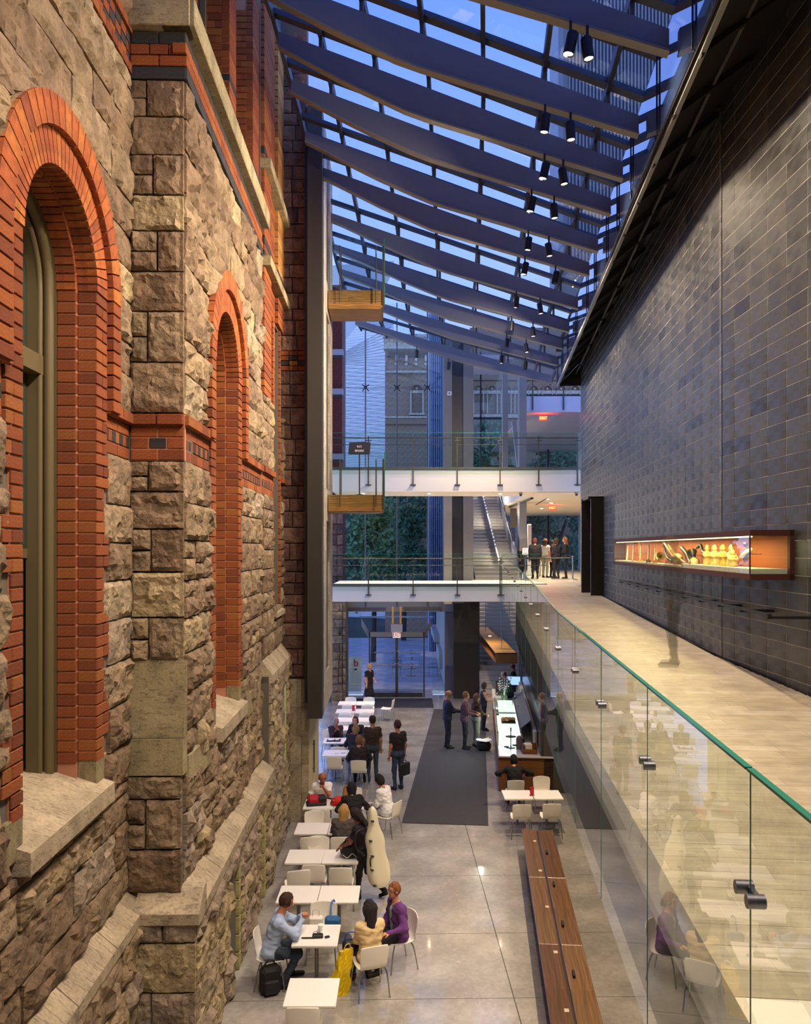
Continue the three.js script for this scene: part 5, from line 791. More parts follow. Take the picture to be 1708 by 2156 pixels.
  put('till_monitor', 'second black touch screen till beside the coffee cups', 'monitor', 1.25, .94, 26.4, t => { part('stand', cyl(V(0, 0, 0), V(0, .25, 0), .03), BLACK, t); part('screen', remap(box(-.2, .2, 0, .3, 0, .03), (x, y, z) => [x * .6 + y * .3, y + .2, z - y * .25 + x * .5]), M('#2a2a2e', .3), t); part('cup_rack', cboxAt(.2, .1, .35, .25, .2, .3, .02), STEEL, t); });
  put('computer_screen', 'glowing blue computer screen behind the far counter', 'monitor', 1.3, 1.2, 31.9, t => { part('panel', box(-.28, .28, 0, .36, -.02, 0), BLACK, t); part('display', box(-.26, .26, .02, .34, 0, .004), glow('#9fc6ff', 1.3), t); part('foot', box(-.1, .1, -.26, 0, -.03, -.01), BLACK, t); });
  put('menu_board', 'dark green service hatch panel at the far counter end', 'panel', 1.0, .965, 32.2, t => { part('panel', cboxAt(0, .2, 0, .5, .4, .03, .01), M('#3f5a48', .4), t); part('frame', merge([box(-.26, .26, .4, .43, -.02, .02), box(-.26, -.24, 0, .43, -.02, .02), box(.24, .26, 0, .43, -.02, .02)]), STEEL, t); });
}
// ================================================================ people: one continuous skin each, meshed from tapered capsules
function surfaceNet(lo, hi, c, field, region, colors) {      // field(x,y,z) -> distance; returns positions, normals, colours, indices
  const n = [0, 1, 2].map(k => Math.ceil((hi[k] - lo[k]) / c) + 1), N = n[0] * n[1] * n[2], f = new Float32Array(N);
  let q = 0; for (let k = 0; k < n[2]; k++) for (let j = 0; j < n[1]; j++) for (let i = 0; i < n[0]; i++) f[q++] = field(lo[0] + i * c, lo[1] + j * c, lo[2] + k * c, q - 1);
  return netFrom(f, n, lo, c, region, colors);
}
function netFrom(f, n, lo, c, region, colors) {
  const S = [1, n[0], n[0] * n[1]], id = new Map(), pos = [], nor = [], col = [], idx = [];
  const C = []; for (let k = 0; k < 2; k++) for (let j = 0; j < 2; j++) for (let i = 0; i < 2; i++) C.push([i, j, k]);
  const EDG = [[0, 1], [2, 3], [4, 5], [6, 7], [0, 2], [1, 3], [4, 6], [5, 7], [0, 4], [1, 5], [2, 6], [3, 7]];
  for (let k = 0; k < n[2] - 1; k++) for (let j = 0; j < n[1] - 1; j++) for (let i = 0; i < n[0] - 1; i++) {
    const b = i + j * S[1] + k * S[2]; let neg = 0; for (const [a, d, e] of C) if (f[b + a + d * S[1] + e * S[2]] < 0) neg++;
    if (neg === 0 || neg === 8) continue; let x = 0, y = 0, z = 0, m = 0;
    for (const [p, q] of EDG) { const u = C[p], v = C[q], fu = f[b + u[0] + u[1] * S[1] + u[2] * S[2]], fv = f[b + v[0] + v[1] * S[1] + v[2] * S[2]]; if ((fu < 0) === (fv < 0)) continue; const t = fu / (fu - fv); x += u[0] + (v[0] - u[0]) * t; y += u[1] + (v[1] - u[1]) * t; z += u[2] + (v[2] - u[2]) * t; m++; }
    id.set(b, pos.length / 3); const X0 = lo[0] + (i + x / m) * c, Y0 = lo[1] + (j + y / m) * c, Z0 = lo[2] + (k + z / m) * c; pos.push(X0, Y0, Z0);
    const g = [0, 0, 0]; for (let w = 0; w < 8; w++) { const [a, d, e] = C[w], val = f[b + a + d * S[1] + e * S[2]]; g[0] += a ? val : -val; g[1] += d ? val : -val; g[2] += e ? val : -val; } const L = Math.hypot(...g) || 1; nor.push(g[0] / L, g[1] / L, g[2] / L);
    const cc = colors(X0, Y0, Z0, region ? region[b] : 0); col.push(cc.r, cc.g, cc.b);
  }
  const quad = (a, b2, c2, d, flip) => { const v = [a, b2, c2, d].map(t => id.get(t)); if (v.some(t => t === undefined)) return; flip ? idx.push(v[0], v[2], v[1], v[0], v[3], v[2]) : idx.push(v[0], v[1], v[2], v[0], v[2], v[3]); };
  for (let k = 1; k < n[2] - 1; k++) for (let j = 1; j < n[1] - 1; j++) for (let i = 1; i < n[0] - 1; i++) { const b = i + j * S[1] + k * S[2], v = f[b] < 0;
    if (v !== (f[b + 1] < 0)) quad(b - S[1] - S[2], b - S[2], b, b - S[1], !v); if (v !== (f[b + S[1]] < 0)) quad(b - 1 - S[2], b - 1, b, b - S[2], !v); if (v !== (f[b + S[2]] < 0)) quad(b - 1 - S[1], b - S[1], b, b - 1, !v); }
  return { pos, nor, col, idx };
}
function netMerge(list) { const pos = [], nor = [], col = [], idx = []; for (const l of list) { const o = pos.length / 3; for (const v of l.pos) pos.push(v); for (const v of l.nor) nor.push(v); for (const v of l.col) col.push(v); for (const v of l.idx) idx.push(v + o); } const g = new THREE.BufferGeometry(); g.setAttribute('position', new THREE.Float32BufferAttribute(pos, 3)); g.setAttribute('normal', new THREE.Float32BufferAttribute(nor, 3)); g.setAttribute('color', new THREE.Float32BufferAttribute(col, 3)); g.setIndex(idx); return g; }
const capsule = (p, a, b, ra, rb) => { const bx = b.x - a.x, by = b.y - a.y, bz = b.z - a.z, px = p[0] - a.x, py = p[1] - a.y, pz = p[2] - a.z, t = Math.min(1, Math.max(0, (px * bx + py * by + pz * bz) / (bx * bx + by * by + bz * bz + 1e-9))); return Math.hypot(px - bx * t, py - by * t, pz - bz * t) - (ra + (rb - ra) * t); };
const smin = (a, b, k) => { const h = Math.max(0, k - Math.abs(a - b)) / k; return Math.min(a, b) - h * h * k * .25; };
const ell = (x, y, z, a, b, c) => { const k0 = Math.hypot(x / a, y / b, z / c), k1 = Math.hypot(x / a / a, y / b / b, z / c / c); return k0 < 1e-6 ? -Math.min(a, b, c) : k0 * (k0 - 1) / k1; };
function bonesNet(bones, c, cols, folds = 0) {
  const lo = [1e9, 1e9, 1e9], hi = [-1e9, -1e9, -1e9]; for (const b of bones) for (const [p, r] of [[b.a, b.ra], [b.b, b.rb]]) ['x', 'y', 'z'].forEach((k, i) => { lo[i] = Math.min(lo[i], p[k] - r - .04); hi[i] = Math.max(hi[i], p[k] + r + .04); });
  const n = [0, 1, 2].map(k => Math.ceil((hi[k] - lo[k]) / c) + 2), N = n[0] * n[1] * n[2], f = new Float32Array(N).fill(1), near = new Float32Array(N).fill(9), reg = new Uint8Array(N);
  for (const b of bones) { const m = Math.max(b.ra, b.rb) + .07, l = ['x', 'y', 'z'].map((k, i) => Math.max(0, Math.floor((Math.min(b.a[k], b.b[k]) - m - lo[i]) / c))), h = ['x', 'y', 'z'].map((k, i) => Math.min(n[i] - 1, Math.ceil((Math.max(b.a[k], b.b[k]) + m - lo[i]) / c)));
    for (let k = l[2]; k <= h[2]; k++) for (let j = l[1]; j <= h[1]; j++) for (let i = l[0]; i <= h[0]; i++) { const q = i + j * n[0] + k * n[0] * n[1], d = capsule([lo[0] + i * c, lo[1] + j * c, lo[2] + k * c], b.a, b.b, b.ra, b.rb); f[q] = smin(f[q], d, b.k ?? .035); if (d < near[q]) { near[q] = d; reg[q] = b.c; } } }
  if (folds) { let q = 0; for (let k = 0; k < n[2]; k++) for (let j = 0; j < n[1]; j++) for (let i = 0; i < n[0]; i++, q++) if (f[q] < .03 && f[q] > -.03 && (reg[q] === 1 || reg[q] === 2)) { const x = lo[0] + i * c, y = lo[1] + j * c, z = lo[2] + k * c; f[q] -= folds * (vnoise(x * 13 + y * 9, y * 22 - x * 8, z * 14) - .35); } }
  return netFrom(f, n, lo, c, reg, (x, y, z, r) => cols[r]);
}
const PEOPLEM = new THREE.MeshStandardMaterial({ vertexColors: true, roughness: .85 }), HAIRM = {};
const ik = (s, t, l1, l2, pole) => { const d = t.clone().sub(s); let L = d.length(); if (L > (l1 + l2) * .995) { d.multiplyScalar((l1 + l2) * .995 / L); L = d.length(); t = s.clone().add(d); } const u = d.clone().normalize(), a = (l1 * l1 - l2 * l2 + L * L) / (2 * L), h = Math.sqrt(Math.max(0, l1 * l1 - a * a)), p = pole.clone().sub(u.clone().multiplyScalar(pole.dot(u))).normalize(); return [s.clone().add(u.multiplyScalar(a)).add(p.multiplyScalar(h)), t]; };
function person(label, x, y, d, turn, o) {
  const g = thing('person', label, 'person', [x, y, -d], turn), s = (o.h ?? 1.72) / 1.75, near = o.cell ?? (d < 20 ? .018 : .024), lin = h => new THREE.Color(h);
  const cols = [lin(o.skin ?? '#c08a68'), lin(o.top), lin(o.bottom), lin(o.shoe ?? '#1a1716'), lin(o.inner ?? o.top), lin(o.trim ?? o.top)], SK = 0, TP = 1, BT = 2, SH = 3;
  const sit = o.sit, hipY = sit ? .53 : .93, lean = o.lean ?? (sit ? .1 : .02), cs = Math.cos(lean), sn = Math.sin(lean), slim = o.slim ?? 1;
  const T = (X0, Y0, Z0) => V(X0, hipY + Y0 * cs - Z0 * sn, Y0 * sn + Z0 * cs);     // torso space, leaning forward
  const B = []; const add = (a, b, ra, rb, c, k) => B.push({ a: a.clone().multiplyScalar(s), b: b.clone().multiplyScalar(s), ra: ra * s, rb: rb * s, c, k: k ?? (c === 1 ? .06 : .035) });
  const jk = o.jacket ? TP : BT;
  add(T(-.085, 0, 0), T(.085, 0, 0), .118 * slim, .118 * slim, jk); add(T(-.06, .13, 0), T(.06, .13, 0), .118 * slim, .118 * slim, TP); add(T(-.07, .28, 0), T(.07, .28, 0), .122 * slim, .122 * slim, TP); add(T(-.09, .4, 0), T(.09, .4, 0), .11 * slim, .11 * slim, TP); add(T(-.165 * slim, .475, 0), T(.165 * slim, .475, 0), .062, .062, TP); add(T(0, .44, 0), T(0, .6, .02), .07, .052, SK, .02);
  if (o.inner) add(T(0, .1, .05), T(0, .42, .06), .085, .07, 4, .01);
  for (const sx of [-1, 1]) { const L = (sx > 0 ? o.legL : o.legR), hip = V(sx * .09, hipY, 0); let knee, ank;
    if (L) { knee = V(...L[0]); ank = V(...L[1]); } else if (sit) { knee = V(sx * .13, .5, .43); ank = V(sx * .13, .09, .42 + (o.tuck ?? 0)); } else { knee = V(sx * .1, .5, .03); ank = V(sx * .1, .09, -.01); }
    add(hip, knee, .088, .062, BT); add(knee, ank, .06, .044, o.bare ? SK : BT, .03); const toe = o.toe?.[sx > 0 ? 0 : 1] ?? [.03 * sx, -.055, .17]; add(ank.clone().add(V(0, -.045, -.03)), ank.clone().add(V(...toe)), .04, .034, SH, .025); }
  if (o.skirt) { add(V(0, hipY, 0), V(0, .45, .02), .15, .2, TP, .05); }
  const hands = []; [[1, o.handL], [-1, o.handR]].forEach(([sx, tg]) => { const sh = T(sx * .178 * slim, .468, 0), t = tg ? V(...tg) : T(sx * .235, -.06, .06), pole = o['pole' + (sx > 0 ? 'L' : 'R')] ? V(...o['pole' + (sx > 0 ? 'L' : 'R')]) : V(sx * .45, -.6, -.6), [el, wr] = ik(sh, t, .285, .255, pole); const sl = o.sleeve === 'none' ? SK : TP, fs = o.sleeve === 'long' ? TP : SK;
    const lo2 = o.sleeve === 'long' ? .008 : 0; add(sh, el, (.056 + lo2) * slim, (.045 + lo2) * slim, sl); if (o.sleeve === 'short') { const m = sh.clone().lerp(el, .6); B.pop(); add(sh, m, .06 * slim, .052 * slim, TP); add(m, el, .045, .04, SK); } add(el, wr, .043 + lo2, .03 + lo2 * .8, fs); hands.push([sx, el, wr]); });
  const nets = [bonesNet(B, near, cols, .026)], skin = cols[0];
  for (const [sx, el, wr] of hands) { const fdir = wr.clone().sub(el).normalize(), up = Math.abs(fdir.y) > .85 ? V(0, 0, 1) : V(0, 1, 0), side = fdir.clone().cross(up).normalize(), nn = side.clone().cross(fdir).normalize().multiplyScalar(-1), H = [], cu = o.curl ?? .5; const p = (a, b, c) => wr.clone().add(fdir.clone().multiplyScalar(a)).add(side.clone().multiplyScalar(b)).add(nn.clone().multiplyScalar(c)); const ad = (a, b, ra, rb) => H.push({ a: a.multiplyScalar(s), b: b.multiplyScalar(s), ra: ra * s, rb: rb * s, c: 0, k: .008 });
    ad(p(-.03, 0, 0), p(.02, 0, 0), .027, .024); ad(p(.02, -.02, 0), p(.07, -.024, 0), .018, .015); ad(p(.02, .016, 0), p(.07, .022, 0), .018, .015); [-.03, -.01, .01, .029].forEach((w, i) => { const L = [.036, .042, .04, .032][i], e = p(.075 + L * Math.cos(cu * .6), w * 1.15, L * Math.sin(cu * .6)), e2 = p(.075 + L * Math.cos(cu * .6) + L * .8 * Math.cos(cu * 1.7), w * 1.2, L * Math.sin(cu * .6) + L * .8 * Math.sin(cu * 1.7)); ad(p(.07, w, 0), e.clone(), .0095, .009); ad(e.clone(), e2, .009, .0078); });
    const tb = p(.01, -sx * .03, .005), tm = p(.045, -sx * .056, .016), te = p(.075, -sx * .058, .03); ad(tb, tm.clone(), .013, .0105); ad(tm.clone(), te, .0105, .009); nets.push(bonesNet(H, d < 20 ? .0075 : .011, [skin])); }
  // head
  const hc = T(0, .715, .035), yaw = o.yaw ?? 0, pit = o.pitch ?? 0, q = new THREE.Quaternion().setFromEuler(new THREE.Euler(pit + lean * .3, yaw, 0, 'YXZ')), dark = lin('#2a1d18'), lip = lin('#9a5348'), shade = skin.clone().multiplyScalar(.9), hs = 1.0;
  const head = surfaceNet([-.11, -.2, -.13], [.11, .14, .13], d < 20 ? .0085 : .012, (X0, Y0, Z0) => { let v = ell(X0, Y0 - .015, Z0 + .01, .077, .108, .097); v = smin(v, ell(X0, Y0 + .058, Z0 - .022, .055, .062, .066), .03); v = smin(v, capsule([X0, Y0, Z0], V(0, .004, .082), V(0, -.026, .103), .009, .014), .015); for (const e of [-1, 1]) v = smin(v, ell(X0 - e * .079, Y0 + .012, Z0 + .008, .012, .031, .021), .01); v = smin(v, capsule([X0, Y0, Z0], V(0, -.06, -.02), V(0, -.2, -.04), .05, .053), .02); return v; }, null,
    (X0, Y0, Z0) => { if (Z0 > .04) { if (Math.hypot(Math.abs(X0) - .031, (Y0 - .006) * 1.6) < .0125) return dark; if (Math.abs(Math.abs(X0) - .031) < .018 && Math.abs(Y0 - .03) < .006 && o.hairc) return lin(o.hairc); if (Math.abs(X0) < .024 && Math.abs(Y0 + .062) < .008) return lip; } return skin; });
  const place = (l) => { const v = V(); for (let i = 0; i < l.pos.length; i += 3) { v.set(l.pos[i], l.pos[i + 1], l.pos[i + 2]).multiplyScalar(hs).applyQuaternion(q).add(hc).multiplyScalar(s); l.pos[i] = v.x; l.pos[i + 1] = v.y; l.pos[i + 2] = v.z; v.set(l.nor[i], l.nor[i + 1], l.nor[i + 2]).applyQuaternion(q); l.nor[i] = v.x; l.nor[i + 1] = v.y; l.nor[i + 2] = v.z; } return l; };
  nets.push(place(head)); const m = o.ghost ? new THREE.MeshStandardMaterial({ vertexColors: true, roughness: .9, transparent: true, opacity: o.ghost }) : PEOPLEM; const body = part('body', netMerge(nets), m, g);
  if (o.hair && o.hair !== 'none') { const hcol = lin(o.hairc ?? '#2a1a12'), long = o.hair === 'long' ? (o.hairLen ?? .34) : 0, bob = o.hair === 'bob', thin = o.hair === 'thin';
    const hair = surfaceNet([-.13, -.16 - long, -.19], [.13, .17, .13], d < 20 ? .009 : .013, (X0, Y0, Z0) => { const wob = .022 * (vnoise(X0 * 55 + 7, Y0 * 12, Z0 * 55) - .5); let v = ell(X0, Y0 - .02, Z0 + .014, .09, .118, .108) + wob; if (bob || long) { v = smin(v, ell(X0, Y0 + .03, Z0 + .035, .098, .115, .085), .03); } if (o.hair === 'short' || thin) v = Math.max(v, -(Y0 + .055) - (Z0 < -.03 ? .02 : 0)); if (long) v = smin(v, Math.max(capsule([X0 * .72, Y0, Z0 * 1.25], V(0, 0, -.07), V(0, -.04 - long, -.13), .085, .05) + wob * 1.4, -1), .03); const face = Math.max(.022 - Z0 + (Y0 > .055 ? (Y0 - .055) * 1.4 : 0), 0) > 0 ? 1 : -1; const front = -(Z0 - .028 - Math.max(0, Y0 - .06) * 1.9 + (Math.abs(X0) > .062 ? -.03 : 0)); v = Math.max(v, -front); if (thin) v = Math.max(v, (Y0 - .06) - Z0 * -.0 + (Z0 > -.02 ? .02 : -.01)); return v; }, null, (X0, Y0, Z0) => hcol.clone().multiplyScalar(.7 + .7 * vnoise(X0 * 70 + 3, Y0 * 9, Z0 * 70)));
    part('hair', netMerge([place(hair)]), PEOPLEM, g); }
  if (o.glasses) part('glasses', (() => { const q2 = []; for (const e of [-1, 1]) q2.push(new THREE.TorusGeometry(.024, .003, 5, 12).translate(e * .032, .006, .1)); q2.push(cyl(V(-.076, .01, .02), V(-.055, .008, .1), .003)); q2.push(cyl(V(.076, .01, .02), V(.055, .008, .1), .003)); const m2 = merge(q2); m2.applyQuaternion(q); m2.translate(hc.x, hc.y, hc.z); m2.scale(s, s, s); return m2; })(), BLACK, g);
  return g;
}
const W2 = Math.PI / 2;
// around the first tables
person('man in a light blue shirt and jeans seated with hands at his mouth', -2.02, 0, 12.15, W2 + .1, { sit: 1, h: 1.8, lean: .3, top: '#a3b6d2', bottom: '#2c3746', shoe: '#111', sleeve: 'long', hair: 'short', hairc: '#3a241a', skin: '#c07f60', pitch: .25, jacket: 1, handL: [.03, .98, .47], handR: [-.04, .97, .47], poleL: [.6, -1, .5], poleR: [-.6, -1, .5], cell: .015, curl: 1.3, legL: [[.16, .52, .42], [.2, .1, .3]], legR: [[-.13, .5, .42], [-.12, .1, .18]] });
person('woman in a beige jacket with long dark hair seated with her back turned', -.52, 0, 12.02, Math.PI + .4, { sit: 1, h: 1.68, lean: .02, top: '#d8bd8c', bottom: '#27344c', shoe: '#5a2a22', sleeve: 'long', jacket: 1, hair: 'long', hairLen: .2, hairc: '#20171a', skin: '#8a5a42', handL: [.08, .62, .34], handR: [-.1, .62, .34], cell: .015, slim: .95 });
person('woman in a purple cardigan with short auburn hair seated sideways', -.1, 0, 12.72, -W2 + .4, { sit: 1, h: 1.68, lean: .08, top: '#5d2f73', inner: '#8fb3a4', bottom: '#1e1a22', sleeve: 'long', jacket: 1, hair: 'short', hairc: '#7a4a26', skin: '#c58a6a', glasses: 1, handL: [.3, .72, .3], handR: [-.1, .6, .32], cell: .015, yaw: .25, slim: 1.05 });
// further tables
person('woman in black standing with a cello case on her back', -.78, 0, 15.2, -W2 - .25, { h: 1.66, lean: .2, top: '#0e0d10', bottom: '#08080a', shoe: '#0a0a0a', sleeve: 'short', hair: 'long', hairLen: .22, hairc: '#1d1210', skin: '#7a4a36', pitch: .5, handL: [.12, 1.0, .42], handR: [-.1, 1.0, .44], legL: [[.1, .5, .06], [.1, .09, .08]], legR: [[-.1, .5, -.06], [-.1, .14, -.4]], toe: [[.03, -.055, .17], [-.03, -.11, .1]], cell: .016 });
person('woman with long blonde hair in a grey jacket seated with her back turned', -1.27, 0, 16.42, Math.PI - .15, { sit: 1, h: 1.7, lean: .2, top: '#4a433e', bottom: '#2a2522', sleeve: 'long', jacket: 1, hair: 'long', hairLen: .34, hairc: '#a8854c', handL: [.12, .78, .34], handR: [-.12, .78, .34] });
person('woman with black hair in a black coat bent over the rucksack table', -1.13, 0, 18.02, Math.PI + .25, { sit: 1, h: 1.72, lean: .5, top: '#0c0b0e', bottom: '#0e0d10', sleeve: 'long', jacket: 1, hair: 'long', hairLen: .18, hairc: '#0d0a0c', handL: [.28, .8, .42], handR: [-.28, .8, .42] });
person('man in a white shirt with dark hair seated at the table end', -.4, 0, 18.6, -W2 - .5, { sit: 1, h: 1.74, lean: .28, top: '#e4e4e2', bottom: '#b9bcc4', sleeve: 'long', jacket: 1, hair: 'bob', hairc: '#17100f', handL: [.12, .66, .42], handR: [-.12, .62, .4], pitch: .3 });
person('person in a white polo shirt resting chin on hand', -2.0, 0, 19.25, .25, { sit: 1, h: 1.74, lean: .38, top: '#e8e6e0', bottom: '#4a4640', sleeve: 'short', jacket: 1, hair: 'thin', hairc: '#7a4426', skin: '#b56f4c', handL: [.0, 1.0, .5], handR: [-.2, .78, .38], poleL: [.3, -1, .3], pitch: .2, curl: 1.2 });
person('man in a black t-shirt and jeans standing with a briefcase', -.2, 0, 22.05, Math.PI + .6, { h: 1.84, top: '#1d1517', bottom: '#2f4058', shoe: '#20242c', sleeve: 'short', hair: 'short', hairc: '#3a2018', skin: '#b87c5e', yaw: .3 });
person('man in a brown shirt and jeans standing beside the occupied table', -.92, 0, 22.75, Math.PI + .2, { h: 1.82, top: '#33251f', bottom: '#3a4450', shoe: '#22262e', sleeve: 'short', hair: 'short', hairc: '#241812', yaw: .4, skin: '#a8785c' });
person('person in a dark jacket seated with light brown hair, back turned', -1.27, 0, 22.28, Math.PI, { sit: 1, h: 1.78, lean: .16, top: '#241a1c', bottom: '#131214', sleeve: 'long', jacket: 1, hair: 'bob', hairc: '#6e4c2c', handL: [.25, .74, .36], handR: [-.25, .74, .36] });
person('person in a black top with blonde hair bent over the tray table', -1.5, 0, 23.95, Math.PI - .1, { sit: 1, h: 1.72, lean: .4, top: '#16110f', bottom: '#17161a', sleeve: 'long', jacket: 1, hair: 'long', hairLen: .12, hairc: '#7c5c30', handL: [.2, .78, .4], handR: [-.2, .78, .4] });
person('person in a maroon top seated facing the tray of dishes', -2.2, 0, 25.45, .25, { sit: 1, h: 1.68, lean: .3, top: '#3a2326', bottom: '#22262a', sleeve: 'long', jacket: 1, hair: 'short', hairc: '#8a8078', skin: '#b0745c', handL: [.05, .95, .4], handR: [-.05, .93, .4] });
person('woman with red-brown hair in a black jacket seated facing the tray table', -1.5, 0, 25.45, -.2, { sit: 1, h: 1.74, lean: .3, top: '#151519', bottom: '#17161a', sleeve: 'long', jacket: 1, hair: 'bob', hairc: '#54281e', handL: [.15, .78, .4], handR: [-.15, .78, .4] });
person('blonde woman in a black dress standing at the entrance lobby', -1.52, 0, 34.0, .9, { h: 1.7, top: '#120e12', bottom: '#120e12', bare: 0, skirt: 1, sleeve: 'short', hair: 'bob', hairc: '#a8803c', handL: [.05, 1.05, .28], pitch: .15 });
person('man in a dark navy suit standing on the runner carpet reading', 1.36, 0, 26.6, W2 + .2, { h: 1.86, top: '#16182c', bottom: '#12131f', shoe: '#0c0b0b', sleeve: 'long', jacket: 1, hair: 'thin', hairc: '#8a5f38', skin: '#b07a5c', handL: [.06, 1.12, .4], handR: [-.08, 1.12, .4], pitch: .35 });
person('person in a grey and maroon top standing in the cafe queue', 1.92, 0, 26.5, W2 - .2, { h: 1.84, top: '#5a3a44', inner: '#8d8790', bottom: '#15151c', sleeve: 'long', jacket: 1, hair: 'short', hairc: '#6e4c38', handL: [.08, 1.12, .36], handR: [-.1, 1.1, .36] });
person('person in a brown top and pale jeans standing in the cafe queue', 2.3, 0, 26.75, W2 + .4, { h: 1.74, top: '#3a2218', bottom: '#7b7a70', sleeve: 'long', hair: 'long', hairLen: .15, hairc: '#5a3a26', handL: [.1, 1.05, .34], handR: [-.1, 1.05, .34] });
person('woman in a sleeveless black dress standing at the cafe counter', 2.78, 0, 29.2, W2 + .1, { h: 1.7, top: '#0d0c0f', bottom: '#0b0a0d', sleeve: 'none', hair: 'bob', hairc: '#3a1f16', skin: '#c08c6c', handL: [.1, 1.25, .26], handR: [-.1, 1.12, .36] });
person('bald person in a grey shirt working behind the cafe counter', 3.98, 0, 31.0, -W2, { h: 1.86, lean: .3, top: '#3d443f', bottom: '#15151a', sleeve: 'long', hair: 'thin', hairc: '#4a3a30', skin: '#c89a80', handL: [.15, 1.0, .45], handR: [-.15, 1.0, .45], pitch: .4 });
person('balding person in black standing behind the cafe counter by the dark wall', 4.36, 0, 33.0, -W2 - .2, { h: 1.84, top: '#141316', bottom: '#121215', sleeve: 'long', hair: 'thin', hairc: '#2a1f1a', skin: '#9a6a52', pitch: .3 });
person('person in black seated bent over the cafe table beside the bench', 2.74, 0, 20.4, Math.PI, { sit: 1, h: 1.72, lean: .38, top: '#0b0a0c', bottom: '#101013', sleeve: 'long', jacket: 1, hair: 'bob', hairc: '#0a0809', handL: [.34, .76, .34], handR: [-.34, .76, .34], poleL: [1, -.3, -.3], poleR: [-1, -.3, -.3] });
// on the upper level
const FY = 5.185;
person('person in a dark suit with grey hair standing at the foot of the upper stair', X(1098, 37.2), FY, 37.2, .9, { h: 1.78, top: '#17171f', bottom: '#101014', sleeve: 'long', jacket: 1, hair: 'short', hairc: '#7a5f4a', skin: '#a8735a' });
person('woman with short red hair in black standing with her back turned by the sign post', X(1127, 35.4), FY, 35.4, Math.PI, { h: 1.76, top: '#0f0e11', bottom: '#0b0b0d', sleeve: 'long', jacket: 1, hair: 'bob', hairc: '#4f2012', slim: 1.1 });
person('person in a white blouse half hidden behind the red-haired woman', X(1148, 36.8), FY, 36.8, 2.4, { h: 1.74, top: '#c9c0b4', bottom: '#8c8478', sleeve: 'short', hair: 'long', hairLen: .12, hairc: '#5a3424' });
person('person in a navy top behind the dark-haired woman in the foyer', X(1163, 37), FY, 37, .7, { h: 1.68, top: '#151a36', bottom: '#0d0d12', sleeve: 'long', jacket: 1, hair: 'short', hairc: '#17120f', skin: '#a06f58' });
person('dark-haired woman in black standing in the foyer group', X(1172, 35.5), FY, 35.5, Math.PI + .5, { h: 1.74, top: '#15131a', bottom: '#17151b', sleeve: 'long', jacket: 1, hair: 'long', hairLen: .12, hairc: '#2c1912' });
person('woman with long fair hair in black standing in the foyer group', X(1192, 35.6), FY, 35.6, -W2 - .2, { h: 1.8, top: '#0f0e13', bottom: '#0b0b0e', sleeve: 'long', jacket: 1, hair: 'long', hairLen: .2, hairc: '#7a5230', handL: [.02, 1.05, .25], handR: [-.05, 1.05, .25] });
{ const P = on(1420, 1402, walkY(11.3)); person('faint dark figure standing on the walkway below the instrument case', P.x, walkY(-P.z), -P.z, -2.0, { h: 1.76, top: '#2a2724', bottom: '#26221f', shoe: '#1c1916', sleeve: 'long', jacket: 1, ghost: .22, hair: 'none', cell: .018, skin: '#6a5848', legL: [[.12, .5, .03], [.14, .09, -.01]], legR: [[-.1, .5, .03], [-.1, .09, 0]] }); }
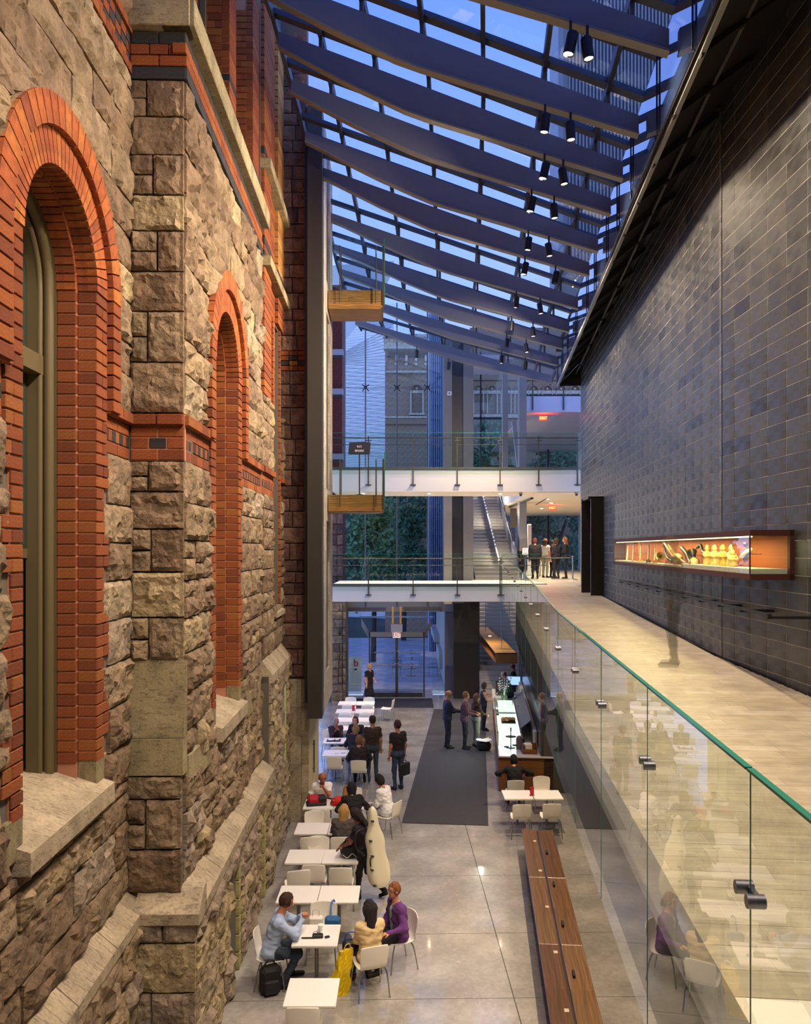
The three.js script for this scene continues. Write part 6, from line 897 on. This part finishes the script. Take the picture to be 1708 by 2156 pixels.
// ================================================================ instrument case in the slate wall
{
  const o = thing('display_case', 'long lit wall case in dark red wood showing old instruments and figurines', 'display case', [0, 0, 0], TR), R = M('#45190f', .75), xf = 3.17, d0 = 9.95, d1 = 19.8, y0 = 6.13, y1 = 6.72;
  const xw = d => d > KINK ? XW : Math.min(4.57 * cR - 0, (4.57 - d * sR) / cR);
  const xb = xw(d0);
  part('top_board', poly([[d0, xf], [d1, xf], [d1, XW], [KINK, XW], [d0, xb]], .07, (u, v, w) => [v, y1 - .07 + w, -u]), R, o); part('bottom_board', poly([[d0, xf], [d1, xf], [d1, XW], [KINK, XW], [d0, xb]], .07, (u, v, w) => [v, y0 + w, -u]), R, o);
  part('end_board', box(xf, XW, y0, y1, -d1 + .08, -d1), R, o); part('near_post', box(xb - .06, xb, y0, y1, -d0 - .08, -d0), R, o);
  const BK = M('#a8552c', .7); part('back_panel', box(XW - .03, XW - .012, y0 + .07, y1 - .07, -KINK, -d1 + .08), BK, o); part('back_panel', poly([[KINK, XW - .03], [d0 + .08, xb - .04], [d0 + .08, xb - .02], [KINK, XW - .012]], y1 - y0 - .14, (u, v, w) => [v, y0 + .07 + w, -u]), BK, o);
  part('plinth', poly([[d0 + .05, xf + .03], [13.4, xf + .03], [13.4, XW - .04], [KINK, XW - .05], [d0 + .05, xb - .07]], .06, (u, v, w) => [v, y0 + .07 + w, -u]), M('#efe9d2', .6), o); part('plinth', box(xf + .03, XW - .05, y0 + .07, y0 + .1, -13.5, -d1 + .1), M('#e6dec0', .6), o);
  part('glass_front', box(xf, xf + .006, y0 + .07, y1 - .07, -d0 - .02, -d1 + .08), GLASS, o); part('glass_front', poly([[xf, y0 + .07], [xb - .06, y0 + .07], [xb - .06, y1 - .07], [xf, y1 - .07]], .006, (u, v, w) => [u, v, -d0 - .006 + w]), GLASS, o); part('glass_corner', box(xf - .003, xf + .008, y0 + .07, y1 - .07, -d0 + .003, -d0 - .02), BLACK, o); part('shelf_wire', box(XW - .05, XW - .045, 6.4, 6.405, -12.2, -19.4), BLACK, o);
  part('light_strip', box(xf + .03, xf + .06, y1 - .085, y1 - .07, -d0 - .1, -d1 + .2), glow('#fff0b0', 3.2), o);
  for (let i = 0; i < 4; i++) { const s = new THREE.RectAreaLight(0xffe6a0, 85, .04, 2.3); s.position.set(xf + .05, y1 - .095, -(d0 + 1.3 + i * 2.4)); s.rotation.x = -Math.PI / 2; s.castShadow = true; s.name = 'case_strip_light'; o.add(s); }
  const put = (nm, label, cat, x, y, d, build, turn = 0, group) => { const [wx, wd] = fromR(x, d), t = thing(nm, label, cat, [wx, y, -wd], TR + turn, group); build(t); };
  const HORN = M('#8a7448', .4, { metalness: .3 }), WOODI = M('#b08a50', .5), DARKI = M('#2a241c', .4), BRASS = M('#b89a50', .3, { metalness: .7 }), IV = M('#d8c68c', .6);
  // wind instruments leaning on the back
  [['recorder', 'pale wooden recorder leaning in the far end of the instrument case', 18.7, IV, .34], ['recorder', 'slim dark pipe leaning second from the far end of the case', 18.0, HORN, .36], ['recorder', 'brown wooden pipe leaning third from the far end of the case', 17.2, WOODI, .34], ['recorder', 'dark pipe with bell mouth leaning fourth from the far end', 16.4, DARKI, .32], ['recorder', 'short banded pipe leaning fifth from the far end', 15.8, HORN, .28]].forEach(([n, l, d, m, L], k) => put(n, l, 'instrument', 3.3, y0 + .1, d, t => { const a = V(-.06, .01, .25), b = V(.08, L, -.35); part('tube', cyl(a, b, .02, .013, 10), m, t); part('mouthpiece', cyl(b, b.clone().add(V(.01, .03, -.05)), .011, .006), DARKI, t); if (k > 1) part('bell', cyl(a.clone().add(V(-.005, -.0, .06)), a, .05, .02, 14), m, t); }));
  put('curved_horn', 'tall curved black horn standing in the instrument case', 'instrument', 3.34, y0 + .1, 15.1, t => { part('horn', tube([V(0, .05, .5), V(0, .12, .1), V(0, .3, -.12), V(0, .44, -.05)], .026, 18, 8), DARKI, t); part('tip', cyl(V(0, .42, -.07), V(0, .46, -.03), .022, .012), IV, t); });
  put('trumpet', 'brass horn with a flared bell lying in the instrument case', 'instrument', 3.3, y0 + .12, 15.4, t => { part('bell', lathe([[.015, 0], [.02, .1], [.035, .18], [.08, .24], [.075, .24], [.03, .17], [.012, .05]], 18).rotateX(Math.PI / 2 - .3).translate(0, .05, -.1), BRASS, t); part('tube', tube([V(0, .03, -.1), V(0, .1, -.3), V(.04, .16, -.45), V(0, .08, -.6)], .014, 20, 6), BRASS, t); });
  put('bagpipe', 'wooden bagpipe with long drones leaning in the case', 'instrument', 3.28, y0 + .12, 14.1, t => { part('bag', new THREE.SphereGeometry(.1, 12, 10).scale(.9, .8, 2.2).translate(0, .09, .1), M('#a89a6a', .8), t); for (const [dx, L] of [[-.04, .34], [.03, .32], [.07, .28]]) part('drone', cyl(V(dx * .6, .1, -.05), V(dx, L, -.65), .024, .014), WOODI, t); part('chanter', cyl(V(0, .1, .2), V(-.02, .02, .75), .016, .012), HORN, t); });
  put('saxophone', 'dark keyed saxophone lying in the instrument case', 'instrument', 3.3, y0 + .1, 13.4, t => { part('body', tube([V(0, .28, -.35), V(0, .2, -.1), V(0, .08, .1), V(0, .04, .28), V(0, .1, .38), V(0, .17, .34)], .035, 24, 9), DARKI, t); part('bell', cyl(V(0, .15, .36), V(0, .22, .3), .04, .075, 14), DARKI, t); part('keys', merge([0, 1, 2, 3].map(k => cyl(V(.03, .23 - .05 * k, -.2 + .1 * k), V(.05, .23 - .05 * k, -.2 + .1 * k), .02))), BRASS, t); });
  put('serpent', 'black serpent horn with an S-shaped tube on the case wall', 'instrument', 3.36, 6.45, 12.7, t => { part('tube', tube([V(0, .06, -.35), V(0, .1, -.12), V(0, .02, -.05), V(0, -.02, .12), V(0, -.1, .28), V(0, -.08, .42)], .022, 30, 8), DARKI, t); });
  put('drum', 'small goblet drum lying beside the dark saxophone', 'instrument', 3.28, y0 + .14, 13.0, t => { part('shell', lathe([[.05, -.12], [.03, 0], [.08, .12], [.075, .12]], 16).rotateX(1.4), M('#8a6a40', .6), t); part('skin', lathe([[0, .118], [.078, .118], [0, .122]], 16).rotateX(1.4), IV, t); });
  // row of clay figurines on the white plinth
  const CL = ['#d8bf70', '#c8a850', '#e0cc88'].map(h => M(h, .75)), what = ['playing a flute', 'holding a lute', 'with raised arm', 'holding cymbals', 'in a long robe', 'beating a drum', 'kneeling with a harp'];
  what.forEach((w, k) => put('figurine', `small ochre clay figurine ${w} on the white plinth`, 'figurine', 3.3 + .04 * (k % 2), y0 + .13, 12.25 - k * .2, t => { const m = CL[k % 3], h = k === 6 ? .2 : .26; part('robe', lathe([[0, 0], [.065, 0], [.06, .05], [.045, h * .55], [.055, h * .68], [.03, h * .78], [0, h * .8]], 12), m, t); part('head', new THREE.SphereGeometry(.034, 10, 8).scale(1, 1.2, 1).translate(0, h * .92, 0), m, t); part('arms', tube([V(-.055, h * .66, 0), V(-.05, h * .5, .05), V(0, h * .52, .065), V(.05, h * .5, .05), V(.055, h * .66, 0)], .014, 16, 6), m, t); part('headdress', lathe([[0, h * 1.02], [.03, h * .98], [.02, h * 1.1], [0, h * 1.14]], 10), m, t); }));
  put('puppet', 'small painted puppet fixed at the glass corner of the case', 'figurine', 3.26, y0 + .3, 10.4, t => { part('body', lathe([[0, -.1], [.03, -.08], [.04, 0], [.025, .08], [0, .09]], 10), M('#6a4a22', .6), t); part('head', new THREE.SphereGeometry(.03, 10, 8).translate(0, .12, 0), DARKI, t); part('ruff', tube([V(-.06, -.04, .03), V(-.02, .02, .06), V(.06, .06, .04)], .024, 10, 7), M('#efe2a0', .7), t); part('bracket', box(.0, .2, .0, .006, -.003, .003), BLACK, t); });
}
{ // leaning rail under the case
  const o = thing('leaning_rail', 'thin black steel rail on flat brackets under the instrument case', 'rail', [0, 0, 0], TR); part('bar', box(3.2, 3.25, 5.74, 5.77, -9.45, -19.3), BLACK, o);
  for (let i = 0; i < 11; i++) { const d = 9.5 + i * .97, xw = d > KINK ? XW : (4.57 - d * sR) / cR; part('bracket', box(3.22, xw + .01, 5.71, 5.74, -d - .14, -d), M('#1c1a18', .5), o); }
}
{ // dark door portal in the slate wall
  const g = struct('door_2', 'dark bronze portal projecting from the slate wall', TR, 'door'), D = M('#2b2722', .45, { metalness: .3 }), yb = walkY(23.5), yt = 7.97; part('jamb', box(3.12, XW + .02, yb, yt, -23.4, -23.5), D, g); part('jamb', box(3.02, XW + .02, yb, yt, -24.7, -24.8), D, g); part('head', box(3.05, XW + .02, yt - .06, yt, -23.4, -24.8), D, g); part('door_leaf', box(XW - .03, XW + .01, yb, yt - .06, -23.5, -24.7), M('#171513', .5), g);
}
// ================================================================ things people carry
{ // cello case
  const P = at(803, 1865, 15.0), o = thing('cello_case', 'tall cream cello case with black latches on the back of the standing woman', 'cello case', [P.x - .02, P.y, P.z], .55), C = M('#e9e2c4', .25, { });
  const prof = [[0, .1, .1], [.02, .15, .12], [.12, .205, .14], [.3, .225, .14], [.46, .205, .135], [.58, .175, .13], [.7, .17, .125], [.84, .185, .12], [.96, .165, .11], [1.06, .12, .1], [1.16, .09, .085], [1.32, .08, .075], [1.42, .065, .06], [1.47, .03, .03]], n = 20, pos = [], idx = [];
  prof.forEach(([y, w, t]) => { for (let i = 0; i < n; i++) { const a = i / n * 6.2832, c = Math.cos(a), s = Math.sin(a), e = .7; pos.push(Math.sign(c) * Math.abs(c) ** e * w - y * .13 + (y > .9 ? (y - .9) * .05 : 0), y, Math.sign(s) * Math.abs(s) ** e * t); } });
  for (let r = 0; r + 1 < prof.length; r++) for (let i = 0; i < n; i++) { const a = r * n + i, b = r * n + (i + 1) % n; idx.push(a, a + n, b, b, a + n, b + n); } const top = pos.length / 3; pos.push(-.185 + .03, 1.49, 0, 0, -.01, 0); for (let i = 0; i < n; i++) { idx.push((prof.length - 1) * n + i, top, (prof.length - 1) * n + (i + 1) % n); idx.push(i, (i + 1) % n, top + 1); }
  const g = new THREE.BufferGeometry(); g.setAttribute('position', new THREE.Float32BufferAttribute(pos, 3)); g.setIndex(idx); g.computeVertexNormals(); part('shell', strip(g), C, o);
  for (const [y, w] of [[.07, .19], [.37, .21], [.62, .17], [.9, .17], [1.25, .085]]) part('latch', cboxAt(-w - y * .13 + .03, y, .1, .05, .025, .06, .006), BLACK, o);
  part('handle', tube([V(-.25, .45, .1), V(-.275, .47, .13), V(-.28, .58, .13), V(-.25, .6, .1)], .013, 12, 6), BLACK, o); part('seam', tube(prof.map(([y, w, t]) => V(-w - y * .13 - .002, y, 0)), .005, 40, 5), M('#b9b090', .5), o); part('strap', tube([V(-.3, 1.1, -.05), V(-.5, 1.05, 0), V(-.5, .8, 0), V(-.33, .62, .02)], .018, 16, 6), BLACK, o);
}
{ const o = thing('sports_bag', 'round black bag with a white zigzag line on the white table', 'bag', [-1.03, .74, -15.25], .3); part('body', new THREE.SphereGeometry(.19, 20, 14).scale(1.05, .85, .8).translate(0, .15, 0), M('#101014', .7), o); part('zigzag', tube([V(-.17, .1, .1), V(-.09, .05, .145), V(0, .12, .155), V(.09, .05, .145), V(.17, .12, .1)], .006, 24, 5), M('#cfcfcf', .6), o); part('handle', tube([V(-.12, .28, 0), V(-.06, .36, 0), V(.06, .36, 0), V(.12, .28, 0)], .012, 14, 6), BLACK, o); const p = part('print', box(-.15, -.08, .16, .22, .12, .128), M('#b8b8bc', .7), o); p.rotation.y = -.5; }
{ const o = thing('rucksack', 'red and black rucksack lying on the white table', 'rucksack', [-2.0, .74, -18.45], .2); part('body', cboxAt(0, .09, 0, .42, .18, .3, .06), M('#b01c28', .75), o); part('base_panel', cboxAt(-.02, .03, .06, .44, .07, .28, .02), M('#141416', .7), o); part('pocket', cboxAt(.1, .12, .03, .2, .13, .26, .05), M('#17171a', .7), o); part('strap', tube([V(.18, .1, -.1), V(.34, .05, -.12), V(.42, .03, 0), V(.3, .03, .1)], .02, 18, 6), M('#141416', .7), o); }
{ const o = thing('red_cloth_bag', 'crumpled red and orange cloth bag beside the rucksack', 'bag', [-1.52, .74, -18.38], 0); part('body', (() => { const g = new THREE.SphereGeometry(.15, 16, 12), p = g.attributes.position; for (let i = 0; i < p.count; i++) { const k = .85 + .35 * vnoise(p.getX(i) * 14, p.getY(i) * 14, p.getZ(i) * 14); p.setXYZ(i, p.getX(i) * k * 1.1, Math.max(-.0, p.getY(i) * k * .7 + .07), p.getZ(i) * k); } return strip(g); })(), M('#c8201c', .8), o); part('flap', cboxAt(-.05, .12, .06, .14, .02, .1, .008, .5), M('#d8641c', .8), o); }
{ const o = thing('paper_bag', 'brown paper bag standing on the white table', 'bag', [-1.36, .74, -18.72], .3); part('body', remap(box(-.09, .09, 0, .3, -.06, .06), (x, y, z) => [x * (1 + .15 * y) + y * .16, y, z * (1 - y * .8)]), M('#b37b34', .9), o); part('folded_top', cboxAt(.07, .32, 0, .2, .03, .06, .008, .3), M('#a06c2c', .9), o); }
{ const o = thing('yellow_bag', 'tall glossy yellow carrier bag leaning against the table leg', 'bag', [-.98, 0, -11.9], .6); part('body', remap(new THREE.BoxGeometry(.3, .62, .1, 6, 10, 3).translate(0, .31, 0).toNonIndexed(), (x, y, z) => [x * (1 - .3 * (y / .62)) + y * .22 + .012 * Math.sin(y * 30 + x * 20), y, z * (1.2 - y) + .014 * Math.sin(x * 40 + y * 18)]), M('#d8b810', .25), o); part('handle', tube([V(.08, .6, 0), V(.12, .7, .02), V(.18, .7, .02), V(.2, .6, 0)], .008, 14, 5), M('#d8b810', .3), o); }
{ const o = thing('black_backpack', 'black backpack on the floor under the chair of the man in the blue shirt', 'bag', [-1.98, 0, -11.95], .4); part('body', cboxAt(0, .2, 0, .3, .4, .2, .07), M('#101013', .8), o); part('pocket', cboxAt(0, .13, .1, .22, .2, .08, .03), M('#17171b', .8), o); part('strap', tube([V(-.08, .38, -.05), V(-.05, .46, 0), V(.05, .46, 0), V(.08, .38, -.05)], .012, 12, 6), BLACK, o); }
{ const o = thing('dark_handbag', 'navy handbag resting beside the woman in the beige jacket', 'bag', [-.82, .46, -12.2], .3); part('body', cboxAt(0, .1, 0, .24, .2, .14, .04), M('#12162c', .6), o); part('strap', tube([V(-.1, .18, 0), V(-.06, .3, 0), V(.06, .3, 0), V(.1, .18, 0)], .01, 14, 5), M('#2a4ab8', .5), o); }
{ const o = thing('white_carrier_bag', 'small white carrier bag on the chair behind the occupied table', 'bag', [-1.42, .44, -12.95], 0); part('body', cboxAt(0, .12, 0, .22, .22, .12, .02), M('#e2ddd0', .6), o); part('handle', tube([V(-.05, .22, .0), V(-.04, .33, 0), V(.04, .33, 0), V(.05, .22, 0)], .005, 14, 5), M('#c8c2b4', .6), o); }
{ const o = thing('blue_bag', 'blue fabric bag with a strap over the chair back', 'bag', [-1.16, .44, -12.95], 0); part('body', cboxAt(0, .12, 0, .24, .22, .14, .04), M('#1e5a8c', .7), o); part('strap', tube([V(-.02, .2, 0), V(-.03, .36, -.2), V(.0, .38, -.26), V(.02, .2, -.27)], .014, 14, 6), M('#2a6fae', .7), o); }
{ const o = thing('key_ring', 'bunch of keys and pens on the occupied table', 'keys', [-1.35, .74, -12.25], 0); part('ring', new THREE.TorusGeometry(.03, .004, 6, 16).rotateX(W2).translate(0, .004, 0), CHROME, o); for (let i = 0; i < 3; i++) part('key', cboxAt(.05 * Math.cos(i), .004, .05 * Math.sin(i), .06, .004, .018, .001, i), STEEL, o); }
{ const o = thing('black_pouch', 'black belt pouch and phone on the occupied table', 'pouch', [-1.3, .74, -12.1], .1); part('pouch', cboxAt(0, .025, 0, .16, .05, .09, .02), M('#101013', .6), o); part('phone', cboxAt(.14, .012, .02, .07, .02, .05, .005, .4), M('#1a1a22', .3), o); part('strap', cboxAt(-.15, .01, .02, .18, .015, .03, .005, -.1), BLACK, o); }
{ const o = thing('paper_cup', 'white paper cup on the occupied table', 'cup', [-1.28, .74, -12.3], 0); part('cup', lathe([[0, 0], [.03, 0], [.042, .1], [.039, .1], [.028, .006], [0, .006]], 18), WHITE, o); part('lid', lathe([[0, .108], [.045, .1], [.045, .096], [0, .1]], 18), WHITE, o); }
{ const o = thing('briefcase', 'black briefcase held by the man in the black t-shirt', 'briefcase', [X(852, 21.9), .42, -21.9], .9); part('case', cboxAt(0, .17, 0, .4, .34, .1, .04), M('#17141a', .6), o); part('handle', tube([V(-.06, .33, 0), V(-.05, .4, 0), V(.05, .4, 0), V(.06, .33, 0)], .012, 12, 6), BLACK, o); }
{ const o = thing('floor_bag', 'black shopping bag covered by a white sheet of paper on the carpet edge', 'bag', [2.52, .014, -26.3], .2); part('body', cboxAt(0, .14, 0, .42, .28, .3, .06), M('#0e0d10', .7), o); part('paper', remap(new THREE.BoxGeometry(.44, .02, .36, 6, 1, 6).toNonIndexed(), (x, y, z) => [x, y + .3 + .06 * vnoise(x * 9 + 3, z * 9 + 5), z]), M('#e6e2e0', .8), o); }
{ const o = thing('serving_tray', 'dark tray with used dishes on the white table', 'tray', [-2.15, .74, -24.5], 0); part('tray', cboxAt(0, .01, 0, .42, .02, .3, .008), M('#2a1a16', .5), o); part('dishes', merge([lathe([[0, .02], [.08, .02], [.1, .035], [0, .03]], 16).translate(-.08, 0, 0), lathe([[0, .02], [.05, .02], [.06, .06], [0, .05]], 14).translate(.1, 0, .04)]), WHITE, o); part('napkin', cboxAt(.06, .035, -.08, .12, .02, .08, .006, .4), M('#c8b8a8', .9), o); }
[[-1.62, 24.65, 'red menu card standing on the tray table'], [-1.85, 29.0, 'red menu card standing on a table near the entrance'], [2.95, 19.05, 'red menu card standing on the table beside the bench'], [3.0, 20.75, 'red menu card beside the person bent over the cafe table']].forEach(([x, d, l], i) => { const o = thing('menu_card', l, 'menu card', [x, i === 3 ? .0 : .74, -d], .4); if (i === 3) part('stand', cyl(V(0, 0, 0), V(0, .72, 0), .02), STEEL, o); const y = i === 3 ? .72 : 0; part('card', cboxAt(0, y + .1, 0, .1, .2, .02, .003), M('#c01520', .5), o); part('base', cboxAt(0, y + .008, 0, .12, .016, .06, .004), STEEL, o); });
{ const o = thing('eyeglasses', 'pair of glasses with pens on the white table', 'glasses', [-1.75, .74, -23.0], .2); part('frame', merge([new THREE.TorusGeometry(.022, .003, 5, 12).rotateX(W2).translate(-.027, .006, 0), new THREE.TorusGeometry(.022, .003, 5, 12).rotateX(W2).translate(.027, .006, 0), cyl(V(-.05, .006, 0), V(-.06, .006, -.1), .003), cyl(V(.05, .006, 0), V(.06, .006, -.1), .003)]), M('#2a2a6a', .4), o); part('pen', cyl(V(-.25, .006, .02), V(-.12, .006, .0), .005), M('#a8a020', .5), o); }
// ---- foyer stanchions and signs
[[1172, 35.0, 1217.5], [1188, 34.2, 1221]].forEach(([px, d]) => { });
[[X(1106, 35.2), 35.2, 'steel barrier post carrying a white notice frame'], [X(1206, 34.4), 34.4, 'steel barrier post at the slate wall end of the belt']].forEach(([x, d, l], i) => { const o = thing('barrier_post', l, 'post', [x, FY, -d]); part('pole', cyl(V(0, .02, 0), V(0, .98, 0), .032), STEEL, o); part('base', lathe([[0, 0], [.2, 0], [.2, .015], [.05, .05], [0, .05]], 24), STEEL, o); part('cap', lathe([[0, 1.0], [.04, .99], [.04, .96], [0, .96]], 14), STEEL, o); if (i === 0) { part('sign_frame', box(-.14, .14, 1.02, 1.38, .0, .02), BLACK, o); part('notice', box(-.125, .125, 1.05, 1.35, .02, .024), M('#d8d4d8', .6), o); part('print_lines', merge([1.3, 1.27, 1.2, 1.13, 1.1].map(y => box(-.09, .09, y, y + .012, .024, .026))), M('#555', .8), o); } });
{ const a = V(X(1106, 35.2), FY + .93, -35.2), b = V(X(1206, 34.4), FY + .93, -34.4), o = single('barrier_belt', tube([a, a.clone().lerp(b, .5).add(V(0, -.03, 0)), b], .022, 20, 6), BLACK, 'black retractable belt strung between the two barrier posts', 'belt'); }
{ const P = V(X(1148, 38.5), FY, -38.5), o = thing('sandwich_board', 'white folding sandwich board standing in the foyer', 'board', [P.x, P.y, P.z], .2); for (const s of [-1, 1]) part('leaf', remap(box(-.3, .3, 0, 1.0, -.01, .01), (x, y, z) => [x * (1 - y * .45), y, z + s * .2 * (1 - y)]), M('#ddd6c6', .7), o); part('hinge', cyl(V(-.15, .99, 0), V(.15, .99, 0), .02), STEEL, o); }
{ const P = V(X(1115, 40), FY, -40), o = thing('information_totem', 'tall slim white information totem behind the standing group', 'totem', [P.x, P.y, P.z]); part('panel', cboxAt(0, 1.25, 0, .2, 2.5, .08, .02), M('#d8d8d6', .4), o); part('emblem', new THREE.SphereGeometry(.03, 10, 8).scale(1, 1, .3).translate(0, 1.1, .045), M('#22306a', .5), o); part('foot', cboxAt(0, .02, 0, .3, .04, .3, .01), STEEL, o); }
[[1096.5, 1040, 30.4, 'dome camera under the upper bridge near the stair'], [1214, 1036, 30.2, 'dome camera under the upper bridge beside the slate wall']].forEach(([px, py, d, l]) => { const p = at(px, py - 4, d), o = thing('dome_camera', l, 'camera', [p.x, 8.59, p.z]); part('base', lathe([[0, -.0], [.07, 0], [.07, -.05], [.06, -.07], [0, -.07]], 16), M('#b5a888', .5), o); part('dome', lathe([[.055, -.07], [.05, -.11], [.03, -.135], [0, -.14]], 16), M('#1a1512', .15), o); });
// ---- white poster panel by the lobby, terrace furniture outside
{ const d = 37.4, o = thing('poster_panel', 'white poster panel with a red letter and a quarter note beside the glass lobby', 'poster', [X(745, d), 0, -d]); const w = X(760, d) - X(728, d); part('panel', box(-w / 2, w / 2, .25, Y(1384, d), -.06, 0), M('#b9c6c4', .6), o); const t = lettering('b', .3, M('#a01a30', .6), o, [w * .12, Y(1403, d), .002]); part('note_head', new THREE.SphereGeometry(.07, 12, 8).scale(1, .7, .1).translate(w * .12, Y(1406, d) - .07, .005), BLACK, o); for (let k = 0; k < 9; k++) part('print_line', box(-.2 + .02 * (k % 3), -.02, Y(1400, d) - k * .1, Y(1400, d) - k * .1 + .012, 0, .003), M('#8a9a98', .7), o); part('ring_print', new THREE.TorusGeometry(.1, .008, 6, 24).translate(-.1, .9, .003), M('#7f908e', .7), o); part('blue_base', cboxAt(0, .13, .15, w, .25, .4, .02), M('#9aa0a8', .5), o); }
{ let t0, c0; const mk = (x, d, i) => { const l = ['terrace table nearest the lobby doors outside', 'terrace table second from the lobby doors outside', 'terrace table third from the lobby doors outside'][i]; if (!t0) { t0 = thing('terrace_table', l, 'table', [x, -.06, -d], 0, 'terrace tables'); part('top', cboxAt(0, .73, 0, .8, .03, .8, .01), M('#c8ccd8', .4), t0); part('pedestal', merge([cyl(V(0, 0, 0), V(0, .72, 0), .03), box(-.25, .25, 0, .03, -.03, .03), box(-.03, .03, 0, .03, -.25, .25)]), STEEL, t0); } else copyThing(t0, [x, -.06, -d], 0, l); };
  [[X(865, 42), 42], [X(868, 44.5), 44.5], [X(866, 47.5), 47.5]].forEach(([x, d], i) => mk(x, d, i));
  const mc = (x, d, turn, l) => { if (!c0) { c0 = thing('terrace_chair', l, 'chair', [x, -.06, -d], turn); const m = M('#8c8e94', .4, { metalness: .6 }); part('seat', cboxAt(0, .45, 0, .44, .02, .44, .006), m, c0); part('backrest', merge([0, 1, 2, 3].map(k => box(-.2, .2, .52 + k * .09, .57 + k * .09, -.23, -.21))), m, c0); for (const sx of [-1, 1]) { part('leg', cyl(V(sx * .2, 0, .2), V(sx * .2, .45, .18), .012), m, c0); part('leg', cyl(V(sx * .2, 0, -.24), V(sx * .2, .88, -.22), .012), m, c0); part('armrest', cyl(V(sx * .21, .64, -.22), V(sx * .21, .62, .2), .012), m, c0); } } else copyThing(c0, [x, -.06, -d], turn, l); };
  [[-.75, 42.1, W2, 'metal terrace chair facing the first terrace table outside'], [-.75, 44.6, W2, 'metal terrace chair facing the second terrace table outside'], [1.1, 42.0, -W2, 'metal terrace chair across the first terrace table outside']].forEach(([dx, d, t, l]) => mc(X(866, d) + dx, d, t, l)); }
renderer.render(scene, camera);
